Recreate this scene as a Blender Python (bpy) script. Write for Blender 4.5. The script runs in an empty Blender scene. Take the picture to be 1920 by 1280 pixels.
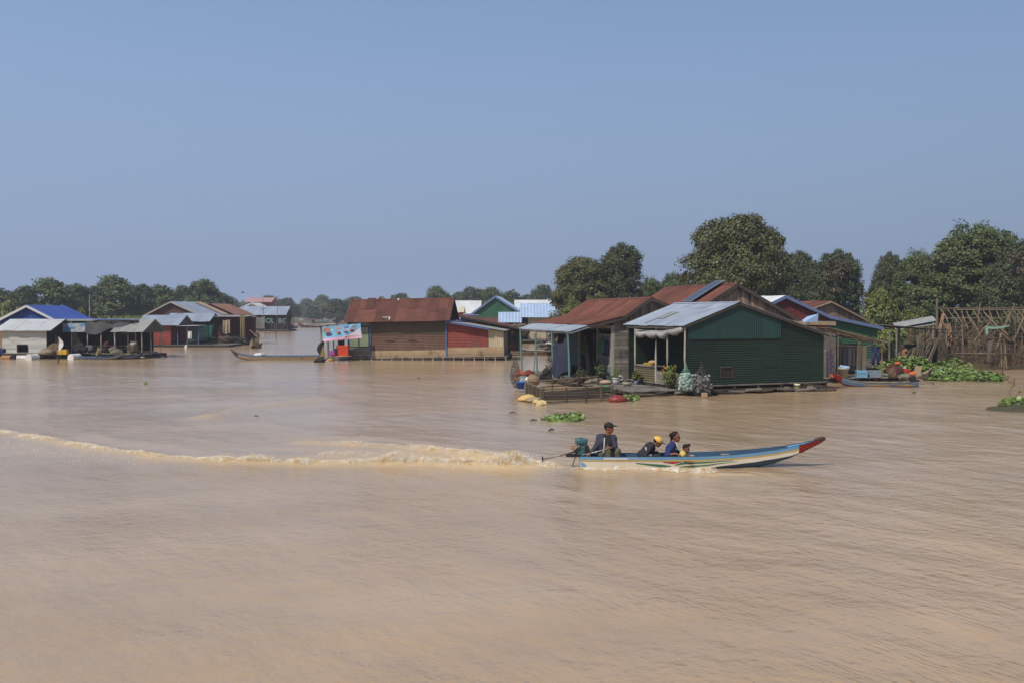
import bpy, math, random
import numpy as np
from mathutils import Vector, Matrix
R = math.radians
SC = bpy.context.scene
COL = SC.collection
random.seed(7)

# ---------------------------------------------------------------- camera
FPX, CX, CY, CAMH = 1867.0, 960.0, 640.0, 3.85
PITCH = math.atan(55 / FPX)
cam_d = bpy.data.cameras.new('camera')
cam_d.lens = 35.0
cam_d.sensor_width = 36.0
cam_d.clip_end = 20000
cam = bpy.data.objects.new('camera', cam_d)
COL.objects.link(cam)
cam.location = (0, 0, CAMH)
cam.rotation_euler = (R(90) - PITCH, 0, 0)
SC.camera = cam

# ---------------------------------------------------------------- sky, sun, exposure
SUN_EL, SUN_AZ = R(50), R(221)          # azimuth clockwise from +Y (the view direction)
world = bpy.data.worlds.new('World')
SC.world = world
world.use_nodes = True
wn = world.node_tree
wn.nodes.clear()
sky = wn.nodes.new('ShaderNodeTexSky')
sky.sky_type = 'NISHITA'
sky.sun_disc = False
sky.sun_elevation = SUN_EL
sky.sun_rotation = SUN_AZ
sky.altitude = 0
sky.air_density = 1.0
sky.dust_density = 1.0
sky.ozone_density = 3.0
# dry-season haze: towards the horizon the clear sky gives way to an even grey-blue
SKY_K = 0.15
tcw = wn.nodes.new('ShaderNodeTexCoord')
sep = wn.nodes.new('ShaderNodeSeparateXYZ')
wn.links.new(tcw.outputs['Generated'], sep.inputs[0])
mrg = wn.nodes.new('ShaderNodeMapRange')
mrg.interpolation_type = 'SMOOTHSTEP'
for _k, _v in (('From Min', -0.02), ('From Max', 0.42), ('To Min', 0.97), ('To Max', 0.30)): mrg.inputs[_k].default_value = _v
wn.links.new(sep.outputs['Z'], mrg.inputs['Value'])
hz = wn.nodes.new('ShaderNodeMix')
hz.data_type = 'RGBA'
hz.inputs[7].default_value = (0.244 / SKY_K, 0.318 / SKY_K, 0.490 / SKY_K, 1)
wn.links.new(mrg.outputs[0], hz.inputs['Factor'])
wn.links.new(sky.outputs[0], hz.inputs[6])
bg = wn.nodes.new('ShaderNodeBackground')
bg.inputs['Strength'].default_value = SKY_K
wo = wn.nodes.new('ShaderNodeOutputWorld')
# the sky is a little deeper away from the sun, to the right
mrx = wn.nodes.new('ShaderNodeMapRange')
for _k, _v in (('From Min', -0.45), ('From Max', 0.45), ('To Min', 1.03), ('To Max', 0.85)): mrx.inputs[_k].default_value = _v
wn.links.new(sep.outputs['X'], mrx.inputs['Value'])
scl = wn.nodes.new('ShaderNodeVectorMath')
scl.operation = 'SCALE'
wn.links.new(hz.outputs[2], scl.inputs[0])
wn.links.new(mrx.outputs[0], scl.inputs['Scale'])
wn.links.new(scl.outputs[0], bg.inputs['Color'])
wn.links.new(bg.outputs[0], wo.inputs['Surface'])

sun_d = bpy.data.lights.new('sun', 'SUN')
sun_d.energy = 3.6
sun_d.angle = R(0.55)
sun_d.color = (1.0, 0.93, 0.82)
sun = bpy.data.objects.new('sun', sun_d)
COL.objects.link(sun)
sv = Vector((math.sin(SUN_AZ) * math.cos(SUN_EL), math.cos(SUN_AZ) * math.cos(SUN_EL), math.sin(SUN_EL)))
sun.rotation_euler = sv.to_track_quat('Z', 'Y').to_euler()
sun.location = (-30, -30, 60)

SC.view_settings.view_transform = 'Standard'
SC.view_settings.look = 'None'
SC.view_settings.exposure = 0.0
SC.view_settings.gamma = 1.0
SC.view_settings.use_curve_mapping = False
SC.cycles.max_bounces = 6
SC.cycles.diffuse_bounces = 3
SC.cycles.glossy_bounces = 3
SC.cycles.transmission_bounces = 3
SC.cycles.volume_bounces = 1
SC.cycles.transparent_max_bounces = 8
SC.cycles.caustics_reflective = False
SC.cycles.caustics_refractive = False
SC.cycles.use_denoising = True
SC.cycles.sample_clamp_indirect = 4.0

# ---------------------------------------------------------------- measuring helpers
_cp, _sp = math.cos(PITCH), math.sin(PITCH)
def ray(px, py):
    u, v = (px - CX) / FPX, (CY - py) / FPX
    return Vector((u, _cp + v * _sp, -_sp + v * _cp))
def at(px, py, Y):
    d = ray(px, py)
    return Vector((0, 0, CAMH)) + d * (Y / d.y)
def wat(px, py, z=0.0):
    d = ray(px, py)
    return Vector((0, 0, CAMH)) + d * ((z - CAMH) / d.z)
def xat(px, Y): return (px - CX) * Y / FPX
def zat(py, Y): return at(CX, py, Y).z

# ---------------------------------------------------------------- materials
def C(r, g, b, k=1.0):
    f = lambda c: ((c / 255 + 0.055) / 1.055) ** 2.4 if c > 10 else c / 255 / 12.92
    return (f(r) * k, f(g) * k, f(b) * k, 1.0)
MATS = {}
def mat(name, c1, c2=None, scale=3.0, stretch=(1, 1, 1), rough=0.75, metal=0.0, spec=0.35, rust=None, rust_amt=0.45,
        rust_scale=1.2, rust_stretch=(1, 1, 1), bump=0.0, bump_scale=40.0, tint=0.0, contrast=0.25, alpha=1.0, weave=0.0):
    if name in MATS: return MATS[name]
    m = bpy.data.materials.new(name)
    m.use_nodes = True
    nt = m.node_tree
    N, L = nt.nodes, nt.links
    b = N['Principled BSDF']
    b.inputs['Roughness'].default_value = rough
    b.inputs['Metallic'].default_value = metal
    b.inputs['Specular IOR Level'].default_value = spec
    tc = N.new('ShaderNodeTexCoord')
    def noise(st, sc, det=4):
        mp = N.new('ShaderNodeMapping')
        mp.inputs['Scale'].default_value = st
        L.new(tc.outputs['Object'], mp.inputs['Vector'])
        n = N.new('ShaderNodeTexNoise')
        n.inputs['Scale'].default_value = sc
        n.inputs['Detail'].default_value = det
        n.inputs['Roughness'].default_value = 0.6
        L.new(mp.outputs[0], n.inputs['Vector'])
        return n.outputs['Fac']
    def ramp(src, a, c):
        r = N.new('ShaderNodeMapRange')
        r.inputs['From Min'].default_value = a
        r.inputs['From Max'].default_value = c
        L.new(src, r.inputs['Value'])
        return r.outputs[0]
    def mix(f, a, c):
        x = N.new('ShaderNodeMix')
        x.data_type = 'RGBA'
        if isinstance(f, float): x.inputs['Factor'].default_value = f
        else: L.new(f, x.inputs['Factor'])
        for s, v in ((x.inputs[6], a), (x.inputs[7], c)):
            if isinstance(v, tuple): s.default_value = v
            else: L.new(v, s)
        return x.outputs[2]
    col = c1
    if c2 is not None:
        col = mix(ramp(noise(stretch, scale), 0.5 - contrast, 0.5 + contrast), c1, c2)
    if rust is not None:
        t = 1.0 - rust_amt
        col = mix(ramp(noise(rust_stretch, rust_scale, 6), t - 0.08, t + 0.08), col, rust)
    if tint > 0:
        a = N.new('ShaderNodeAttribute')
        a.attribute_name = 'tint'
        r = N.new('ShaderNodeMapRange')
        r.inputs['To Min'].default_value = 1 - tint
        r.inputs['To Max'].default_value = 1 + tint
        L.new(a.outputs['Fac'], r.inputs['Value'])
        v = N.new('ShaderNodeVectorMath')
        v.operation = 'SCALE'
        if isinstance(col, tuple): v.inputs[0].default_value = col[:3]
        else: L.new(col, v.inputs[0])
        L.new(r.outputs[0], v.inputs['Scale'])
        col = v.outputs[0]
    if isinstance(col, tuple): b.inputs['Base Color'].default_value = col
    else: L.new(col, b.inputs['Base Color'])
    if bump > 0:
        bp = N.new('ShaderNodeBump')
        bp.inputs['Strength'].default_value = 1.0
        bp.inputs['Distance'].default_value = bump
        L.new(noise(stretch, bump_scale, 3), bp.inputs['Height'])
        L.new(bp.outputs[0], b.inputs['Normal'])
    if weave > 0:                                   # open netting: real holes between the threads
        w = ramp(noise((1, 1, 1), weave, 1), 0.51, 0.57)
        L.new(w, b.inputs['Alpha'])
    MATS[name] = m
    return m

# ---------------------------------------------------------------- mesh builder
class MB:
    def __init__(s): s.v, s.f, s.t, s.m = [], [], [], []
    def add(s, vs, fs, t=None, m=0):
        o = len(s.v)
        s.v.extend(tuple(p) for p in vs)
        for f in fs:
            s.f.append(tuple(i + o for i in f))
            s.t.append(random.random() if t is None else t)
            s.m.append(m)
    def box(s, c, d, rot=None, t=None, m=0):
        t = random.random() if t is None else t
        hx, hy, hz = d[0] / 2, d[1] / 2, d[2] / 2
        vs = [Vector((x, y, z)) for x in (-hx, hx) for y in (-hy, hy) for z in (-hz, hz)]
        if rot is not None: vs = [rot @ v for v in vs]
        c = Vector(c)
        s.add([v + c for v in vs], [(0, 1, 3, 2), (4, 6, 7, 5), (0, 4, 5, 1), (2, 3, 7, 6), (0, 2, 6, 4), (1, 5, 7, 3)], t, m)
    def tube(s, pts, rad, n=6, t=None, m=0, cap=True):
        t = random.random() if t is None else t
        pts = [Vector(p) for p in pts]
        if not hasattr(rad, '__len__'): rad = [rad] * len(pts)
        vs, fs = [], []
        for i, p in enumerate(pts):
            d = (pts[min(i + 1, len(pts) - 1)] - pts[max(i - 1, 0)]).normalized()
            u = d.cross(Vector((0, 0, 1)))
            u = Vector((1, 0, 0)) if u.length < 1e-3 else u.normalized()
            w = d.cross(u)
            for k in range(n):
                a = 2 * math.pi * k / n
                vs.append(p + (u * math.cos(a) + w * math.sin(a)) * rad[i])
        for i in range(len(pts) - 1):
            for k in range(n):
                a, b = i * n + k, i * n + (k + 1) % n
                fs.append((a, a + n, b + n, b))
        if cap:
            fs.append(tuple(range(n)))
            fs.append(tuple(range((len(pts) - 1) * n, len(pts) * n))[::-1])
        s.add(vs, fs, t, m)
    def bar(s, p, q, w, h=None, t=None, m=0):
        p, q = Vector(p), Vector(q)
        h = h or w
        d = q - p
        rot = d.to_track_quat('Y', 'Z').to_matrix()
        s.box((p + q) / 2, (w, d.length, h), rot, t, m)
    def ell(s, c, r, n=10, rot=None, t=None, m=0, lump=0.0, seed=0):
        t = random.random() if t is None else t
        rg = random.Random(seed)
        ph = [rg.uniform(0, 6.28) for _ in range(6)]
        vs, fs = [], []
        for i in range(n + 1):
            th = math.pi * i / n
            for k in range(2 * n):
                a = math.pi * k / n
                v = Vector((math.sin(th) * math.cos(a), math.sin(th) * math.sin(a), math.cos(th)))
                q = 1 + lump * (math.sin(3 * v.x + ph[0]) * math.sin(4 * v.y + ph[1]) + 0.6 * math.sin(7 * v.z + ph[2]) * math.cos(6 * v.x + ph[3]))
                v = Vector((v.x * r[0] * q, v.y * r[1] * q, v.z * r[2] * q))
                if rot is not None: v = rot @ v
                vs.append(v + Vector(c))
        for i in range(n):
            for k in range(2 * n):
                a, b = i * 2 * n + k, i * 2 * n + (k + 1) % (2 * n)
                fs.append((a, a + 2 * n, b + 2 * n, b))
        s.add(vs, fs, t, m)
    def lathe(s, c, prof, n=16, t=None, m=0):
        t = random.random() if t is None else t
        vs, fs = [], []
        for r, z in prof:
            for k in range(n):
                a = 2 * math.pi * k / n
                vs.append(Vector(c) + Vector((r * math.cos(a), r * math.sin(a), z)))
        for i in range(len(prof) - 1):
            for k in range(n):
                a, b = i * n + k, i * n + (k + 1) % n
                fs.append((a, b, b + n, a + n))
        fs.append(tuple(range(n))[::-1])
        s.add(vs, fs, t, m)
    def grid(s, fn, nu, nv, t=None, m=0):
        t = random.random() if t is None else t
        vs = [fn(i / nu, j / nv) for j in range(nv + 1) for i in range(nu + 1)]
        fs = [(j * (nu + 1) + i, j * (nu + 1) + i + 1, (j + 1) * (nu + 1) + i + 1, (j + 1) * (nu + 1) + i) for j in range(nv) for i in range(nu)]
        s.add(vs, fs, t, m)
    def build(s, name, m, parent=None, smooth=False, loc=None):
        me = bpy.data.meshes.new(name)
        me.from_pydata(s.v, [], s.f)
        a = me.attributes.new('tint', 'FLOAT', 'FACE')
        a.data.foreach_set('value', s.t)
        for x in (m if isinstance(m, (list, tuple)) else [m]): me.materials.append(x)
        if max(s.m, default=0) > 0: me.polygons.foreach_set('material_index', s.m)
        if smooth: me.polygons.foreach_set('use_smooth', [True] * len(s.f))
        me.update()
        o = bpy.data.objects.new(name, me)
        COL.objects.link(o)
        if parent is not None: o.parent = parent
        if loc is not None: o.location = loc
        return o

def np_mesh(name, V, F, m, tint=None, parent=None, smooth=False):
    me = bpy.data.meshes.new(name)
    V = np.asarray(V, np.float32)
    F = np.asarray(F, np.int32)
    n, k = F.shape
    me.vertices.add(len(V))
    me.vertices.foreach_set('co', V.ravel())
    me.loops.add(n * k)
    me.loops.foreach_set('vertex_index', F.ravel())
    me.polygons.add(n)
    me.polygons.foreach_set('loop_start', np.arange(0, n * k, k, dtype=np.int32))
    if smooth: me.polygons.foreach_set('use_smooth', np.ones(n, bool))
    if tint is not None:
        a = me.attributes.new('tint', 'FLOAT', 'FACE')
        a.data.foreach_set('value', np.asarray(tint, np.float32))
    me.materials.append(m)
    me.update(calc_edges=True)
    o = bpy.data.objects.new(name, me)
    COL.objects.link(o)
    if parent is not None: o.parent = parent
    return o

def tag(o, label=None, cat=None, group=None, kind=None):
    if label: o['label'] = label
    if cat: o['category'] = cat
    if group: o['group'] = group
    if kind: o['kind'] = kind
    return o
def thing(name, label, cat, loc=(0, 0, 0), yaw=0.0, group=None, roll=0.0):
    o = bpy.data.objects.new(name, None)
    o.empty_display_size = 0.3
    COL.objects.link(o)
    o.location = loc
    o.rotation_euler = (0, roll, yaw)
    return tag(o, label, cat, group)
def copy_tree(o, parent=None):
    c = o.copy()
    COL.objects.link(c)
    if parent is not None: c.parent = parent
    for ch in list(o.children): copy_tree(ch, c)
    return c

# ---------------------------------------------------------------- water with the boat's wake
def dist_poly(X, Y, pts):
    best = np.full(X.shape, 1e9); side = np.zeros(X.shape); along = np.zeros(X.shape); acc = 0.0
    for (x0, y0), (x1, y1) in zip(pts[:-1], pts[1:]):
        dx, dy = x1 - x0, y1 - y0
        l = math.hypot(dx, dy)
        t = np.clip(((X - x0) * dx + (Y - y0) * dy) / (l * l), 0, 1)
        ex, ey = X - (x0 + t * dx), Y - (y0 + t * dy)
        d = np.hypot(ex, ey)
        k = d < best
        best = np.where(k, d, best)
        side = np.where(k, np.sign(ex * dy - ey * dx), side)
        along = np.where(k, acc + t * l, along)
        acc += l
    return best * side, along
WAKE = [tuple(wat(*p).xy) for p in ((1030, 873), (960, 873), (860, 872), (760, 871), (660, 871), (560, 869), (460, 865), (380, 861), (300, 855), (200, 842), (110, 829), (40, 817), (-40, 803), (-160, 785))]
WAKE2 = [tuple(wat(*p).xy) for p in ((1010, 868), (940, 859), (860, 851), (780, 843), (700, 837), (640, 832), (560, 829))]
SWELL = [tuple(wat(*p).xy) for p in ((370, 784), (420, 776), (450, 765), (520, 756), (600, 748))]
SWELL2 = [tuple(wat(*p).xy) for p in ((380, 800), (470, 790), (560, 802), (640, 815), (700, 822))]
BOWW = [tuple(wat(*p).xy) for p in ((1400, 890), (1330, 888), (1250, 884), (1150, 881), (1080, 880))]
RNG = np.random.default_rng(3)
_waves = []
for i in range(26):
    lam = 0.55 * 1.13 ** i * RNG.uniform(0.9, 1.1)
    a = RNG.normal(0.5, 0.6)
    _waves.append((lam, math.cos(a), math.sin(a), RNG.uniform(0, 6.28), 0.0016 * lam ** 0.75))
def water_z(X, Y):
    Z = np.zeros(X.shape)
    for lam, cx, cy, ph, am in _waves:
        k = 2 * math.pi / lam
        q = k * (X * cx + Y * cy) + ph + 0.8 * np.sin(0.31 * X + ph) + 0.8 * np.sin(0.23 * Y - ph)
        Z += am * np.sin(q)
    def crest(pts, h, w, fade, rough=0.0, start=0.0):
        d, s = dist_poly(X, Y, pts)
        hh = h * np.exp(-s / fade) * np.clip(s / 0.6 + start, 0, 1)
        if rough: hh = hh * (1 + rough * np.sin(s * 5.3 + 2 * np.sin(s * 1.7)) * np.sin(s * 2.1 + 0.5))
        return hh * (np.exp(-(d / w) ** 2) - 0.35 * np.exp(-((d - 1.9 * w) / (1.3 * w)) ** 2) - 0.25 * np.exp(-((d + 2.1 * w) / (1.5 * w)) ** 2))
    Z += crest(WAKE, 0.12, 0.38, 16.0, 0.25)
    Z += crest(WAKE2, 0.10, 0.40, 12.0, 0.2)
    Z += crest(SWELL, 0.12, 0.75, 30.0)
    Z += crest(SWELL2, 0.06, 0.8, 40.0)
    Z += crest(BOWW, 0.05, 0.16, 6.0, 0.2)
    # gentle trains of ripples that follow the two wake lines
    for pts, am in ((WAKE, 0.012), (WAKE2, 0.014)):
        d, s = dist_poly(X, Y, pts)
        Z += am * np.exp(-np.abs(d) / 2.6) * np.sin(d * 5.0 + 0.8 * np.sin(s * 0.9)) * np.exp(-s / 22)
    return Z
wm = bpy.data.materials.new('muddy_water')
wm.use_nodes = True
def _water_nodes():
    nt = wm.node_tree; N, L = nt.nodes, nt.links
    b = N['Principled BSDF']
    b.inputs['Roughness'].default_value = 0.13
    b.inputs['IOR'].default_value = 1.33
    tc = N.new('ShaderNodeTexCoord')
    def noise(st, rot, sc, det, rgh=0.55):
        mp = N.new('ShaderNodeMapping'); mp.vector_type = 'TEXTURE'; mp.inputs['Scale'].default_value = tuple(1 / k for k in st); mp.inputs['Rotation'].default_value = (0, 0, rot)
        L.new(tc.outputs['Object'], mp.inputs['Vector'])
        n = N.new('ShaderNodeTexNoise'); n.inputs['Scale'].default_value = sc; n.inputs['Detail'].default_value = det; n.inputs['Roughness'].default_value = rgh
        L.new(mp.outputs[0], n.inputs['Vector'])
        return n.outputs['Fac']
    def math_(op, a, c=None):
        m = N.new('ShaderNodeMath'); m.operation = op
        for s, v in zip(m.inputs, (a, c)):
            if v is None: continue
            if isinstance(v, (int, float)): s.default_value = v
            else: L.new(v, s)
        return m.outputs[0]
    def rng(v, a, c, d=0.0, e=1.0):
        r = N.new('ShaderNodeMapRange'); r.interpolation_type = 'SMOOTHSTEP'
        for k, x in (('From Min', a), ('From Max', c), ('To Min', d), ('To Max', e)): r.inputs[k].default_value = x
        L.new(v, r.inputs['Value']); return r.outputs[0]
    # silt: drifting tones of brown in the water itself
    silt = noise((0.5, 1, 1), 0.3, 0.22, 5)
    mx = N.new('ShaderNodeMix'); mx.data_type = 'RGBA'
    mx.inputs[6].default_value = (0.385, 0.266, 0.152, 1); mx.inputs[7].default_value = (0.45, 0.318, 0.19, 1)
    L.new(rng(silt, 0.35, 0.65), mx.inputs[0])
    at_ = N.new('ShaderNodeAttribute'); at_.attribute_name = 'churn'
    cn = math_('MULTIPLY', at_.outputs['Fac'], rng(noise((1, 1, 1), 0.0, 3.0, 4), 0.25, 0.75, 0.55, 1.0))
    m2 = N.new('ShaderNodeMix'); m2.data_type = 'RGBA'; m2.inputs[7].default_value = (0.66, 0.50, 0.27, 1)
    L.new(mx.outputs[2], m2.inputs[6]); L.new(cn, m2.inputs[0])
    L.new(m2.outputs[2], b.inputs['Base Color'])
    L.new(rng(at_.outputs['Fac'], 0.0, 1.0, 0.13, 0.6), b.inputs['Roughness'])
    # ripples
    small = noise((0.62, 1.3, 1), R(32), 3.4, 5, 0.6)
    mid = noise((0.72, 1.15, 1), R(-48), 0.9, 5, 0.6)
    ridge_n = noise((0.30, 1.9, 1), R(-60), 2.1, 2, 0.5)
    ridge = math_('POWER', math_('SUBTRACT', 1.0, math_('ABSOLUTE', math_('MULTIPLY', math_('SUBTRACT', ridge_n, 0.5), 7.0))), 3.0)
    ridge = math_('MAXIMUM', ridge, 0.0)
    spx = N.new('ShaderNodeSeparateXYZ'); L.new(tc.outputs['Object'], spx.inputs[0])
    mask = math_('MULTIPLY', rng(noise((0.6, 1, 1), 0.2, 0.35, 3), 0.45, 0.62), rng(spx.outputs['X'], -1.5, 2.5))
    gust = rng(noise((0.35, 1, 1), -0.2, 0.09, 3), 0.35, 0.65, 0.55, 1.25)
    h = math_('ADD', math_('MULTIPLY', small, 0.027), math_('MULTIPLY', mid, 0.085))
    h = math_('MULTIPLY', h, gust)
    h = math_('ADD', h, math_('MULTIPLY', math_('MULTIPLY', ridge, mask), 0.0055))
    bp = N.new('ShaderNodeBump'); bp.inputs['Strength'].default_value = 1.0; bp.inputs['Distance'].default_value = 1.0
    L.new(h, bp.inputs['Height']); L.new(bp.outputs[0], b.inputs['Normal'])
_water_nodes()
def build_water():
    x0, x1, y0, y1, s = -34.0, 26.0, 5.0, 62.0, 0.14
    nx, ny = int((x1 - x0) / s) + 1, int((y1 - y0) / s) + 1
    xs, ys = np.linspace(x0, x1, nx), np.linspace(y0, y1, ny)
    X, Y = np.meshgrid(xs, ys)
    e = np.clip(np.minimum.reduce([X - x0, x1 - X, Y - y0, y1 - Y]) / 3.0, 0, 1)
    Z = water_z(X, Y) * e
    V = np.stack([X.ravel(), Y.ravel(), Z.ravel()], 1)
    i = np.arange(ny - 1)[:, None] * nx + np.arange(nx - 1)[None, :]
    F = np.stack([i, i + 1, i + nx + 1, i + nx], -1).reshape(-1, 4)
    B = 9000.0
    def quad(a, b, c, d):
        nonlocal V, F
        o = len(V)
        V = np.vstack([V, [(a, b, 0), (c, b, 0), (c, d, 0), (a, d, 0)]])
        F = np.vstack([F, [(o, o + 1, o + 2, o + 3)]])
    quad(-B, -B, B, y0); quad(-B, y1, B, B); quad(-B, y0, x0, y1); quad(x1, y0, B, y1)
    o = np_mesh('water', V, F, wm, smooth=True)
    # churned silt: aerated, lighter water along the boat's track
    px, py = X.ravel(), Y.ravel()
    def band(pts, w, fade):
        d, s_ = dist_poly(px, py, pts); return np.exp(-(d / w) ** 2) * np.exp(-s_ / fade)
    ch = np.maximum.reduce([1.0 * band(WAKE, .42, 14), .8 * band(WAKE2, .40, 8), .55 * band([((a[0] + b[0]) / 2, (a[1] + b[1]) / 2) for a, b in zip(WAKE[:6], WAKE2[:6])], 1.1, 7), .8 * band(BOWW, .16, 8), .25 * band(SWELL, .5, 20)])  # the last band paints in the browner look of the swell's tilted face
    at = o.data.attributes.new('churn', 'FLOAT', 'POINT'); full = np.zeros(len(V), np.float32); full[:len(ch)] = ch; at.data.foreach_set('value', full)
    tag(o, kind='structure')
build_water()
# ---------------------------------------------------------------- house building kit
def sheets(mb, O, U, V, s0, s1, iv, kind='c', period=0.11, amp=0.016, sw=0.82, sl=2.0, holes=(), rng=None, plank=0.17, jit=0.006):
    """corrugated sheets ('c'), planks ('p') or flat sheet ('f'); U across the flutes, V along them"""
    rg = rng or random
    O, U, V = Vector(O), Vector(U).normalized(), Vector(V).normalized()
    Nn = U.cross(V).normalized()
    def segs(a, b, s):
        out = [(a, b)]
        for (ha, ta, hb, tb) in holes:
            if ha <= s <= hb:
                nx = []
                for (p, q) in out:
                    if tb <= p or ta >= q: nx.append((p, q)); continue
                    if ta > p: nx.append((p, ta))
                    if tb < q: nx.append((tb, q))
                out = nx
        return out
    P = lambda s, t, n: O + U * s + V * t + Nn * n
    if kind == 'c':
        step = period / 4
        n = max(1, int(round((s1 - s0) / step)))
        tints = {}
        for i in range(n):
            a, b = s0 + (s1 - s0) * i / n, s0 + (s1 - s0) * (i + 1) / n
            ia, ib = iv(a), iv(b)
            if ia is None or ib is None: continue
            k = int((a - s0) / sw)
            oa, ob = amp * math.sin(2 * math.pi * a / period), amp * math.sin(2 * math.pi * b / period)
            lo, hi = max(ia[0], ib[0]), max(ia[1], ib[1])
            for (p, q) in segs(min(ia[0], ib[0]), hi, (a + b) / 2):
                t0 = p
                while t0 < q - 1e-4:
                    j = int((t0 + 1e-4) / sl)
                    t1 = min(q, (j + 1) * sl)
                    key = (k, j)
                    if key not in tints: tints[key] = (rg.random(), rg.uniform(-jit, jit), rg.uniform(-jit, jit))
                    tn, d0, d1 = tints[key]
                    # clip the upper end to the outline on either side
                    ta, tb = min(t1, ia[1]), min(t1, ib[1])
                    mb.add([P(a, max(t0, ia[0]), oa + d0), P(b, max(t0, ib[0]), ob + d0), P(b, max(tb, ib[0]), ob + d1), P(a, max(ta, ia[0]), oa + d1)], [(0, 1, 2, 3)], tn)
                    t0 = t1
    elif kind == 'p':
        k, s = 0, s0
        while s < s1 - 0.02:
            w = plank * rg.uniform(0.8, 1.2)
            a, b = s, min(s + w - 0.008, s1)
            ia, ib = iv(a), iv(b)
            s += w
            if ia is None or ib is None: continue
            tn, d = rg.random(), rg.uniform(-0.008, 0.008)
            for (p, q) in segs(min(ia[0], ib[0]), max(ia[1], ib[1]), (a + b) / 2):
                e = rg.uniform(-0.012, 0.012)
                qa, qb = min(q, ia[1]), min(q, ib[1])
                pa, pb = max(p, ia[0]), max(p, ib[0])
                f = [P(a, pa, d), P(b, pb, d + e), P(b, qb, d + e), P(a, qa, d)]
                g = [v - Nn * 0.022 for v in f]
                mb.add(f + g, [(0, 1, 2, 3), (7, 6, 5, 4), (0, 4, 5, 1), (1, 5, 6, 2), (2, 6, 7, 3), (3, 7, 4, 0)], tn)
    else:
        n = 24
        for i in range(n):
            a, b = s0 + (s1 - s0) * i / n, s0 + (s1 - s0) * (i + 1) / n
            ia, ib = iv(a), iv(b)
            if ia is None or ib is None: continue
            for (p, q) in segs(min(ia[0], ib[0]), max(ia[1], ib[1]), (a + b) / 2):
                mb.add([P(a, max(p, ia[0]), 0), P(b, max(p, ib[0]), 0), P(b, min(q, ib[1]), 0), P(a, min(q, ia[1]), 0)], [(0, 1, 2, 3)], 0.5)

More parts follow.
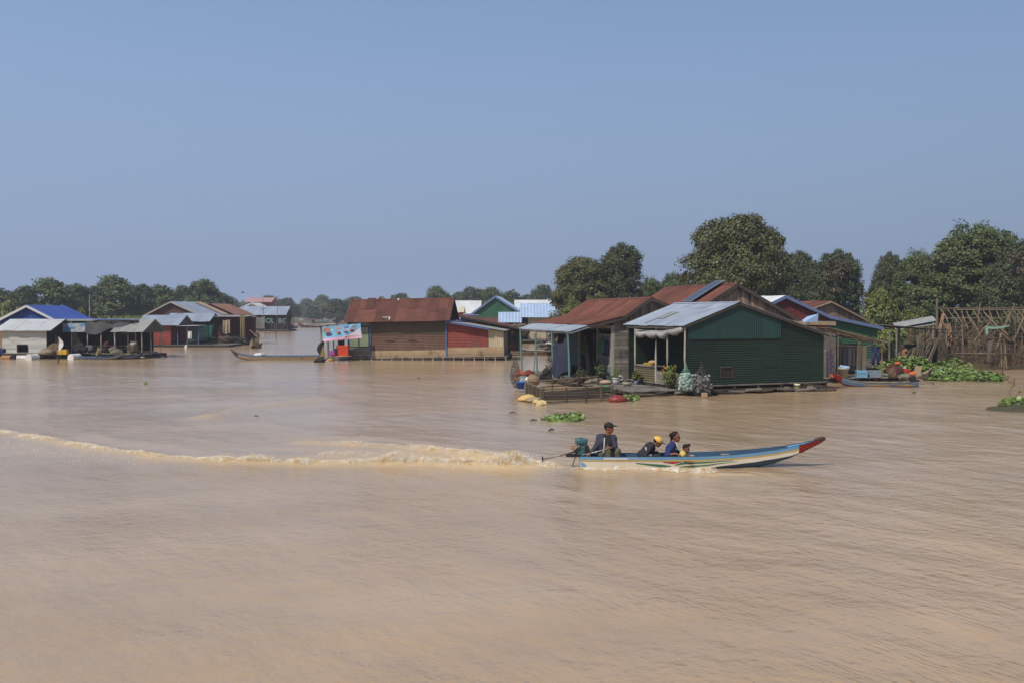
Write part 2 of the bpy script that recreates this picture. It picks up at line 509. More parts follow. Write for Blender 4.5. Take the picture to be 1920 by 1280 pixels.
class House:
    """local axes: x across the gable, y back along the ridge, z up"""
    def __init__(s, name, label, loc, yaw, prof, rx=0.0, ry=0.0, cat='house', group=None, seed=1):
        s.o = thing(name, label, cat, loc, yaw, group)
        s.o.rotation_euler = (rx, ry, yaw)
        s.prof, s.rg = prof, random.Random(seed)
        random.seed(seed)
    def rz(s, x):
        p = s.prof
        for (a, za), (b, zb) in zip(p[:-1], p[1:]):
            if x <= b: return za + (zb - za) * (x - a) / (b - a)
        (a, za), (b, zb) = p[-2:]
        return za + (zb - za) * (x - a) / (b - a)
    def roof(s, i, ya, yb, m, name='roof', period=0.11, amp=0.014, kind='c', sl=2.4, lift=0.05, parent=None, jit=0.012):
        (a, za), (b, zb) = s.prof[i], s.prof[i + 1]
        mb = MB()
        if zb >= za: lo, hi = (a, za), (b, zb)
        else: lo, hi = (b, zb), (a, za)
        V = Vector((hi[0] - lo[0], 0, hi[1] - lo[1])); l = V.length
        if hi[0] > lo[0]: O, U = (lo[0], yb, lo[1] + lift), (0, -1, 0)
        else: O, U = (lo[0], ya, lo[1] + lift), (0, 1, 0)
        rag = [s.rg.uniform(-0.03, 0.05) for _ in range(80)]
        sheets(mb, O, U, V, 0, yb - ya, lambda q: (-0.04 - rag[int(q / 0.82) % 80], l), kind, period, amp, 0.82, sl, (), s.rg, 0.2, jit)
        return mb.build(name, m, parent or s.o)
    def ridge_cap(s, i, ya, yb, m, w=0.16):
        x, z = s.prof[i]
        mb = MB()
        for sg in (-1, 1):
            j = i + sg
            d = Vector((s.prof[j][0] - x, 0, s.prof[j][1] - z)).normalized() * w
            mb.add([(x, ya, z + 0.085), (x, yb, z + 0.085), (x + d.x, yb, z + d.z + 0.075), (x + d.x, ya, z + d.z + 0.075)], [(0, 1, 2, 3) if sg > 0 else (3, 2, 1, 0)], 0.4)
        return mb.build('ridge_cap', m, s.o)
    def verge(s, y, m, i0=0, i1=None, w=0.03, h=0.14, name='bargeboard', drop=0.04):
        i1 = len(s.prof) - 1 if i1 is None else i1
        mb = MB()
        for k in range(i0, i1):
            (a, za), (b, zb) = s.prof[k], s.prof[k + 1]
            mb.bar((a, y, za - drop), (b, y, zb - drop), w, h)
        return mb.build(name, m, s.o)
    def wx(s, y, xa, xb, za, zb, m, kind, name='wall', holes=(), off=0.0, face=-1, top=None, parent=None, plank=0.17, period=0.11):
        mb = MB()
        rz = top or (lambda x: s.rz(x) - 0.03)
        y = y + off * face
        hz = lambda x: rz(x) if zb is None else min(zb, rz(x))
        mk = {'c': 'c', 'p': 'p', 'f': 'f'}[kind[0]]
        if kind.endswith('v') or kind == 'f':
            O, U, V = ((0, y, 0), (1, 0, 0), (0, 0, 1)) if face < 0 else ((0, y, 0), (-1, 0, 0), (0, 0, 1))
            sg = 1 if face < 0 else -1
            s0, s1 = (xa, xb) if face < 0 else (-xb, -xa)
            hh = [((a, c, b, d) if face < 0 else (-b, c, -a, d)) for (a, c, b, d) in holes]
            sheets(mb, O, U, V, s0, s1, lambda q: (za, max(za, hz(q * sg))), mk, period, 0.014, 0.82, 2.4, hh, s.rg, plank)
        else:
            n = 160
            X = [xa + (xb - xa) * i / n for i in range(n + 1)]
            H = [hz(x) for x in X]
            zt = max(H)
            def iv(z):
                ok = [x for x, h in zip(X, H) if h >= z - 1e-6]
                return (min(ok), max(ok)) if ok else None
            if face < 0:
                hh = [(c, a, d, b) for (a, c, b, d) in holes]
                sheets(mb, (0, y, 0), (0, 0, 1), (1, 0, 0), za, zt, iv, mk, period, 0.014, 0.82, 1.8, hh, s.rg, plank)
                # U x V = z x x = +y: turn the sheet so the face looks out
            else:
                hh = [(c, -b, d, -a) for (a, c, b, d) in holes]
                sheets(mb, (0, y, 0), (0, 0, 1), (-1, 0, 0), za, zt, lambda z: (lambda r: None if r is None else (-r[1], -r[0]))(iv(z)), mk, period, 0.014, 0.82, 1.8, hh, s.rg, plank)
        return mb.build(name, m, parent or s.o)
    def wy(s, x, ya, yb, za, zb, m, kind, name='wall', holes=(), off=0.0, face=-1, top=None, parent=None, plank=0.17, period=0.11):
        """wall in a plane x = const; holes are (y0, z0, y1, z1); zb may be a function of y"""
        mb = MB()
        x = x + off * face
        zt = (lambda y: s.rz(x) - 0.03) if zb is None else (zb if callable(zb) else (lambda y: zb))
        mk = kind[0]
        sg = -1 if face < 0 else 1
        if kind.endswith('v') or kind == 'f':
            s0, s1 = (ya, yb) if sg > 0 else (-yb, -ya)
            hh = [((a, c, b, d) if sg > 0 else (-b, c, -a, d)) for (a, c, b, d) in holes]
            sheets(mb, (x, 0, 0), (0, sg, 0), (0, 0, 1), s0, s1, lambda q: (za, max(za, zt(q * sg))), mk, period, 0.014, 0.82, 2.4, hh, s.rg, plank)
        else:
            n = 120
            Yv = [ya + (yb - ya) * i / n for i in range(n + 1)]
            H = [zt(y) for y in Yv]
            def iv(z):
                ok = [y for y, h in zip(Yv, H) if h >= z - 1e-6]
                if not ok: return None
                return (min(ok), max(ok)) if sg > 0 else (-max(ok), -min(ok))
            hh = [((c, a, d, b) if sg > 0 else (c, -b, d, -a)) for (a, c, b, d) in holes]
            sheets(mb, (x, 0, 0), (0, 0, 1), (0, sg, 0), za, max(H), iv, mk, period, 0.014, 0.82, 1.8, hh, s.rg, plank)
        return mb.build(name, m, parent or s.o)
    def bars(s, name, items, m, parent=None, round_=False):
        mb = MB()
        for it in items:
            if round_: mb.tube([it[0], ((Vector(it[0]) + Vector(it[1])) / 2 + Vector((s.rg.uniform(-.02, .02), s.rg.uniform(-.02, .02), 0))), it[1]], [it[2], it[2] * .95, it[2] * .85], 7)
            else: mb.bar(it[0], it[1], it[2], it[3] if len(it) > 3 else it[2])
        return mb.build(name, m, parent or s.o)
    def posts(s, pts, z0, z1, r, m, name='post', round_=True, lean=(0, 0)):
        for (x, y) in pts:
            zt = z1 if not callable(z1) else z1(x, y)
            s.bars(name, [((x, y, z0), (x + lean[0], y + lean[1], zt), r)], m, round_=round_)
    def deck(s, xa, xb, ya, yb, z, m, mj, name='deck', along='x', t=0.05):
        mb = MB()
        if along == 'x':
            y = ya
            while y < yb:
                w = s.rg.uniform(0.14, 0.24)
                mb.box(((xa + xb) / 2 + s.rg.uniform(-.05, .05), y + w / 2, z - t / 2 + s.rg.uniform(-.006, .006)), (xb - xa, w - 0.012, t)); y += w
        else:
            x = xa
            while x < xb:
                w = s.rg.uniform(0.14, 0.24)
                mb.box((x + w / 2, (ya + yb) / 2 + s.rg.uniform(-.05, .05), z - t / 2 + s.rg.uniform(-.006, .006)), (w - 0.012, yb - ya, t)); x += w
        d = mb.build(name, m, s.o)
        jb = MB()
        n = max(2, int((xb - xa) / 1.3))
        for i in range(n + 1):
            x = xa + 0.08 + (xb - xa - 0.16) * i / n
            jb.bar((x, ya + 0.02, z - t - 0.07), (x, yb - 0.02, z - t - 0.07), 0.09, 0.12)
            jb.bar((x, ya + 0.05, z - t - 0.13), (x + s.rg.uniform(-.1, .1), ya + 0.05, -0.12), 0.07)
        n = max(2, int((yb - ya) / 1.5))
        for i in range(n + 1):
            y = ya + 0.1 + (yb - ya - 0.2) * i / n
            jb.bar((xa + 0.02, y, z - t - 0.19), (xb - 0.02, y, z - t - 0.19), 0.1, 0.11)
        jb.build('joist', mj, s.o)
        return d
    def floats(s, xa, xb, ya, yb, m, r=0.2, along='x', z=None, n=5):
        z = r * 0.25 if z is None else z
        mb = MB()
        for i in range(n):
            if along == 'x':
                y = ya + (yb - ya) * (i + 0.5) / n
                mb.tube([(xa + s.rg.uniform(0, .2), y, z), (xb - s.rg.uniform(0, .3), y + s.rg.uniform(-.05, .05), z)], [r, r * 0.9], 10)
            else:
                x = xa + (xb - xa) * (i + 0.5) / n
                mb.tube([(x, ya + s.rg.uniform(0, .3), z), (x + s.rg.uniform(-.05, .05), yb, z)], [r, r * 0.9], 10)
        return mb.build('bamboo_float', m, s.o)
    def window(s, plane, c, a0, a1, z0, z1, m, face=-1, w=0.05, pane=None, bars=0, mbar=None, name='window'):
        """frame round an opening: plane 'x' = wall at x=c (a along y), 'y' = wall at y=c (a along x)"""
        mb = MB()
        P = (lambda a, z: (c + 0.012 * face, a, z)) if plane == 'x' else (lambda a, z: (a, c + 0.012 * face, z))
        for p, q in (((a0 - w / 2, z0 - w), (a0 - w / 2, z1 + w)), ((a1 + w / 2, z0 - w), (a1 + w / 2, z1 + w)), ((a0, z0 - w / 2), (a1, z0 - w / 2)), ((a0, z1 + w / 2), (a1, z1 + w / 2))):
            mb.bar(P(*p), P(*q), w, w)
        f = mb.build(name, m, s.o)
        if bars:
            b = MB()
            for i in range(bars): 
                a = a0 + (a1 - a0) * (i + 1) / (bars + 1)
                b.bar(P(a, z0), P(a, z1), 0.014)
            for k in (0.3, 0.65): b.bar(P(a0, z0 + (z1 - z0) * k), P(a1, z0 + (z1 - z0) * k), 0.018)
            b.build('grille', mbar or m, f)
        return f

# ---------------------------------------------------------------- paints, metals, woods
RUST = mat('rusty_roof_sheet', C(92, 54, 43), C(110, 68, 54), 1.3, (1, 1, 1), 0.85, rust=C(68, 42, 36), rust_amt=0.36, rust_scale=0.9, tint=0.24)
RUST2 = mat('rusty_roof_sheet_dull', C(90, 54, 43), C(106, 66, 54), 1.1, (1, 1, 1), 0.85, rust=C(74, 46, 38), rust_amt=0.33, rust_scale=1.1, tint=0.22)
TIN = mat('galvanised_sheet', C(128, 138, 152), C(150, 158, 168), 0.9, (1, 1, 1), 0.5, spec=0.5, rust=C(120, 112, 106), rust_amt=0.28, rust_scale=1.6, tint=0.10)
TINOLD = mat('weathered_tin_sheet', C(118, 120, 118), C(148, 148, 142), 1.4, (1, 1, 1), 0.65, rust=C(110, 92, 78), rust_amt=0.36, rust_scale=1.4, tint=0.14)
TINLB = mat('pale_blue_sheet', C(152, 172, 198), C(168, 186, 208), 0.8, rough=0.45, spec=0.5, tint=0.07)
TINWH = mat('white_sheet', C(190, 192, 192), C(206, 206, 202), 0.8, rough=0.5, rust=C(160, 150, 138), rust_amt=0.3, tint=0.07)
TINBLUE = mat('bright_blue_sheet', C(56, 78, 146), C(66, 90, 158), 0.7, rough=0.5, tint=0.08)
GREEN = mat('dark_green_sheet', C(25, 43, 31), C(32, 52, 39), 0.7, (1, 1, 1), 0.6, rust=C(46, 68, 54), rust_amt=0.3, rust_scale=1.1, rust_stretch=(0.35, 0.35, 7), tint=0.16)
TEAL = mat('blue_green_sheet', C(26, 56, 52), C(33, 66, 61), 1.0, rough=0.6, rust=C(46, 76, 72), rust_amt=0.28, rust_scale=2.0, rust_stretch=(2, 2, 0.3), tint=0.12)
GREEN2 = mat('mid_green_sheet', C(46, 86, 62), C(56, 98, 72), 0.9, rough=0.6, rust=C(72, 96, 76), rust_amt=0.3, tint=0.12)
REDP = mat('brick_red_sheet', C(126, 54, 44), C(142, 64, 52), 1.2, (1, 1, 1), 0.7, rust=C(104, 56, 46), rust_amt=0.4, rust_scale=1.3, tint=0.13)
DRED = mat('dark_red_sheet', C(92, 40, 38), C(106, 48, 44), 1.0, rough=0.7, tint=0.10)
BROWN = mat('brown_wall_sheet', C(92, 68, 54), C(110, 82, 66), 1.0, (1, 1, 1), 0.75, rust=C(84, 58, 46), rust_amt=0.36, rust_scale=1.6, tint=0.15)
CREAM = mat('cream_wall_sheet', C(168, 156, 128), C(186, 174, 146), 1.2, (1, 1, 0.4), 0.7, rust=C(140, 128, 106), rust_amt=0.34, rust_stretch=(2, 2, 0.4), tint=0.08)
BLUEP = mat('blue_wall_sheet', C(34, 66, 132), C(40, 74, 146), 1.0, rough=0.6, tint=0.1)
WOODG = mat('grey_weathered_wood', C(104, 98, 90), C(134, 126, 114), 2.0, (1, 1, 1), 0.85, rust=C(74, 68, 62), rust_amt=0.4, rust_scale=1.5, rust_stretch=(1, 1, 1), tint=0.30)
WOODGV = mat('weathered_gable_boards', C(120, 98, 80), C(150, 126, 106), 2.0, (4, 4, 0.5), 0.85, rust=C(70, 60, 54), rust_amt=0.42, rust_scale=1.6, rust_stretch=(3, 3, 0.35), tint=0.34)
WOODD = mat('dark_wet_wood', C(58, 50, 44), C(78, 68, 58), 2.0, (1, 1, 1), 0.8, tint=0.3)
WOODY = mat('tan_wood', C(142, 120, 92), C(166, 144, 114), 1.6, (1, 1, 1), 0.8, rust=C(104, 86, 66), rust_amt=0.36, tint=0.22)
WHITEPL = mat('faded_white_boards', C(160, 160, 154), C(184, 182, 174), 1.6, (0.4, 0.4, 3), 0.8, rust=C(124, 120, 112), rust_amt=0.36, rust_stretch=(0.5, 0.5, 3), tint=0.14)
BAMB = mat('old_bamboo', C(98, 84, 66), C(130, 112, 90), 2.5, (1, 1, 1), 0.75, tint=0.28)
BAMBD = mat('dark_bamboo', C(70, 60, 48), C(96, 82, 64), 2.5, (1, 1, 1), 0.8, tint=0.3)
POSTT = mat('teal_painted_post', C(88, 124, 116), C(106, 138, 128), 3, rough=0.6)
POSTW = mat('pale_post', C(150, 142, 130), C(172, 164, 150), 3, rough=0.8, tint=0.15)
BLUEPOST = mat('blue_painted_timber', C(70, 92, 140), C(84, 106, 152), 3, rough=0.65, tint=0.1)
TRIMB = mat('blue_trim', C(92, 108, 142), C(106, 120, 154), 2, rough=0.6)
DARKIN = mat('shade_dark_boards', C(38, 34, 32), C(52, 46, 42), 2, (1, 1, 1), 0.9, tint=0.25)  # near-black boards, with the shade inside the houses put into the colour
NETD = mat('dark_netting', C(56, 56, 54), C(78, 76, 70), 1.5, rough=0.9, weave=24.0)
NETG = mat('sea_green_netting', C(58, 128, 108), C(84, 154, 130), 1.2, rough=0.85, weave=20.0)
NETB = mat('brown_fishing_net', C(98, 80, 58), C(124, 104, 78), 1.3, rough=0.9, weave=22.0)
THATCH = mat('grey_thatch', C(84, 74, 62), C(126, 112, 94), 6, (1, 6, 6), 0.95, tint=0.25)
PLASTIC = mat('clear_plastic_sheet', C(128, 126, 122), C(176, 172, 166), 2, rough=0.35, spec=0.5)
WHITEP = mat('white_plastic', C(196, 196, 192), C(214, 212, 206), 3, rough=0.5, tint=0.06)

# ---------------------------------------------------------------- near houses, on the right
def house_green():
    h = House('floating_house', 'dark green corrugated floating house with grey tin roof and open porch', (8.0, 46.0, 0), R(22), [(-0.16, 3.16), (2.88, 4.26), (8.15, 2.70)], seed=11)
    L = 5.4
    h.roof(0, -0.16, L + 0.25, TIN, period=0.1)
    h.roof(1, -0.16, L + 0.25, TIN, period=0.1)
    h.ridge_cap(1, -0.2, L + 0.28, TIN)
    h.verge(-0.15, WOODD, h=0.1)
    a, b = Vector((-0.16, 0, 3.16)), Vector((2.88, 0, 4.26)); sl = (b - a).normalized(); nn = Vector((-sl.z, 0, sl.x)); rot = Matrix((sl, Vector((0, 1, 0)), nn)).transposed()
    mb = MB(); mb.box(a + (b - a) * 0.42 + Vector((0, 3.3, 0)) + nn * 0.085, (0.95, 0.5, 0.012), rot); mb.build('roof_patch', TINOLD, h.o)
    mb = MB(); mb.box(a + (b - a) * 0.30 + Vector((0, 3.62, 0)) + nn * 0.082, (1.7, 0.05, 0.01), rot); mb.build('seam', WOODD, h.o)
    h.wx(0, 0.05, 7.92, 0.46, None, GREEN, 'ch', 'front_wall', holes=[(1.96, 0.82, 2.58, 1.24)])
    h.wx(0, 0.12, 5.3, 2.6, None, TEAL, 'cv', 'gable_panel', off=0.06)
    h.window('y', 0, 1.96, 2.58, 0.82, 1.24, WOODD, name='window')
    mb = MB(); mb.box((2.27, 0.02, 1.03), (0.6, 0.02, 0.4)); mb.build('shutter', DARKIN, h.o)
    mb = MB(); mb.box((4.4, -0.022, 1.42), (0.025, 0.012, 0.42)); mb.box((5.12, -0.022, 1.42), (0.025, 0.012, 0.42)); mb.box((4.76, -0.018, 1.42), (0.68, 0.008, 0.4), t=.2); mb.build('patch_panel', GREEN, h.o)
    h.wy(2.1, 0.05, L, 0.46, None, GREEN, 'ch', 'porch_wall', holes=[(1.6, 0.46, 2.7, 2.3)])
    h.wx(L, 0.0, 2.1, 0.2, None, GREEN, 'ch', 'back_wall')
    h.wx(L, 2.1, 7.92, 0.2, None, GREEN, 'ch', 'back_wall', face=1)
    h.wy(7.92, 0.0, L, 0.46, None, GREEN, 'ch', 'side_wall', face=1)
    h.posts([(0.0, 0.0), (-0.02, 1.55), (-0.02, 2.6), (-0.02, 4.7)], 0.25, lambda x, y: 3.16, 0.05, POSTW)
    h.bars('eave_beam', [((-0.02, -0.1, 3.1), (-0.02, L + 0.1, 3.08), 0.07, 0.09)], POSTW)
    h.bars('purlin', [((x, -0.05, h.rz(x) - 0.04), (x, L, h.rz(x) - 0.04), 0.05, 0.07) for x in (0.9, 1.8)], WOODD)
    # counter, slatted gate and low fence of the porch
    h.wy(-0.02, 2.66, 4.7, 0.25, 1.16, mat('brown_green_sheet', C(88, 84, 60), C(112, 92, 74), 0.8, rough=0.7, tint=0.1), 'ch', 'counter_front')
    h.bars('counter_top', [((0.22, 2.66, 1.2), (0.22, 4.72, 1.2), 0.6, 0.05)], WOODG)
    mb = MB()
    for i in range(6): mb.bar((-0.02, 1.7 + i * 0.15, 0.3), (-0.02, 1.7 + i * 0.15, 1.0 + 0.04 * (i % 2)), 0.07, 0.02)
    mb.bar((0.0, 1.62, 0.55), (0.0, 2.56, 0.55), 0.04); mb.bar((0.0, 1.62, 0.9), (0.0, 2.56, 0.9), 0.04)
    mb.build('gate', POSTW, h.o)
    mb = MB()
    for i in range(7): mb.bar((-0.02, 0.2 + i * 0.19, 0.3), (-0.02, 0.2 + i * 0.19, 1.0), 0.09, 0.02)
    mb.bar((0.0, 0.1, 0.9), (0.0, 1.5, 0.9), 0.04)
    mb.build('fence', WOODG, h.o)
    h.deck(-0.1, 8.05, -0.18, L + 0.1, 0.45, WOODG, WOODD, along='x')
    h.deck(-2.7, -0.14, 0.1, L, 0.27, WOODG, WOODD, along='x')
    h.floats(-2.5, 8.2, 0.15, 5.0, BAMBD, 0.17, 'x', n=6)
    for x in (4.0, 5.6, 6.2, 7.0):
        mb = MB(); mb.box((x, -0.05, 0.17), (0.3 + 0.1 * math.sin(x * 9), 0.3, 0.2), Matrix.Rotation(0.2 * math.sin(x * 5), 3, 'Z'))
        mb.build('foam_block', mat('dirty_foam', C(128, 114, 90), C(150, 136, 110), 2, rough=0.9, tint=0.2), h.o)
    for i in range(11):
        x = -2.6 + i * 0.98 + h.rg.uniform(-.2, .2); y = (0.02 if x < -.2 else -.2) + h.rg.uniform(-.06, .02)
        h.bars('raft_log', [((x, y, h.rg.uniform(.02, .2)), (x + h.rg.uniform(.5, 1.3), y + h.rg.uniform(-.05, .05), h.rg.uniform(.02, .2)), h.rg.uniform(.05, .08))], h.rg.choice([WOODD, WOODG, BAMBD]), round_=True)
    return h
HA = house_green()

def house_rust_left():
    h = House('floating_house', 'grey plank floating house under a low rusty roof with teal porch posts', (5.29, 52.0, 0), R(15),
              [(-2.4, 2.80), (-1.42, 3.10), (0.47, 3.53), (2.05, 4.56), (4.95, 3.45)], seed=12)
    L = 9.9
    h.roof(0, -0.25, L, TIN, 'porch_roof')
    h.roof(1, -0.25, L, RUST, lift=0.09); h.roof(2, -0.25, L, RUST); h.roof(3, -0.25, L, RUST)
    h.ridge_cap(3, -0.26, L, RUST)
    h.verge(-0.24, WOODD, 1, 4, h=0.16)
    h.verge(-0.24, TIN, 0, 1, h=0.05)
    h.wx(0, 0.0, 4.9, 0.22, 3.0, WOODG, 'ph', 'front_wall', plank=0.2)
    h.wx(0, 0.0, 4.9, 2.94, None, WOODGV, 'pv', 'gable', off=0.05, plank=0.15)
    h.wy(0, 0.0, 7.8, 0.22, 2.95, TEAL, 'ch', 'side_wall', holes=[(0.35, 1.05, 2.0, 2.9), (2.45, 0.22, 5.0, 2.9)])
    h.wy(0, 0.1, 2.1, 0.22, 1.0, mat('pale_blue_boards', C(96, 122, 134), C(112, 136, 146), 2, rough=0.8, tint=0.1), 'pv', 'skirting', off=0.03)
    h.window('x', 0, 0.35, 2.0, 1.05, 2.6, POSTW, bars=11, mbar=WHITEP, w=0.07)
    for y in (0.02, 2.22, 5.22, 7.7): h.bars('wall_post', [((-0.03, y, 0.2), (-0.03, y, 3.05), 0.16, 0.1)], POSTW)
    h.bars('wall_beam', [((-0.05, -0.1, 3.06), (-0.05, 7.9, 3.04), 0.1, 0.16)], POSTW)
    h.wy(4.9, 0, L, 0.22, None, WOODG, 'pv', 'side_wall', face=1)
    h.wx(L - 0.3, 0, 4.9, 0.22, None, WOODD, 'pv', 'back_wall', face=1)
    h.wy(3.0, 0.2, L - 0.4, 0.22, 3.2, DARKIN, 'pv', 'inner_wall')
    h.posts([(-2.28, 0.35), (-2.28, 3.2), (-2.28, 6.3), (-2.28, 9.6)], 0.2, lambda x, y: 2.84, 0.055, POSTT, lean=(-0.1, 0))
    h.bars('eave_beam', [((-2.32, -0.2, 2.76), (-2.32, L, 2.74), 0.06, 0.1)], WOODD)
    h.deck(-2.45, 5.0, -0.35, L + 0.1, 0.24, WOODG, WOODD, along='x')
    h.floats(-2.4, 4.9, -0.1, L, BAMBD, 0.16, 'x', n=7)
    # scalloped metal fringe under the tin eave
    mb = MB()
    for i in range(70):
        y = -0.2 + i * 0.14
        mb.add([(-2.41, y, 2.82), (-2.41, y + 0.14, 2.82), (-2.41, y + 0.07, 2.70)], [(0, 1, 2)], 0.5)
    mb.build('fringe', TINOLD, h.o)
    return h
HB = house_rust_left()

def house_rust_big():
    h = House('floating_house', 'tall plank gabled floating house with rusty roof carrying a solar panel', (10.37, 54.7, 0), R(15),
              [(-0.25, 4.0), (2.1, 5.38), (5.85, 3.42)], seed=13)
    L = 9.6
    h.roof(0, -0.3, L, RUST); h.roof(1, -0.3, L, RUST)
    h.ridge_cap(1, -0.32, L, RUST)
    h.verge(-0.3, WOODD, h=0.18)
    h.wx(0, 0, 5.6, 0.3, 3.3, WOODG, 'ph', 'front_wall', plank=0.2)
    h.wx(0, 0, 5.6, 3.0, None, WOODGV, 'pv', 'gable', off=0.06, plank=0.17)
    h.wy(0, 0, L, 0.3, None, WOODG, 'pv', 'side_wall')
    h.wy(5.6, 0, L, 0.3, None, WOODG, 'pv', 'side_wall', face=1)
    h.wx(L, 0, 5.6, 0.3, None, WOODG, 'pv', 'back_wall', face=1)
    h.deck(-0.1, 6.0, -0.2, L, 0.3, WOODG, WOODD)
    h.floats(0, 5.9, 0.2, L, BAMBD, 0.17, n=6)
    # solar panel tilted on the left slope
    a, b = Vector((-0.25, 0, 4.0)), Vector((2.1, 0, 5.38))
    sl = (b - a).normalized(); nn = Vector((-sl.z, 0, sl.x)); yy = Vector((0, 1, 0))
    c = a + (b - a) * 0.60 + Vector((0, 1.9, 0)) + nn * 0.24
    rot = Matrix((sl, yy, nn)).transposed()
    sp = MB(); sp.box(c, (2.25, 1.05, 0.04), rot); so = sp.build('solar_panel', mat('solar_cells', C(34, 40, 58), C(40, 48, 68), 3, rough=0.12, spec=0.6), h.o)
    fr = MB()
    for u, v, lu, lv in ((0, 0.535, 2.3, 0.035), (0, -0.535, 2.3, 0.035), (1.135, 0, 0.035, 1.05), (-1.135, 0, 0.035, 1.05)): fr.box(c + sl * u + yy * v, (lu, lv, 0.055), rot)
    for k in range(1, 6): fr.box(c + sl * (-1.12 + k * 0.375) + nn * 0.022, (0.012, 1.03, 0.004), rot)
    fr.box(c + nn * 0.022, (2.24, 0.012, 0.003), rot)
    fr.build('frame', mat('bare_aluminium', C(178, 180, 182), rough=0.35, metal=0.6), so)
    for u in (-0.8, 0.8):
        for v in (-0.4, 0.4):
            lg = MB(); lg.bar(c + sl * u + yy * v, c + sl * u + yy * v - nn * 0.28, 0.035); lg.build('bracket', WOODD, so)
    return h
HC = house_rust_big()

def house_red():
    h = House('floating_house', 'dark red gabled house with blue roof trim and green lean-to wall', (15.8, 62.8, 0), R(15), [(-0.2, 4.1), (1.5, 4.84), (4.7, 3.55), (8.6, 2.82)], seed=14)
    L = 5.5
    h.roof(0, -0.25, L, TINWH); h.roof(1, -0.25, L, TIN); h.roof(2, -0.25, L, TIN, 'lean_to_roof')
    h.verge(-0.26, TRIMB, h=0.2, w=0.04)
    h.wx(0, 0, 4.7, 3.05, None, DRED, 'cv', 'gable', off=0.03)
    h.wx(0, 0, 4.7, 0.3, 3.1, REDP, 'ph', 'front_wall')
    h.wx(0, 4.72, 8.3, 0.85, None, GREEN2, 'ch', 'lean_to_wall')
    h.wx(0, 4.72, 8.3, 0.25, 0.85, WOODG, 'ph', 'skirting', off=0.02)
    h.wy(8.3, 0, L, 0.25, None, GREEN2, 'ch', 'side_wall', face=1)
    h.wx(L, 0, 8.3, 0.25, None, DRED, 'cv', 'back_wall', face=1)
    h.wy(0, 0, L, 0.3, None, DRED, 'cv', 'side_wall')
    h.bars('fascia', [((1.6, -0.75, 3.18), (4.75, -0.75, 3.12), 0.04, 0.26)], WOODY)
    h.bars('porch_roof', [((1.6, -0.4, 3.3), (4.75, -0.4, 3.24), 0.75, 0.03)], TINOLD)
    mb = MB(); mb.ell((7.75, -0.03, 2.35), (0.07, 0.04, 0.09), 6); mb.build('vent_hole', DARKIN, h.o)
    h.deck(-0.1, 8.7, -0.3, L, 0.28, WOODD, WOODD)
    h.floats(0, 8.6, 0, L, BAMBD, 0.16, n=5)
HD = house_red()

def house_plank_back():
    h = House('wooden_house', 'small plank gable house with brown roof in front of the dark trees', (21.2, 71.5, 0), R(15), [(-0.35, 3.95), (1.75, 4.62), (4.9, 3.2)], seed=15)
    L = 4.0
    h.roof(0, -0.3, L, RUST2); h.roof(1, -0.3, L, RUST2)
    h.verge(-0.3, WOODY, h=0.12)
    h.wx(0, 0, 4.6, 0.3, None, WOODGV, 'pv', 'front_wall')
    h.wy(0, 0, L, 0.3, None, WOODG, 'pv', 'side_wall'); h.wy(4.6, 0, L, 0.3, None, WOODG, 'pv', 'side_wall', face=1)
    h.wx(L, 0, 4.6, 0.3, None, WOODG, 'pv', 'back_wall', face=1)
    h.deck(-0.1, 4.8, -0.2, L, 0.3, WOODD, WOODD); h.floats(0, 4.7, 0, L, BAMBD, 0.16)
house_plank_back()

def laundry_porch():
    h = House('porch_shelter', 'ramshackle pole porch with a curtain wall beside the green house', (17.15, 54.6, 0), R(8), [(0, 2.95), (3.5, 2.2)], cat='porch', seed=16)
    # sagging roof of sticks and scraps of sheet
    mb = MB()
    for i in range(26):
        y = -0.3 + i * 0.13 + h.rg.uniform(-.04, .04)
        mb.tube([(0.05 + h.rg.uniform(-.1, .2), y, 2.98), (1.9, y + h.rg.uniform(-.1, .1), 2.58 + h.rg.uniform(-.05, .05)), (3.45 + h.rg.uniform(-.5, .15), y, 2.22)], 0.03, 5)
    for y in (-0.1, 1.2, 2.6): mb.tube([(0, y, 2.9), (3.6, y, 2.15)], 0.045, 6)
    mb.build('roof', BAMB, h.o)
    mb = MB()
    mb.tube([(2.35, -0.1, 1.95), (3.5, -0.1, 2.3)], 0.03, 6); mb.build('brace', BAMB, h.o)
    h.posts([(3.3, -0.15), (3.4, 2.6), (0.75, -0.1), (1.9, -0.15)], 0.1, lambda x, y: 2.95 - 0.22 * x, 0.045, BAMB)
    h.wx(-0.05, -0.1, 0.62, 0.1, 2.75, WOODG, 'ph', 'plank_wall', top=lambda x: 2.8, plank=0.6)
    mb = MB(); mb.grid(lambda u, v: (0.05 + 0.42 * u, -0.12 - 0.03 * math.sin(u * 14 + v), 0.35 + 1.45 * v - 0.1 * abs(u - 0.5)), 12, 8)
    mb.build('curtain', mat('patterned_curtain', C(96, 88, 100), C(60, 54, 66), 9, (1, 1, 1), 0.9, contrast=0.05), h.o, True)
    h.wx(2.7, 0.3, 3.5, 0.1, 2.0, DARKIN, 'pv', 'back_wall', top=lambda x: 2.2)
    h.deck(-0.1, 4.3, -0.45, 3.0, 0.28, WOODG, WOODD); h.floats(0, 4.2, -0.2, 2.8, BAMBD, 0.15)
    return h
HF = laundry_porch()

